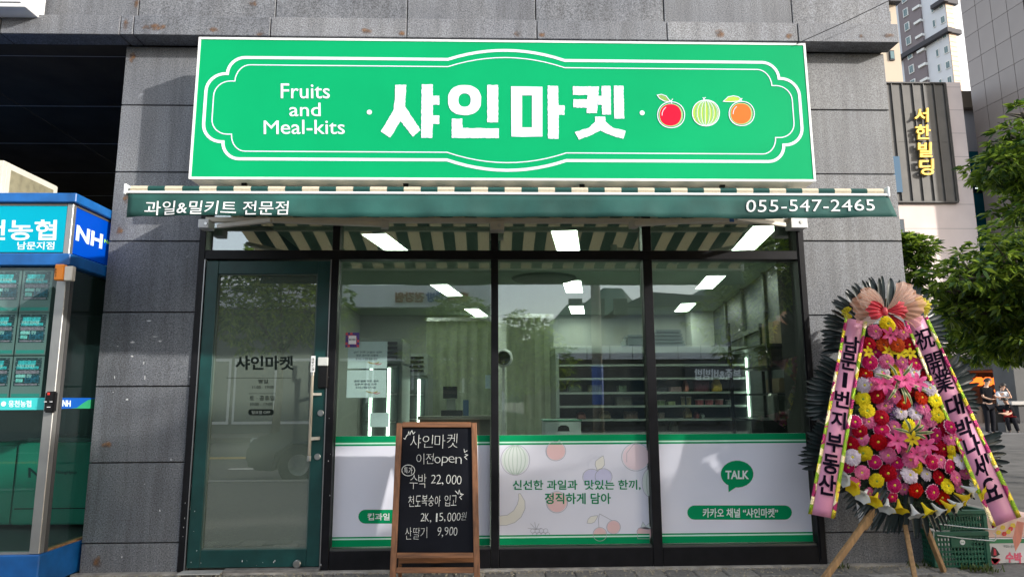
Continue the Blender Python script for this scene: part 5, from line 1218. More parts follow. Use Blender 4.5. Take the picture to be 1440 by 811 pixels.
def ribbon(tl, tr, bl, br, chars, dt, db):
    N = 26; rows_ = []
    for i in range(N+1):
        t = i/N; d = dt+(db-dt)*t+.012*math.sin(t*9); l = W(tl[0]+(bl[0]-tl[0])*t, tl[1]+(bl[1]-tl[1])*t, d); r = W(tr[0]+(br[0]-tr[0])*t, tr[1]+(br[1]-tr[1])*t, d+.01*math.sin(t*5+1)); rows_.append((l, r))
    def band(s0, s1, off, m, name):
        vs = []
        for l, r in rows_:
            for s in (s0, (s0+s1)/2, s1): vs.append(l+(r-l)*s+Vector((0, -off+.006*math.sin(s*3.1), 0)))
        fs = [f for i in range(N) for f in ((3*i, 3*i+1, 3*i+4, 3*i+3), (3*i+1, 3*i+2, 3*i+5, 3*i+4))]
        o = B().add(vs, fs).build(name, m, wrt, smooth=True); md = o.modifiers.new('s', 'SOLIDIFY'); md.thickness = .001; return o
    rb = band(.13, .87, 0, RB, 'ribbon'); band(0, .145, .0025, SQ, 'ribbon_border'); band(.855, 1, .0025, SQ, 'ribbon_border')
    b = B(); ax = (rows_[-1][0]-rows_[0][0]).normalized(); 
    for ch, (x, y), sz in chars:
        # local frame of the strip at that height
        c = W(x, y, 0); t = min(1, max(0, (y-(tl[1]+tr[1])/2)/((bl[1]+br[1])/2-(tl[1]+tr[1])/2))); k = t*N; i = min(N-1, int(k)); l = rows_[i][0].lerp(rows_[i+1][0], k-i); r = rows_[i][1].lerp(rows_[i+1][1], k-i)
        U = (r-l).normalized(); V = (rows_[i][0]-rows_[i+1][0]).normalized(); mid = (l+r)/2; s = sz/960*4.35*1.08
        V2 = (V*.6+Vector((0, 0, 1))*.4).normalized()
        ws = s*(.32 if ch == '1' else 1); hs = s*(1.05 if ch == '1' else 1.13); n0 = len(b.v)
        bl_ = mid-U*ws*.5-V2*hs*.5; put_text(b, ch, bl_, bl_+U*ws, bl_+V2*hs, thick=.0012, off=.0, bold=.028 if ord(ch) < 0x4e00 or ord(ch) > 0x9fff else .018)
    zt_, zb_ = rows_[0][0].z, rows_[-1][0].z
    for i, p in enumerate(b.v):
        k = min(N-.001, max(0, (zt_-p[2])/(zt_-zb_)*N)); q = int(k); l = rows_[q][0].lerp(rows_[q+1][0], k-q); r = rows_[q][1].lerp(rows_[q+1][1], k-q)
        sx = (p[0]-l.x)/(r.x-l.x); b.v[i] = (p[0], l.y+(r.y-l.y)*sx+.006*math.sin(sx*3.1)-.0045-(.001 if p[1] < bl_.y-.0006 else 0), p[2])
    b.build('lettering', INK, rb)
ribbon((1188, 446), (1219, 452), (1136, 722), (1174, 729), [('남', (1198, 484), 20), ('문', (1193, 508), 20), ('1', (1187, 534), 19), ('번', (1182, 561), 20), ('지', (1176, 590), 20), ('부', (1170, 622), 22), ('동', (1164, 652), 22), ('산', (1158, 681), 23)], .06, .13)
ribbon((1271, 452), (1303, 442), (1395, 742), (1436, 726), [('祝', (1297, 476), 25), ('開', (1310, 510), 25), ('業', (1325, 536), 25), ('대', (1342, 570), 24), ('박', (1354, 602), 24), ('나', (1367, 627), 24), ('세', (1382, 656), 25), ('요', (1396, 687), 25)], .06, .10)
b = B(); b.add([W(1424, 757, .08), W(1430, 732, .1), W(1440, 734, .12), W(1436, 760, .1), W(1428, 775, .09)], [(0, 1, 2, 3, 4)]); b.build('ribbon_tail', thin('salmon_ribbon', (.8, .3, .2), .4, .2), wrt)
# organza bow
def organza(n_, c, a=.75):
    m = thin(n_, c, .45, .45, noise=(9, .12)); n = m.node_tree; out = n.nodes['Material Output']; cur = out.inputs[0].links[0].from_socket
    t = n.nodes.new('ShaderNodeBsdfTransparent'); mx = n.nodes.new('ShaderNodeMixShader'); mx.inputs[0].default_value = a; n.links.new(t.outputs[0], mx.inputs[1]); n.links.new(cur, mx.inputs[2]); n.links.new(mx.outputs[0], out.inputs[0]); return m
OP = organza('organza_peach', (.9, .5, .34), .55); ORD = mat('bow_red_satin', (.65, .06, .08), .35, noise=(40, .4), stretch=(1, 1, 6)); OPK = organza('organza_pale', (.9, .7, .6), .5)
def loop(c, a0, a1, L, name, m, pl_=9, amp=.012, puff=.06, dd=.12):
    na, nr = 60, 8; vs = []
    for i in range(na+1):
        s = i/na; a = R_(a0+(a1-a0)*s); Lr = L*(.8+.2*math.sin(s*math.pi))*(1+.05*math.sin(s*17))
        for k in range(nr+1):
            t = k/nr; r = Lr*t; pf = puff*math.sin(t*math.pi*.8)+amp*t*math.sin(s*pl_*6.283+t*2)
            P = W(c[0], c[1], dd)+Vector((math.cos(a)*r, -pf, math.sin(a)*r)); vs.append(P)
    fs = [(i*(nr+1)+k, i*(nr+1)+k+1, (i+1)*(nr+1)+k+1, (i+1)*(nr+1)+k) for i in range(na) for k in range(nr)]
    o = B().add(vs, fs).build(name, m, wrt, smooth=True); return o
kn = (1244, 438)
bw = loop(kn, 125, 215, .235, 'bow_loop', OP); loop(kn, 120, 170, .2, 'bow_loop', OPK, 6, dd=.16); loop(kn, -35, 70, .25, 'bow_loop', OP); loop(kn, 20, 68, .235, 'bow_loop', OPK, 6, dd=.16)
loop(kn, 140, 215, .13, 'bow_inner_loop', ORD, 5, .01, .05, .2); loop(kn, -30, 40, .13, 'bow_inner_loop', ORD, 5, .01, .05, .2); loop(kn, -60, -35, .16, 'bow_tail', ORD, 3, .01, .02, .19)
B().lathe([(0, -.03), (.014, -.024), (.02, 0), (.014, .024), (0, .03)], W(*kn, .24), 10, ax=(0, 0, 1)).build('bow_knot', ORD, wrt, smooth=True)
YM = organza('yellow_mesh', (.75, .65, .03), .85)
loop((1192, 440), 60, 300, .045, 'mesh_ruffle', YM, 8, .01, .02, .08); loop((1292, 432), -70, 120, .075, 'mesh_ruffle', YM, 9, .012, .02, .1)

# ================================================================== CRATES AND CARTONS, RIGHT
CG = mat('crate_green', (.012, .1, .06), .42, noise=(6, .2)); cyy = -.12
def crate(x0, y0, x1, y1, Y, lab, dep=.36, rows_=6, colsn=14, plate=True):
    pl = PY(Y); a, c = pl.at(x0, y1), pl.at(x1, y0); z0, z1 = max(a.z, .004), c.z; X0, X1 = a.x, c.x; t = empty('plastic_crate', (X0, Y, z0), lab, 'crate')
    w_ = X1-X0; h = z1-z0
    B().box(X0, X1, Y-.012, Y+.012, z1-.03, z1).box(X0, X0+.024, Y+.0125, Y+dep, z1-.03, z1).box(X1-.024, X1, Y+.0125, Y+dep, z1-.03, z1).box(X0, X1, Y+dep+.0005, Y+dep+.02, z1-.03, z1).build('rim', CG, t, bevel=.003)
    B().box(X0, X0+.03, Y-.008, Y+.02, z0, z1-.031).box(X1-.03, X1, Y-.008, Y+.02, z0, z1-.031).box(X0, X0+.03, Y+dep-.02, Y+dep, z0, z1-.031).box(X1-.03, X1, Y+dep-.02, Y+dep, z0, z1-.031).build('corner_post', CG, t, bevel=.003)
    b = B(); xa, xb, za, zb__ = X0+.031, X1-.031, z0, z1-.031
    for i in range(rows_+1): z = za+(zb__-za-.014)*i/rows_; b.box(xa, xb, Y, Y+.008, z, z+.014)
    for i in range(colsn+1): x = xa+(xb-xa-.008)*i/colsn; b.box(x, x+.008, Y-.002, Y+.0075, za, zb__)
    for xs in (X0+.004, X1-.012):
        for i in range(rows_+1): z = za+(zb__-za-.014)*i/rows_; b.box(xs, xs+.008, Y+.021, Y+dep-.021, z, z+.014)
        for i in range(colsn+1): y = Y+.021+(dep-.05)*i/colsn; b.box(xs+.001, xs+.007, y, y+.008, za, zb__)
    b.build('lattice_wall', CG, t)
    B().box(X0+.02, X1-.02, Y+.012, Y+dep-.01, z0, z0+.01).build('crate_floor', CG, t)
    if plate:
        B().box(X0+w_*.32, X0+w_*.68, Y-.006, Y-.0022, z0+h*.56, z1-.034).build('label_plate', CG, t, bevel=.001)
        cc = Vector((X0+w_*.52, Y-.0075, z0+h*.70)); B().lathe([(0, 0), (.018, 0), (.018, .0014)], cc, 20, ax=(0, 1, 0)).build('round_label', WHT, t)
        b = B(); put_text(b, '농협', cc+Vector((-.009, -.0004, -.004)), cc+Vector((.009, -.0004, -.004)), cc+Vector((-.009, -.0004, .004)), thick=.0004, bold=.01); b.build('lettering', TG, t)
    return X0, X1, z0, z1
X0, X1, z0, z1 = crate(1316, 746, 1389, 812, cyy, 'lower green lattice crate with a round label right of the pillar')
crate(1320, 716, 1386, 745.5, cyy+.01, 'upper green lattice crate stacked behind the wreath', rows_=2, plate=False)
wb = empty('wire_carrier', (X0, cyy-.05, z1), 'bent white wire rack hung on the front of the green crates', 'wire rack')
for ya, yb_ in ((738, 744), (754, 760)):
    pl = PY(cyy-.05); P = [pl.at(1318, ya-2), pl.at(1360, (ya+yb_)/2), pl.at(1398, yb_), pl.at(1400.5, yb_-2), pl.at(1400, yb_-9), pl.at(1397, yb_-11)]; B().tube(P, .0035, 6).build('wire_loop', mat('white_wire', (.6, .62, .62), .35, .6), wb)
B().tube([PY(cyy-.05).at(1313, 742), PY(cyy-.05).at(1313.5, 775)], .003, 6).build('wire_loop', _m['white_wire'], wb)
# watermelon cartons
CW = mat('carton_white', (.6, .58, .57), .7, noise=(7, .06)); CRD = mat('carton_red', (.55, .03, .06), .6); CGN = mat('carton_green', (.03, .2, .08), .6)
Yk = .02; pk = PY(Yk)
a, c = pk.at(1392, 811), pk.at(1392, 757)
kxl = pk.at(1391, 790).x; kxr = kxl+.5; zt2 = pk.at(1400, 757).z
k2 = empty('fruit_carton', (kxl, Yk, 0), 'white watermelon carton with red lettering on the ground at the right edge', 'carton')
B().box(kxl, kxr, Yk, Yk+.35, -.008, zt2).build('carton_body', CW, k2, bevel=.004)
B().box(kxl+.001, kxr+.001, Yk-.0016, Yk-.0004, zt2-.03, zt2-.002).build('printed_band', CGN, k2)
b = B(); b.prism([pk.at(*p, .0004) for p in ((1391, 793), (1415, 798), (1445, 806), (1470, 812), (1470, 830), (1391, 830))][::-1], FN, .0012); b.build('printed_band', CRD, k2)
b = B(); rect_text(b, pk, '수박', 1414, 775, 1437, 790, dy=1.5, thick=.001, off=.0015, bold=.045); b.build('lettering', mat('print_pinkred', (.75, .12, .2), .6), k2)
b = B(); rect_text(b, pk, '맛있는 꿀수박', 1411, 765, 1430, 769, dy=1, thick=.0008, off=.0015); rect_text(b, pk, 'Sweet Fresh Watermelon', 1415, 789, 1438, 793, dy=2.5, thick=.0008, off=.0015); b.build('lettering', mat('print_grey', (.2, .25, .22), .6), k2)
b = B(); hc = (1399, 786)
b.prism([pk.at(hc[0]-8+0*i+16*i/10, hc[1]+ (7*math.sin(math.pi*i/10)), .0016) for i in range(11)][::-1]+[pk.at(hc[0]+7, hc[1]-1.5, .0016), pk.at(hc[0]-7, hc[1]-2.5, .0016)], FN, .0008)
b.build('melon_print', CRD, k2)
b = B(); b.prism([pk.at(*p, .0017) for p in ((1395, 768), (1400, 770), (1406, 779), (1398, 783), (1392, 780))], FN, .0008); b.build('melon_print', mat('melon_dark', (.02, .02, .02), .6), k2)
b = B(); b.prism([pk.at(*p, .0028) for p in ((1397, 770), (1400, 772), (1401, 780), (1397, 780))], FN, .0008); b.build('melon_print', CRD, k2)
k3 = empty('fruit_carton', (kxl-.02, Yk, zt2), 'upper carton with peach and yellow printing stacked under the ribbon tail', 'carton')
zt3 = pk.at(1400, 728).z; B().box(kxl-.02, kxr-.03, Yk+.03, Yk+.36, zt2+.002, zt3).build('carton_body', mat('carton_peach', (.62, .42, .35), .7, noise=(12, .1)), k3, bevel=.004)
pq = PY(Yk+.03)
for n_, cc, L in (('red', (.6, .06, .05), [(1421, 743), (1433, 747), (1412, 750)]), ('yellow', (.7, .5, .05), [(1410, 741), (1418, 747), (1424, 738), (1404, 748), (1430, 741)])):
    b = B()
    for x, y in L:
        for j in range(6): a = j*1.05; b.prism([pq.at(x+2.2*math.cos(a)+1.7*math.cos(t), y+2*math.sin(a)+1.5*math.sin(t), .0004+.0006*j) for t in [R_(-q*60) for q in range(6)]], FN, .0005)
    b.build('flower_print', mat('print_'+n_+'_flower', cc, .6), k3)

# ================================================================== BEYOND, RIGHT
def wall_face(pl, pts, name, m, parent, t=.3, bevel=0):
    P = [pl.at(*p) for p in pts]; b = B(); b.prism(P, -pl.n, t); return b.build(name, m, parent, bevel)
# --- gold-lettered building
GYd = 25.0; gp = PY(GYd)
PINK = mat('pinkish_render', (.72, .61, .57), .8, noise=(.7, .08), bump=(20, .1)); RIB = mat('dark_ribbed_metal', (.075, .072, .068), .5, .2, noise=(1.5, .15))
gb = empty('office_building', (14, GYd, 0), 'pale pink office building with a dark ribbed panel and gold letters', 'building')
xl, xr = gp.at(1225, 300).x, gp.at(1350, 118).x+.02; ztop_ = gp.at(1340, 116).z
zpan0, zpan1 = gp.at(1300, 285).z, gp.at(1300, 119).z; xp1 = gp.at(1325, 118).x; zg = gp.at(1330, 500).z
B().box(xl-.8, xr, GYd, GYd+9, zg, ztop_).build('wall', PINK, gb)
b = B()
for z in np.arange(zg+1.2, ztop_, 1.15): b.box(xl-.8, xr+.002, GYd-.004, GYd-.001, z, z+.018)
for x in (xp1+.05, ): b.box(x, x+.015, GYd-.005, GYd-.0015, zpan0, ztop_)
b.build('wall_joint', mat('pink_joint', (.33, .28, .27), .9), gb)
n = 9; pwid = (xp1-(xl-.6))/n
for i in range(n):
    x0 = xl-.6+i*pwid
    B().box(x0+.004, x0+pwid-.004, GYd-.08, GYd-.006, zpan0+.03, (zpan0+zpan1)/2-.005).build('panel_strip', RIB, gb); B().box(x0+.004, x0+pwid-.004, GYd-.08, GYd-.006, (zpan0+zpan1)/2+.005, zpan1-.03).build('panel_strip', RIB, gb)
    B().box(x0+pwid-.018, x0+pwid+.018, GYd-.15, GYd-.081, zpan0+.03, zpan1-.03).build('panel_rib', RIB, gb)
RB2 = mat('panel_border', (.025, .024, .024), .5)
B().box(xl-.65, xp1+.05, GYd-.17, GYd-.006, zpan1-.028, zpan1+.04).box(xl-.65, xp1+.05, GYd-.17, GYd-.006, zpan0-.04, zpan0+.028).box(xp1+.02, xp1+.08, GYd-.168, GYd-.007, zpan0+.03, zpan1-.03).build('panel_frame', RB2, gb)
GOLD = mat('gold_letter', (.9, .58, .07), .35, .1); gl = PY(GYd-.2)
for ch, (x0, y0, x1, y1) in zip('서한빌딩', ((1284.5, 153, 1304.5, 172.5), (1286, 176.5, 1307, 197), (1289.5, 201, 1309.5, 222), (1291.5, 224.5, 1312, 247))):
    b = B(); rect_text(b, gl, ch, x0, y0, x1, y1, thick=.09, bold=.02); b.build('letter', GOLD, gb)
WIN = mat('window_dark_glass', (.02, .04, .06), .08, spec=.8); 
wv = B().box(gp.at(1252, 250).x, gp.at(1264, 250).x, GYd-.2, GYd-.171, gp.at(1258, 272).z, gp.at(1258, 222).z); wv.build('window', mat('blue_window', (.05, .12, .2), .1), gb)
for x0, x1, y0, y1 in ((1258, 1271, 308, 330), (1296, 1307, 419, 431), (1285, 1294, 419, 431)):
    f = pxbox('window', x0, y0, x1, y1, GYd-.03, .028, RB2, gb, 0); pxbox('pane', x0+1, y0+1, x1-1, y1-1, GYd-.04, .009, WIN, f, 0)
# restaurant at its foot
TZ0 = at(1420, 611, 17).z+.002
B().box(gp.at(1300, 500).x, gp.at(1470, 500).x, GYd-6.5, GYd-.002, gp.at(1400, 524).z, gp.at(1400, 524).z+.25).build('canopy', mat('canopy_dark', (.03, .03, .03), .6), gb)  # forward reach added to throw shade on the terrace in place of tree shade
B().box(gp.at(1280, 500).x, gp.at(1480, 500).x, GYd-.06, GYd-.004, TZ0, gp.at(1400, 524).z-.002).build('interior_shade_sheet', mat('warm_shade', (.03, .015, .01), .7, noise=(2, .5)), gb)  # thin sheet before the wall, its dark colour painted as the shade inside
lan = emis('lantern_glow', (1.0, .16, .02), 1.5)
for i, (x0, x1, y0, y1) in enumerate(((1361, 1371, 532, 540), (1372, 1382, 530, 542), (1384.5, 1394.5, 530, 542), (1397, 1407, 529.5, 541.5), (1346, 1358, 534, 538), (1399, 1408, 546.5, 560))):
    Y = GYd-.5; a, c = at(x0, y1, Y), at(x1, y0, Y); r = (c.x-a.x)/2; h = c.z-a.z; cx = (a.x+c.x)/2; t = empty('lantern', (cx, Y, c.z), f'glowing orange lantern, number {["second","third","fourth","fifth","first","lowest"][i]} from the left under the dark canopy' if i != 5 else 'glowing orange lantern hanging lower behind the standing man', 'lantern', 'orange lanterns under the canopy')
    B().lathe([(r*.5, 0), (r*.95, h*.2), (r, h*.5), (r*.95, h*.8), (r*.5, h)], (cx, Y, a.z), 14).build('shade', lan, t, smooth=True); B().tube([(cx, Y, c.z), (cx, Y, c.z+.15)], .01, 5).build('cord', BLACK, t)
# terrace, stone pier and planter wall
box('terrace', at(1285, 600, 17).x-1, gp.at(1500, 600).x, 16.2, GYd+.3, -.029, at(1420, 611, 17).z, mat('terrace_stone', (.13, .125, .12), .8, noise=(3, .3), bump=(30, .3)), kind='structure')
TZ = at(1420, 611, 17).z
pr = empty('stone_pier', (at(1430, 600, 19.0).x, 19, TZ), 'dark stone pier rising at the right edge behind the tables', 'pier')
pa = at(1424, 510, 18.6); b = B().box(pa.x, pa.x+2, 18.6, 19.6, TZ+.001, pa.z+.3); b.build('pier_block', mat('pier_stone', (.05, .052, .055), .6, noise=(2, .2)), pr)
pa = at(1419, 564, 17.9); 
tbl = empty('terrace_counter', (pa.x, 17.9, TZ), 'pale topped counter beside the seated man', 'counter')
B().box(pa.x, pa.x+2.2, 17.8, 18.4, pa.z-.12, pa.z).build('counter_top', mat('pale_stone', (.42, .4, .38), .6), tbl, bevel=.01); B().box(pa.x+.3, pa.x+2.2, 17.9, 18.4, TZ+.001, pa.z-.121).build('counter_body', mat('dark_slats', (.03, .03, .035), .6), tbl)
# plant card-like sign on pier: pale leafy notice strip
b = B(); 
# parasol-dark background clutter: stools
for i, x in enumerate((1344, 1358)):
    c = at(x, 600, 18.2); t = empty('stool', (c.x, 18.2, TZ), f'{"left" if i == 0 else "right"} wooden terrace stool seen between the wreath leaves', 'stool', 'terrace stools')
    B().lathe([(0, .43), (.17, .43), (.18, .45), (.17, .47), (0, .47)], (c.x, 18.2, TZ), 14).build('seat', mat('stool_wood', (.3, .18, .08), .6), t)
    for dx, dy in ((-.12, -.12), (.12, -.12), (.12, .12), (-.12, .12)): B().bar((c.x+dx*1.2, 18.2+dy*1.2, TZ), (c.x+dx*.8, 18.2+dy*.8, TZ+.43), .03, .03).build('leg', BLACK, t)
# --- white annex and teal glazing between
an = empty('annex_building', (26, 30, 0), 'white annex with teal windows between the pink building and the panelled one', 'building')
ap = PY(28.0)
P = [(1350.5, 205), (1382, 205), (1392, 420), (1352, 420)]
za = lambda y, x=1365: ap.at(x, y).z
xa0, xa1 = ap.at(1346, 190).x, ap.at(1400, 200).x
B().box(xa0-1, xa1+4, 28, 38, 0, za(155)).build('wall', mat('annex_white', (.62, .62, .66), .7), an)
B().box(xa0-.2, xa1+2, 27.6, 27.99, za(156), za(133)).build('cornice', mat('annex_brown', (.2, .16, .12), .7), an)
B().box(xa0+.05, xa1+2, 27.9, 27.985, za(480), za(214)).build('window', mat('teal_glass', (.015, .16, .22), .1, spec=.7), an)
for y in (243, 256, 271): B().box(xa0+.05, xa1+2, 27.86, 27.895, za(y+1), za(y)).build('window_bar', RB2, an)
B().box(xa0+.05, xa1+2, 27.87, 27.899, za(271), za(244)).build('pane', WIN, an)
B().box(xa0-.05, xa0+.04, 27.8, 27.985, za(480), za(210)).build('window_frame', RB2, an)
FARL = emis('far_lamp', (.9, 1, 1), 1.0)
for x, y in ((1366, 252), (1379, 247), (1372, 264)): pxbox('ceiling_lamp', x, y, x+3, y+1.5, 27.85, .01, FARL, an, 0)
# --- panelled building on the right, side wall running towards us
pn = empty('panelled_building', (24, 24, 0), 'large brown grey panelled building filling the upper right corner', 'building')
C0 = at(1386, 300, 26.0); dirv = Vector((-.13, .9915, 0)).normalized(); nrm = Vector((-dirv.y, dirv.x, 0))
pp = Pl(C0, nrm); PMT = mat('composite_panel', (.27, .24, .225), .42, .2, noise=(.6, .06)); JT = mat('panel_gap', (.05, .045, .045), .8)
far = C0; L = 3.4
near = far-dirv*L
b = B(); 
cs = [far, near, near-nrm*9, far-nrm*9]
b.add([c.xy.to_3d()+Vector((0, 0, z)) for z in (2.4, 30) for c in cs], [(0, 1, 2, 3), (4, 7, 6, 5), (0, 4, 5, 1), (1, 5, 6, 2), (2, 6, 7, 3), (3, 7, 4, 0)]); b.build('core', JT, pn)
for k_ in (.4, L-.4):
    c_ = far-dirv*k_-nrm*.8; B().tube([(c_.x, c_.y, -.03), (c_.x, c_.y, 2.41)], .28, 14).build('column', _m['pier_stone'], pn, smooth=True)
pwd, phh = .82, 1.3; nC_ = int(L/pwd); tilt = 0
z00 = pp.at(1372, 117).z % phh
pproto = None
for i in range(nC_):
    for k in range(0, 21):
        z0 = z00+k*phh+1.2
        if z0 < 2.5: continue
        a = far-dirv*(i*pwd+.012); c = far-dirv*((i+1)*pwd-.012)
        if pproto is None:
            P0 = [Vector((0, 0, 0)), -dirv*(pwd-.024), -dirv*(pwd-.024)+Vector((0, 0, phh-.02)), Vector((0, 0, phh-.02))]
            bb = B(); bb.add(P0+[p+nrm*.03 for p in P0], [(4, 5, 6, 7), (0, 3, 2, 1), (0, 1, 5, 4), (1, 2, 6, 5), (2, 3, 7, 6), (3, 0, 4, 7)])
            o = bb.build('wall_panel', PMT, None); o.parent = pn; pproto = o
        else: o = pproto.copy(); COL.objects.link(o)
        o.location = Vector((a.x, a.y, z0))-pn.location
# --- apartment tower, far
ta = Vector((-.237, .971, 0)).normalized(); tb_ = Vector((.971, .237, 0)); nl = Vector((-ta.y, ta.x, 0)); nl = Vector((-.971, -.237, 0)); nr_ = -ta
TC = at(1342, 120, 112.0); 
def colz(px, py): return at(px, py, 112.0)
tw = empty('apartment_tower', (TC.x, TC.y, 0), 'tall white and grey apartment tower rising behind the gold-lettered building', 'building')
TL = Pl(TC, nl); TR = Pl(TC, nr_)
TWH = mat('tower_white', (.62, .66, .72), .8); TGY = mat('tower_grey', (.2, .175, .19), .8, noise=(.3, .05)); TBG = mat('tower_beige', (.66, .52, .42), .8); TBK = mat('tower_band', (.04, .04, .05), .7); TWN = mat('tower_window', (.12, .2, .22), .2); TWF = mat('tower_window_frame', (.75, .78, .78), .6)
HT = 118.0; LL = 40.0; WR = 11.0
cs = [TC, TC+ta*LL, TC+ta*LL+tb_*WR, TC+tb_*WR]
b = B(); b.add([c.xy.to_3d()+Vector((0, 0, z)) for z in (0, HT) for c in cs], [(0, 1, 2, 3), (4, 7, 6, 5), (0, 4, 5, 1), (1, 5, 6, 2), (2, 6, 7, 3), (3, 7, 4, 0)]); b.build('wall', TWH, tw)
def s_of(px, py): p = TL.at(px, py); return (p-TC).dot(ta), p.z
def lface(name, s0, s1, z0, z1, m, parent=None, off=.05, th=.3):
    a, c = TC+ta*s0, TC+ta*s1; b = B(); P = [a, c]; V = []
    for q in (a, c): 
        for z in (z0, z1):
            for o_ in (-.0, off+th): V.append(q.xy.to_3d()+Vector((0, 0, z))+nl*(o_ if o_ else -.05))
    b.add(V, [(0, 1, 3, 2), (4, 6, 7, 5), (0, 4, 5, 1), (2, 3, 7, 6), (0, 2, 6, 4), (1, 5, 7, 3)]); return b.build(name, m, parent or tw)
sg0, _ = s_of(1305, 95); sg1, _ = s_of(1273, 95); zt_w = s_of(1300, 2)[1]
lface('grey_panel', sg0, sg1, 30, zt_w+3, TGY)
FH = 3.05
def rowz(px, py, k): return s_of(px, py)[1]+k*FH
sA0, z1_w = s_of(1334, 71); sA1, _ = s_of(1328, 75)
b0 = s_of(1331, 73)[1]
wv_ = None
for (pxa, pxb, py, hh, off) in ((1328, 1335, 72, 1.5, .1), (1317, 1321, 76, 1.6, .1), (1277, 1284, 60, 1.7, .5), (1251.5, 1256, 95, 1.8, .1)):
    s1_, zc = s_of(pxa, py); s0_, _ = s_of(pxb, py)
    for k in range(-4, 7):
        z = zc+k*FH
        f = lface('window', s0_, s1_, z-hh/2, z+hh/2, TWF, None, off, .04); mid = (s0_+s1_)/2
        lface('pane', s0_+.15*abs(s1_-s0_), mid-.04*abs(s1_-s0_), z-hh/2+.15, z+hh/2-.15, TWN, f, off+.05, .04); lface('pane', mid+.04*abs(s1_-s0_), s1_-.15*abs(s1_-s0_), z-hh/2+.15, z+hh/2-.15, TWN, f, off+.05, .04)
s1_, zc = s_of(1293, 75); s0_, _ = s_of(1303, 72)
for k in range(-4, 7): lface('ledge_unit', s0_, s1_, zc+k*FH-.25, zc+k*FH+.25, TWF, None, .4, .3)
zb1 = s_of(1338, 42)[1]
lface('band', -.8, LL, zb1-.45, zb1+.45, TBK, None, .5, .5)
for k in (2, 4): zz = zb1+k*FH; s_e = s_of(1315, 20)[0]; lface('band', -.8, s_e, zz-.4, zz+.4, TBK, None, .5, .5)
# beige brick return on the right face
def rface(name, s0, s1, z0, z1, m, th=.2):
    a, c = TC+tb_*s0, TC+tb_*s1; V = []
    for q in (a, c):
        for z in (z0, z1):
            for o_ in (-.05, th): V.append(q.xy.to_3d()+Vector((0, 0, z))+nr_*o_)
    return B().add(V, [(0, 1, 3, 2), (4, 6, 7, 5), (0, 4, 5, 1), (2, 3, 7, 6), (0, 2, 6, 4), (1, 5, 7, 3)]).build(name, m, tw)
z = 30
while z < HT: rface('brick_course', .0, 1.7, z, z+.9, TBG, .12); z += .97
for k in (0, 2, 4): rface('band', -.5, 2.6, zb1+k*FH-.45, zb1+k*FH+.45, TBK, .6)
# older beige block behind the ledge, top left of that gap
ob2 = empty('beige_block', (52, 90, 0), 'beige apartment block peeping above the ledge corner', 'building')
q = PY(90.0); a, c = q.at(1225, 60), q.at(1258.5, 0); bq = B().box(a.x, c.x, 90, 100, 0, c.z+25); bq.build('wall', mat('old_beige', (.5, .42, .33), .8), ob2)
for k in range(6):
    zz = q.at(1250, 24).z+(k-2)*3.2; f = B().box(q.at(1244, 20).x, q.at(1251, 20).x, 89.8, 89.99, zz-.8, zz+.8).build('window', TBK, ob2); B().box(q.at(1245, 20).x, q.at(1250, 20).x, 89.7, 89.79, zz-.6, zz+.6).build('pane', TWN, f)
B().box(q.at(1240, 20).x-3, q.at(1264, 20).x, 89, 90.5, q.at(1250, 7).z, q.at(1250, 4).z).build('cornice', TBK, ob2)

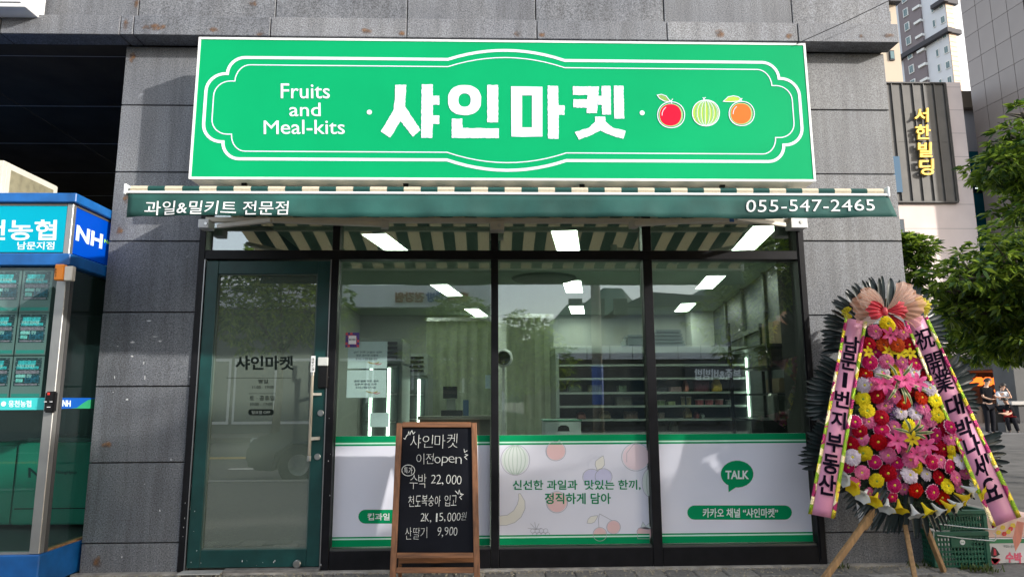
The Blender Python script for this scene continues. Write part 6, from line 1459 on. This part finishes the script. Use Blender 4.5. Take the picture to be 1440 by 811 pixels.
# ================================================================== TREES
LFM = [thin('leaf_green_a', (.12, .2, .02), .42, .45, noise=(2.5, .3)), thin('leaf_green_b', (.25, .35, .04), .42, .45, noise=(2.5, .3)), thin('leaf_green_dark', (.04, .095, .02), .5, .25, noise=(2.5, .3))]
BRK = mat('bark', (.11, .09, .07), .9, noise=(9, .35), bump=(25, .6))
def crown_mesh(blobs, ntwig, leaf, seed, per=9, droop=.35):
    """compound leaves: twigs spread through the crown's volume, denser near the surface, each with a spray of narrow leaflets"""
    r = np.random.default_rng(seed); tot = sum(b[3]*b[4]*b[5] for b in blobs); V = []; Mi = []
    for (x, y, z, rx, ry, rz) in blobs:
        n = int(ntwig*rx*ry*rz/tot)+1
        d = r.normal(size=(n, 3)); d /= np.linalg.norm(d, axis=1)[:, None]; rad = r.uniform(.25, 1, n)**.42; lump = 1+.22*np.sin(d[:, 0]*5+x)*np.cos(d[:, 2]*4+y)
        c = np.array([x, y, z])+d*(rad*lump)[:, None]*np.array([rx, ry, rz])
        keep = r.uniform(size=n) < .88; c = c[keep]; d = d[keep]; n = len(c)
        for j in range(per):
            a = r.uniform(0, 6.283, n); out = d*.7+np.stack([np.cos(a), np.sin(a), r.uniform(-droop*1.5, .25, n)], 1); out /= np.linalg.norm(out, axis=1)[:, None]
            L = leaf*r.uniform(.7, 1.25, n); base = c+out*(leaf*.25)
            up = np.stack([r.normal(.25, .8, n), r.normal(-.25, .8, n), np.ones(n)], 1); s = np.cross(out, up); s /= np.linalg.norm(s, axis=1)[:, None]; nn = np.cross(s, out)
            w_ = L*.17
            p0 = base; p1 = base+out*(L*.45)[:, None]+s*w_[:, None]+nn*(L*.04)[:, None]; p2 = base+out*L[:, None]-np.array([0, 0, 1])*(L*.18)[:, None]; p3 = base+out*(L*.45)[:, None]-s*w_[:, None]+nn*(L*.04)[:, None]
            V.append(np.stack([p0, p1, p2, p3], 1)); Mi.append(np.where(r.uniform(size=n) < .35, 1, np.where(r.uniform(size=n) < .4, 2, 0)))
    V = np.concatenate(V); M = np.concatenate(Mi); n = len(V); me = bpy.data.meshes.new('crown')
    me.vertices.add(4*n); me.vertices.foreach_set('co', V.reshape(-1)); me.loops.add(4*n); me.loops.foreach_set('vertex_index', np.arange(4*n)); me.polygons.add(n)
    me.polygons.foreach_set('loop_start', np.arange(n)*4); me.polygons.foreach_set('loop_total', np.full(n, 4))
    for m in LFM: me.materials.append(m)
    me.polygons.foreach_set('material_index', M.astype(np.int32)); me.update(calc_edges=True); return me
def tree(loc, h, blobs, ntwig, leaf, seed, label, group, r0=.11, per=9):
    """blobs relative to loc"""
    t = empty('street_tree', loc, label, 'tree', group); rnd = random.Random(seed); b = B(); lx_, ly, lz = loc
    top = Vector((lx_+rnd.uniform(-.15, .15), ly+rnd.uniform(-.15, .15), lz+h)); b.tube([Vector(loc)-Vector((0, 0, .1)), Vector(loc).lerp(top, .5)+Vector((.05, .03, 0)), top], [r0*1.2, r0*.95, r0*.7], 10)
    b.build('trunk', BRK, t, smooth=True)
    for (x, y, z, rx, ry, rz) in blobs:
        e = Vector((lx_+x, ly+y, lz+z)); m_ = top.lerp(e, .5)+Vector((rnd.uniform(-.1, .1), rnd.uniform(-.1, .1), .1)); bb = B().tube([top-Vector((0, 0, .15)), m_, e], [r0*.55, r0*.38, r0*.15], 7)
        for k in range(5):
            f = e+Vector((rnd.uniform(-1, 1)*rx*.75, rnd.uniform(-1, 1)*ry*.75, rnd.uniform(-.5, .9)*rz*.75)); bb.tube([m_.lerp(e, rnd.uniform(.3, 1)), f], [r0*.16, r0*.05], 5)
        bb.build('limb', BRK, t, smooth=True)
    c = bpy.data.objects.new('crown', crown_mesh(blobs, ntwig, leaf, seed, per)); COL.objects.link(c); c.parent = t; return t
def blob(px, py, Y, r, ry=None, rz=None, loc=(0, 0, 0)): p = at(px, py, Y); return (p.x-loc[0], p.y-loc[1], p.z-loc[2], r, ry or r, rz or r*.8)
lt = (8.6, 4.6, -.03)
tree(lt, 2.0, [blob(1350, 388, 4.3, .42, .7, .22, lt), blob(1402, 362, 4.2, .5, .7, .26, lt), blob(1440, 395, 4.4, .75, 1, .5, lt), blob(1390, 430, 4.8, .65, .9, .38, lt), blob(1325, 408, 4.6, .22, .4, .12, lt), blob(1345, 437, 4.8, .3, .5, .2, lt), blob(1445, 465, 4.8, .7, .9, .4, lt), blob(1398, 480, 5.0, .35, .5, .2, lt), blob(1452, 320, 4.5, .5, .7, .25, lt), blob(1525, 390, 4.6, 1.0, 1, .9, lt)], 1950, .15, 3, 'broad leafy street tree behind the wreath, its crown spreading over the terrace', 'street trees to the right')
lt = (9.2, 3.2, -.03)
tree(lt, 2.6, [blob(1405, 232, 3.2, .34, .5, .2, lt), blob(1420, 190, 3.2, .22, .4, .1, lt), blob(1440, 215, 3.3, .4, .5, .25, lt), blob(1436, 158, 3.2, .16, .4, .09, lt), blob(1442, 245, 3.2, .3, .4, .12, lt), blob(1480, 230, 3.2, .6, .7, .6, lt), blob(1450, 290, 3.2, .35, .5, .16, lt)], 700, .13, 5, 'upper right tree with thin leafy sprays against the panelled building', 'street trees to the right')
lt = (6.15, 5.4, -.03)
tree(lt, 1.9, [blob(1283, 352, 5.2, .26, .4, .2, lt), blob(1274, 385, 5.2, .26, .4, .22, lt), blob(1262, 420, 5.4, .3, .4, .25, lt), blob(1303, 350, 5.2, .12, .25, .08, lt), blob(1248, 350, 5.3, .3, .4, .3, lt)], 620, .12, 8, 'small bushy tree showing just past the edge of the right pillar', 'street trees to the right', .06)
lt = (13.2, 9.5, -.03)
tree(lt, 2.0, [blob(1335, 462, 9.4, .6, .8, .4, lt), blob(1372, 490, 9.4, .6, .7, .3, lt), blob(1420, 485, 9.2, .8, .9, .35, lt), blob(1440, 440, 9.5, 1.1, 1, .9, lt), blob(1380, 440, 9.8, 1.2, 1, .8, lt)], 1700, .17, 9, 'darker tree standing in shade farther back over the lanterns', 'street trees to the right')
# trees along the kerb on the sunny side, off the picture: they dapple the shop front and show in its glass
kerbtrees = [((5.4, -5.6, 0), 1), ((8.6, -5.2, 0), 2), ((11.6, -6.6, 0), 3), ((3.2, -7.4, 0), 6)]
for (l, s) in kerbtrees[:3]:
    rr = random.Random(s); bl = [(rr.uniform(-.6, .6), rr.uniform(-.5, .5), 2.6+rr.uniform(-.1, .6), 1.15, 1.1, .8), (-.9+rr.uniform(-.3, .3), .3, 3.1, .85, .85, .6), (.9, -.3, 3.0, .9, .9, .6), (.1, .4, 3.7, .8, .8, .5), (-.3, -.2, 1.9, .9, .8, .45)]
    tree(l, 1.7, bl, 1500, .14, 20+s, f'kerb tree casting dappled shade from {["", "nearest", "middle", "far"][s]} place on the right', 'kerb trees outside the picture', .09, 8)

# ================================================================== PEOPLE
SK = mat('skin', (.5, .3, .21), .55); HR = mat('hair_black', (.015, .012, .01), .6); BT = mat('black_cloth', (.007, .007, .009), .95, spec=.1); DTr = mat('dark_trousers', (.014, .014, .018), .9, spec=.1); WS = mat('white_shirt', (.5, .52, .55), .8); RA = mat('red_apron', (.45, .02, .02), .7); SHO = mat('shoe', (.02, .02, .02), .5)
def skinned(name, nodes, edges, m, parent, root=0, sub=2):
    bm = bmesh.new(); lay = bm.verts.layers.skin.verify(); vs = [bm.verts.new(Vector(n[:3])-parent.location) for n in nodes]
    for a, c in edges: bm.edges.new((vs[a], vs[c]))
    for v, n in zip(vs, nodes): v[lay].radius = (n[3], n[4] if len(n) > 4 else n[3]); 
    vs[root][lay].use_root = True
    me = bpy.data.meshes.new(name); bm.to_mesh(me); bm.free(); o = bpy.data.objects.new(name, me); COL.objects.link(o)
    md = o.modifiers.new('skin', 'SKIN'); md.use_smooth_shade = True; s = o.modifiers.new('sub', 'SUBSURF'); s.levels = s.render_levels = sub
    dg = bpy.context.evaluated_depsgraph_get(); me2 = bpy.data.meshes.new_from_object(o.evaluated_get(dg)); o.modifiers.clear(); o.data = me2; me2.name = name; me2.materials.clear(); me2.materials.append(m)
    me2.polygons.foreach_set('use_smooth', [True]*len(me2.polygons)); o.parent = parent; return o
def person(base, joints, cloth, lab, facing, sitting=False, top=BT, bottom=DTr, apron=False, hair_long=False):
    """joints in metres: x to the picture's right, y away from us, z up, from the base point"""
    t = empty('person', base, lab, 'person'); bx, by, bz = base
    J = {k: (bx+v[0], by+v[1], bz+v[2]) for k, v in joints.items()}
    def N(k, r, r2=None): return (*J[k], r, r2 or r)
    def mid(a, c, f=.5): return tuple(J[a][i]*(1-f)+J[c][i]*f for i in range(3))
    nodes = [N('pelvis', .13, .10), N('waist', .115, .085), N('chest', .145, .10), N('neck', .05), N('head', .075, .09), (*[J['head'][i]+(J['head'][i]-J['neck'][i])*.55 for i in range(3)], .07, .085)]
    ed = [(0, 1), (1, 2), (2, 3), (3, 4), (4, 5)]
    for s in 'LR':
        i = len(nodes); nodes += [N('sh'+s, .05), N('el'+s, .038), N('wr'+s, .026), N('ha'+s, .03, .016)]; ed += [(2, i), (i, i+1), (i+1, i+2), (i+2, i+3)]
        hv = Vector(J['ha'+s])-Vector(J['wr'+s]); hv.normalize(); sd = hv.cross(Vector((0, 0, 1))) if abs(hv.z) < .9 else Vector((1, 0, 0)); sd.normalize()
        for f in range(4):
            k = len(nodes); p = Vector(J['ha'+s])+sd*(.021-.014*f)+hv*.045; q = p+hv*.03+Vector((0, 0, -.012)); nodes += [(*p, .009), (*q, .007)]; ed += [(i+3, k), (k, k+1)]
        k = len(nodes); p = Vector(J['wr'+s])+sd*.035+hv*.05; nodes += [(*p, .009)]; ed += [(i+2, k)]
        i = len(nodes); nodes += [N('hip'+s, .085), N('kn'+s, .055), N('an'+s, .035), N('to'+s, .035, .028)]; ed += [(0, i), (i, i+1), (i+1, i+2), (i+2, i+3)]
    body = skinned('body', nodes, ed, SK, t)
    sh = [N('pelvis', .155, .125), N('waist', .14, .11), N('chest', .165, .12), (*mid('chest', 'neck', .6), .085)]; e = [(0, 1), (1, 2), (2, 3)]
    for s in 'LR': i = len(sh); sh += [N('sh'+s, .068), (*mid('sh'+s, 'el'+s, .8), .06)]; e += [(2, i), (i, i+1)]
    skinned('shirt', sh, e, top, t)
    tr = [N('pelvis', .15, .12)]; e = []
    for s in 'LR': i = len(tr); tr += [N('hip'+s, .105), N('kn'+s, .078), N('an'+s, .06)]; e += [(0, i), (i, i+1), (i+1, i+2)]
    skinned('trousers', tr, e, bottom, t)
    for s in 'LR': skinned('shoe', [N('an'+s, .05), N('to'+s, .05, .038)], [(0, 1)], SHO, t, sub=1)
    h = Vector(J['head']); f = Vector(facing).normalized(); up = (h-Vector(J['neck'])).normalized(); sdv = f.cross(up).normalized(); cen = h+up*.045
    # hair cap, slightly back and above
    b = B(); vs = []; n = 16; rings = 8
    for i in range(rings+1):
        ph = math.pi*(.62 if not hair_long else .75)*i/rings
        for k in range(n):
            th = 6.2832*k/n; front = max(0, math.cos(th)); pp_ = ph*(1-.38*front)
            d = up*math.cos(pp_)+(f*math.cos(th)+sdv*math.sin(th))*math.sin(pp_); rr = .112 if abs(d.dot(sdv)) < .7 else .1
            vs.append(cen+d*rr*random.uniform(.98, 1.03)-f*.008)
    b.add(vs, [(i*n+k, i*n+(k+1) % n, (i+1)*n+(k+1) % n, (i+1)*n+k) for i in range(rings) for k in range(n)]); b.build('hair', HR, t, smooth=True)
    fc = B(); c0 = cen+f*.095; fc.lathe([(0, .022), (.010, .008), (.014, 0)], c0-up*.02, 8, ax=f); fc.build('nose', SK, t)
    for sg in (-1, 1): B().lathe([(0, .008), (.010, .004), (.012, 0)], c0+sdv*.034*sg+up*.008-f*.012, 8, ax=f).build('eye', HR, t); B().lathe([(0, .01), (.022, .004), (.026, -.008)], cen+sdv*.09*sg-up*.01, 8, ax=sdv*sg).build('ear', SK, t)
    B().bar(c0-up*.052-sdv*.022-f*.006, c0-up*.052+sdv*.022-f*.006, .008, .008).build('mouth', mat('lip', (.35, .12, .1), .6), t)
    if apron:
        c = Vector(J['waist'])+f*.13; B().bar(Vector(J['chest'])+f*.135, Vector(J['pelvis'])+f*.17, .24, .012, up=f).bar(Vector(J['pelvis'])+f*.17, (Vector(J['knL'])+Vector(J['knR']))/2+Vector((0, 0, .07)), .34, .012, up=(0, 0, 1)).build('apron', RA, t, bevel=.003)
    return t
p = at(1394, 611, 17.0); 
person((p.x, 17.0, TZ), dict(pelvis=(0, 0, .95), waist=(0, 0, 1.12), chest=(.0, 0, 1.38), neck=(.02, 0, 1.56), head=(.06, -.01, 1.67), shL=(-.17, -.03, 1.46), elL=(-.19, -.08, 1.2), wrL=(-.02, -.18, 1.12), haL=(.06, -.2, 1.13), shR=(.17, .03, 1.46), elR=(.24, -.05, 1.2), wrR=(.40, -.12, 1.18), haR=(.48, -.14, 1.19), hipL=(-.09, 0, .9), knL=(-.09, -.02, .5), anL=(-.1, .02, .08), toL=(-.02, -.12, .04), hipR=(.09, 0, .9), knR=(.1, -.02, .5), anR=(.1, .03, .08), toR=(.2, -.1, .04)), None, 'standing man in black t-shirt and dark trousers facing right', (.9, -.4, -.15))
p = at(1422, 611, 17.3)
box('low_step', p.x-.05, p.x+1.8, 17.45, 17.79, TZ+.001, TZ+.36, _m['pier_stone'], bevel=.01, kind='structure')
person((p.x+.16, 17.5, TZ), dict(pelvis=(.18, .1, .46), waist=(.12, .06, .6), chest=(.02, 0, .83), neck=(-.08, -.04, 1.0), head=(-.14, -.08, 1.08), shL=(-.12, -.12, .9), elL=(-.2, -.2, .68), wrL=(-.36, -.22, .66), haL=(-.44, -.22, .67), shR=(.12, .1, .92), elR=(.0, -.1, .68), wrR=(-.24, -.24, .62), haR=(-.32, -.26, .63), hipL=(.08, .0, .44), knL=(-.24, -.2, .5), anL=(-.22, -.24, .09), toL=(-.32, -.36, .04), hipR=(.2, -.02, .44), knR=(-.1, -.3, .5), anR=(-.02, -.34, .09), toR=(-.12, -.46, .04)), None, 'seated man in black with a red apron bending forward on the step', (-.8, -.4, -.35), apron=True)
p = at(1416, 570, 18.45)
person((p.x, 18.45+.2, TZ+.25), dict(pelvis=(0, 0, .6), waist=(0, 0, .75), chest=(.0, -.02, 1.0), neck=(.02, -.03, 1.18), head=(.04, -.04, 1.28), shL=(-.16, -.03, 1.08), elL=(-.2, -.16, .86), wrL=(-.02, -.24, .9), haL=(.05, -.25, .92), shR=(.15, -.03, 1.08), elR=(.2, -.18, .9), wrR=(.1, -.22, 1.1), haR=(.08, -.2, 1.18), hipL=(-.08, 0, .56), knL=(-.1, -.38, .56), anL=(-.1, -.36, .09), toL=(-.1, -.48, .04), hipR=(.08, 0, .56), knR=(.1, -.38, .56), anR=(.1, -.36, .09), toR=(.1, -.48, .04)), None, 'woman in a white shirt sitting at a table with hand to cheek', (.3, -.9, 0), top=WS, hair_long=True)
sc_b = box('bench', p.x-.5, p.x-.0, 18.45, 18.595, TZ+.001, TZ+.7, mat('bench_dark', (.04, .035, .03), .7), bevel=.01); tag(sc_b, 'dark bench under the woman in the white shirt', 'bench')

# ================================================================== STREET ACROSS (seen in the glass)
def mir(px, py, Yw):  # a place that the glass, at GY, shows at that position
    p = at(px, py, Yw); return Vector((p.x, 2*GY-Yw, p.z))
Yb = 20.0; yB = 2*GY-Yb
def bldg(name, px0, px1, ptop, Yw, dep, m, label, z0=-.019):
    a, c = mir(px0, ptop, Yw), mir(px1, ptop, Yw); t = empty(name, ((a.x+c.x)/2, a.y, 0), label, 'building')
    B().box(a.x, c.x, a.y-dep, a.y, z0, a.z).build('wall', m, t); return t, a, c
ABW = mat('across_white', (.78, .8, .84), .7, noise=(.5, .05)); ABD = mat('across_dark', (.06, .065, .075), .6); 
t, a, c = bldg('shop_row', 250, 690, 432, 20, 8, mat('across_grey', (.12, .13, .13), .7, noise=(.4, .2)), 'low white fronted shop row across the street, reflected in the left window')
B().box(a.x, c.x, a.y+.02, a.y+.5, mir(600, 434, 20).z, mir(600, 404, 20).z).build('fascia', ABW, t)
for i in range(7):
    x = a.x+.6+i*(c.x-a.x)/7; f = B().box(x, x+1.5, a.y+.02, a.y+.08, .3, 2.6).build('window', ABW, t); B().box(x+.08, x+1.42, a.y+.081, a.y+.1, .4, 2.5).build('pane', WIN, f)
fyp = Pl((0, a.y+.5, 0), (0, 1, 0))
b = B(); pa, pb2 = mir(658, 424, 19.5), mir(630, 424, 19.5)
for s, p0, p1, mm in (('홍삼', 660, 628, 'r'), ('한방', 624, 600, 'b'), ('건강원', 597, 556, 'r')):
    bb = B(); q0, q1, q2 = mir(p0, 425, 19.5), mir(p1, 425, 19.5), mir(p0, 411, 19.5); put_text(bb, s, q0, q1, q2, thick=.1, off=.02, bold=.03); bb.build('lettering', mat('across_'+mm, (.35, .12, .07) if mm == 'r' else (.04, .1, .4), .6), t)
t, a, c = bldg('shop_row', 760, 1200, 486, 20, 8, mat('across_brown', (.09, .09, .095), .7, noise=(.4, .2)), 'dark shop row across the street with a porridge restaurant sign')
b = B()
for i in range(14):
    x = a.x+i*(c.x-a.x)/14; B().box(x+.02, x+(c.x-a.x)/14-.02, a.y+.02, a.y+.3, mir(1000, 505, 20).z, mir(1000, 486, 20).z).build('fascia_panel', ABW, t)
for i in range(8):
    x = a.x+.5+i*(c.x-a.x)/8; f = B().box(x, x+1.6, a.y+.02, a.y+.08, .2, 1.9).build('window', ABD, t); B().box(x+.08, x+1.52, a.y+.081, a.y+.1, .3, 1.8).build('pane', WIN, f)
bb = B(); q0, q1, q2 = mir(1041, 534, 19.5), mir(976, 534, 19.5), mir(1041, 518.5, 19.5); put_text(bb, '본죽&비빔밥', q0, q1, q2, thick=.06, off=.02, bold=.01); bb.build('lettering', lit('across_sign_white', (.8, .85, .9), .2), t)
B().box(q1.x-.3, q0.x+.3, a.y+.02, 2*GY-19.52, .5*(q0.z+q2.z)-.5, .5*(q0.z+q2.z)+.5).build('sign_board', ABD, t)
t, a, c = bldg('apartment_house', 785, 880, 448, 34, 8, mat('blue_render', (.05, .08, .14), .6, noise=(.3, .1)), 'dark blue apartment house beyond the shop row across the street')
for i in range(3):
    for k in range(3): f = B().box(a.x+.6+i*1.3, a.x+1.4+i*1.3, a.y+.01, a.y+.06, 2.6+k*1.6, 3.6+k*1.6).build('window', ABD, t); B().box(a.x+.68+i*1.3, a.x+1.32+i*1.3, a.y+.061, a.y+.08, 2.68+k*1.6, 3.52+k*1.6).build('pane', WIN, f)
t, a, c = bldg('gabled_house', 880, 1010, 430, 36, 9, mat('house_grey', (.14, .16, .2), .7), 'grey gabled house beyond the shop row across the street')
pk0, pk1, pk2 = mir(868, 432, 36), mir(915, 411, 36), mir(1020, 420, 36); b = B(); P = [(pk0.x, a.y+.2, pk0.z), (c.x+.4, a.y+.2, a.z), (c.x+.4, a.y+.2, a.z+.5), (pk1.x, a.y+.2, pk1.z)]; b.prism(P, (0, -1, 0), 9.5); b.build('roof', mat('roof_slate', (.06, .07, .09), .7), t)
t, a, c = bldg('far_building', 1000, 1180, 400, 50, 12, mat('far_render', (.2, .22, .26), .7), 'broad grey building far beyond the street')
hill = B(); vs = []; n = 60
for i in range(n+1):
    x = -220+440*i/n; h = 34+7*math.sin(i*.37)+5*math.sin(i*.9+1)+3*math.sin(i*2.1); vs += [(x, -230, -5), (x, -236, h*.6), (x, -260, h), (x, -330, -5)]
hill.add(vs, [(4*i+k, 4*i+4+k, 4*i+5+k, 4*i+1+k) for i in range(n) for k in range(3)]); hill.build('hill', mat('hill_green', (.05, .09, .08), .9, noise=(.05, .3)), kind='structure', smooth=True)
# utility pole and wires
q = mir(841, 560, 11.0); pole = empty('utility_pole', (q.x, q.y, -.1), 'slim concrete utility pole across the street with a blue band', 'pole')
B().tube([(q.x, q.y, -.1), (q.x, q.y, 8.5)], [.13, .09], 14).build('shaft', mat('concrete_pole', (.4, .38, .35), .8, noise=(5, .15)), pole, smooth=True); B().tube([(q.x, q.y, 1.0), (q.x, q.y, 1.9)], .135, 14).build('band', mat('pole_blue', (.03, .12, .5), .5), pole)
B().bar((q.x-.8, q.y, 7.6), (q.x+.8, q.y, 7.6), .08, .08).build('cross_arm', STEEL, pole)
wz = B()
for dx_, z in ((-.7, 7.65), (.7, 7.65), (0, 6.6)): wz.tube([(q.x-30, q.y+dx_, z+.4), (q.x-15, q.y+dx_, z-.2), (q.x, q.y+dx_, z), (q.x+15, q.y+dx_, z-.2), (q.x+30, q.y+dx_, z+.4)], .012, 5)
o = wz.build('power_line', BLACK); tag(o, 'three sagging power lines running along the far side of the street', 'power line')
# trees across
for i, (px, py, Yw, r) in enumerate(((640, 480, 15.5, 1.3), (735, 500, 15.5, 1.2), (390, 420, 13, 1.6), (1085, 430, 9.0, 1.3))):
    q = mir(px, py, Yw); l = (q.x+.1, q.y, -.02)
    tree(l, max(1.4, q.z-r*.8), [(0, 0, q.z, r, r, r*.85), (r*.6, .2, q.z-.3, r*.7, r*.7, r*.6), (-r*.6, -.2, q.z-.2, r*.7, r*.7, r*.6), (0, .1, q.z+r*.6, r*.7, r*.7, r*.5)], 1100, .17, 40+i, f'{["bushy tree before the white shop row", "round tree beside the utility pole", "large leafy tree opposite the door", "tall tree opposite the right window"][i]} across the street', 'trees across the street', .1, 7)
# parked car behind us
cm = empty('parked_car', (-1.5, -6.7, -.15), 'grey saloon car parked along the kerb, reflected in the door', 'car'); CP = mat('car_paint', (.11, .11, .115), .3, .5, coat=1)
xf, y0c, y1c, zg_ = -3.75, -7.55, -5.8, -.15
prof_ = [(0, .35), (.02, .6), (.15, .74), (.9, .9), (1.35, .98), (2.0, 1.36), (2.5, 1.44), (3.2, 1.42), (3.9, 1.1), (4.35, 1.02), (4.5, .8), (4.52, .4), (4.4, .25), (3.95, .22), (3.9, .45), (3.7, .6), (3.45, .6), (3.25, .45), (3.2, .22), (1.2, .22), (1.15, .45), (.95, .6), (.7, .6), (.5, .45), (.45, .22), (.1, .25)]
b = B(); b.prism([(xf+x, y1c, zg_+z) for x, z in prof_], (0, -1, 0), 1.75); b.build('body', CP, cm, bevel=.05)
for pts in ([(1.45, .99), (2.02, 1.33), (2.5, 1.39), (2.5, .99)], [(2.56, .99), (2.56, 1.39), (3.18, 1.37), (3.75, 1.08), (3.75, .99)]):
    for yy, n_ in ((y1c+.004, (0, 1, 0)), (y0c-.004, (0, -1, 0))):
        b = B(); b.prism([(xf+x, yy, zg_+z) for x, z in pts], n_, .006); b.build('side_window', WIN, cm)
b = B(); b.add([(xf+1.37, y0c+.15, zg_+1.0), (xf+1.37, y1c-.15, zg_+1.0), (xf+1.98, y1c-.25, zg_+1.365), (xf+1.98, y0c+.25, zg_+1.365)], [(0, 1, 2, 3)]); b.build('windscreen', WIN, cm)
for xx in (.82, 3.57):
    for yy in (y0c, y1c-.2):
        wr_ = B().lathe([(.16, 0), (.3, 0), (.32, .03), (.32, .17), (.3, .2), (.16, .2)], (xf+xx, yy, zg_+.32), 24, ax=(0, 1, 0)).build('wheel', mat('tyre', (.02, .02, .02), .8), cm, smooth=False); B().lathe([(0, .02), (.12, .02), (.19, .0), (.19, .2), (.12, .18), (0, .18)], (xf+xx, yy, zg_+.32), 16, ax=(0, 1, 0)).build('rim', STEEL, wr_)
for yy in (y0c+.12, y1c-.42): B().box(xf+.03, xf+.16, yy, yy+.3, zg_+.6, zg_+.72).build('headlight', mat('lamp_glass', (.6, .62, .65), .1), cm, bevel=.02)
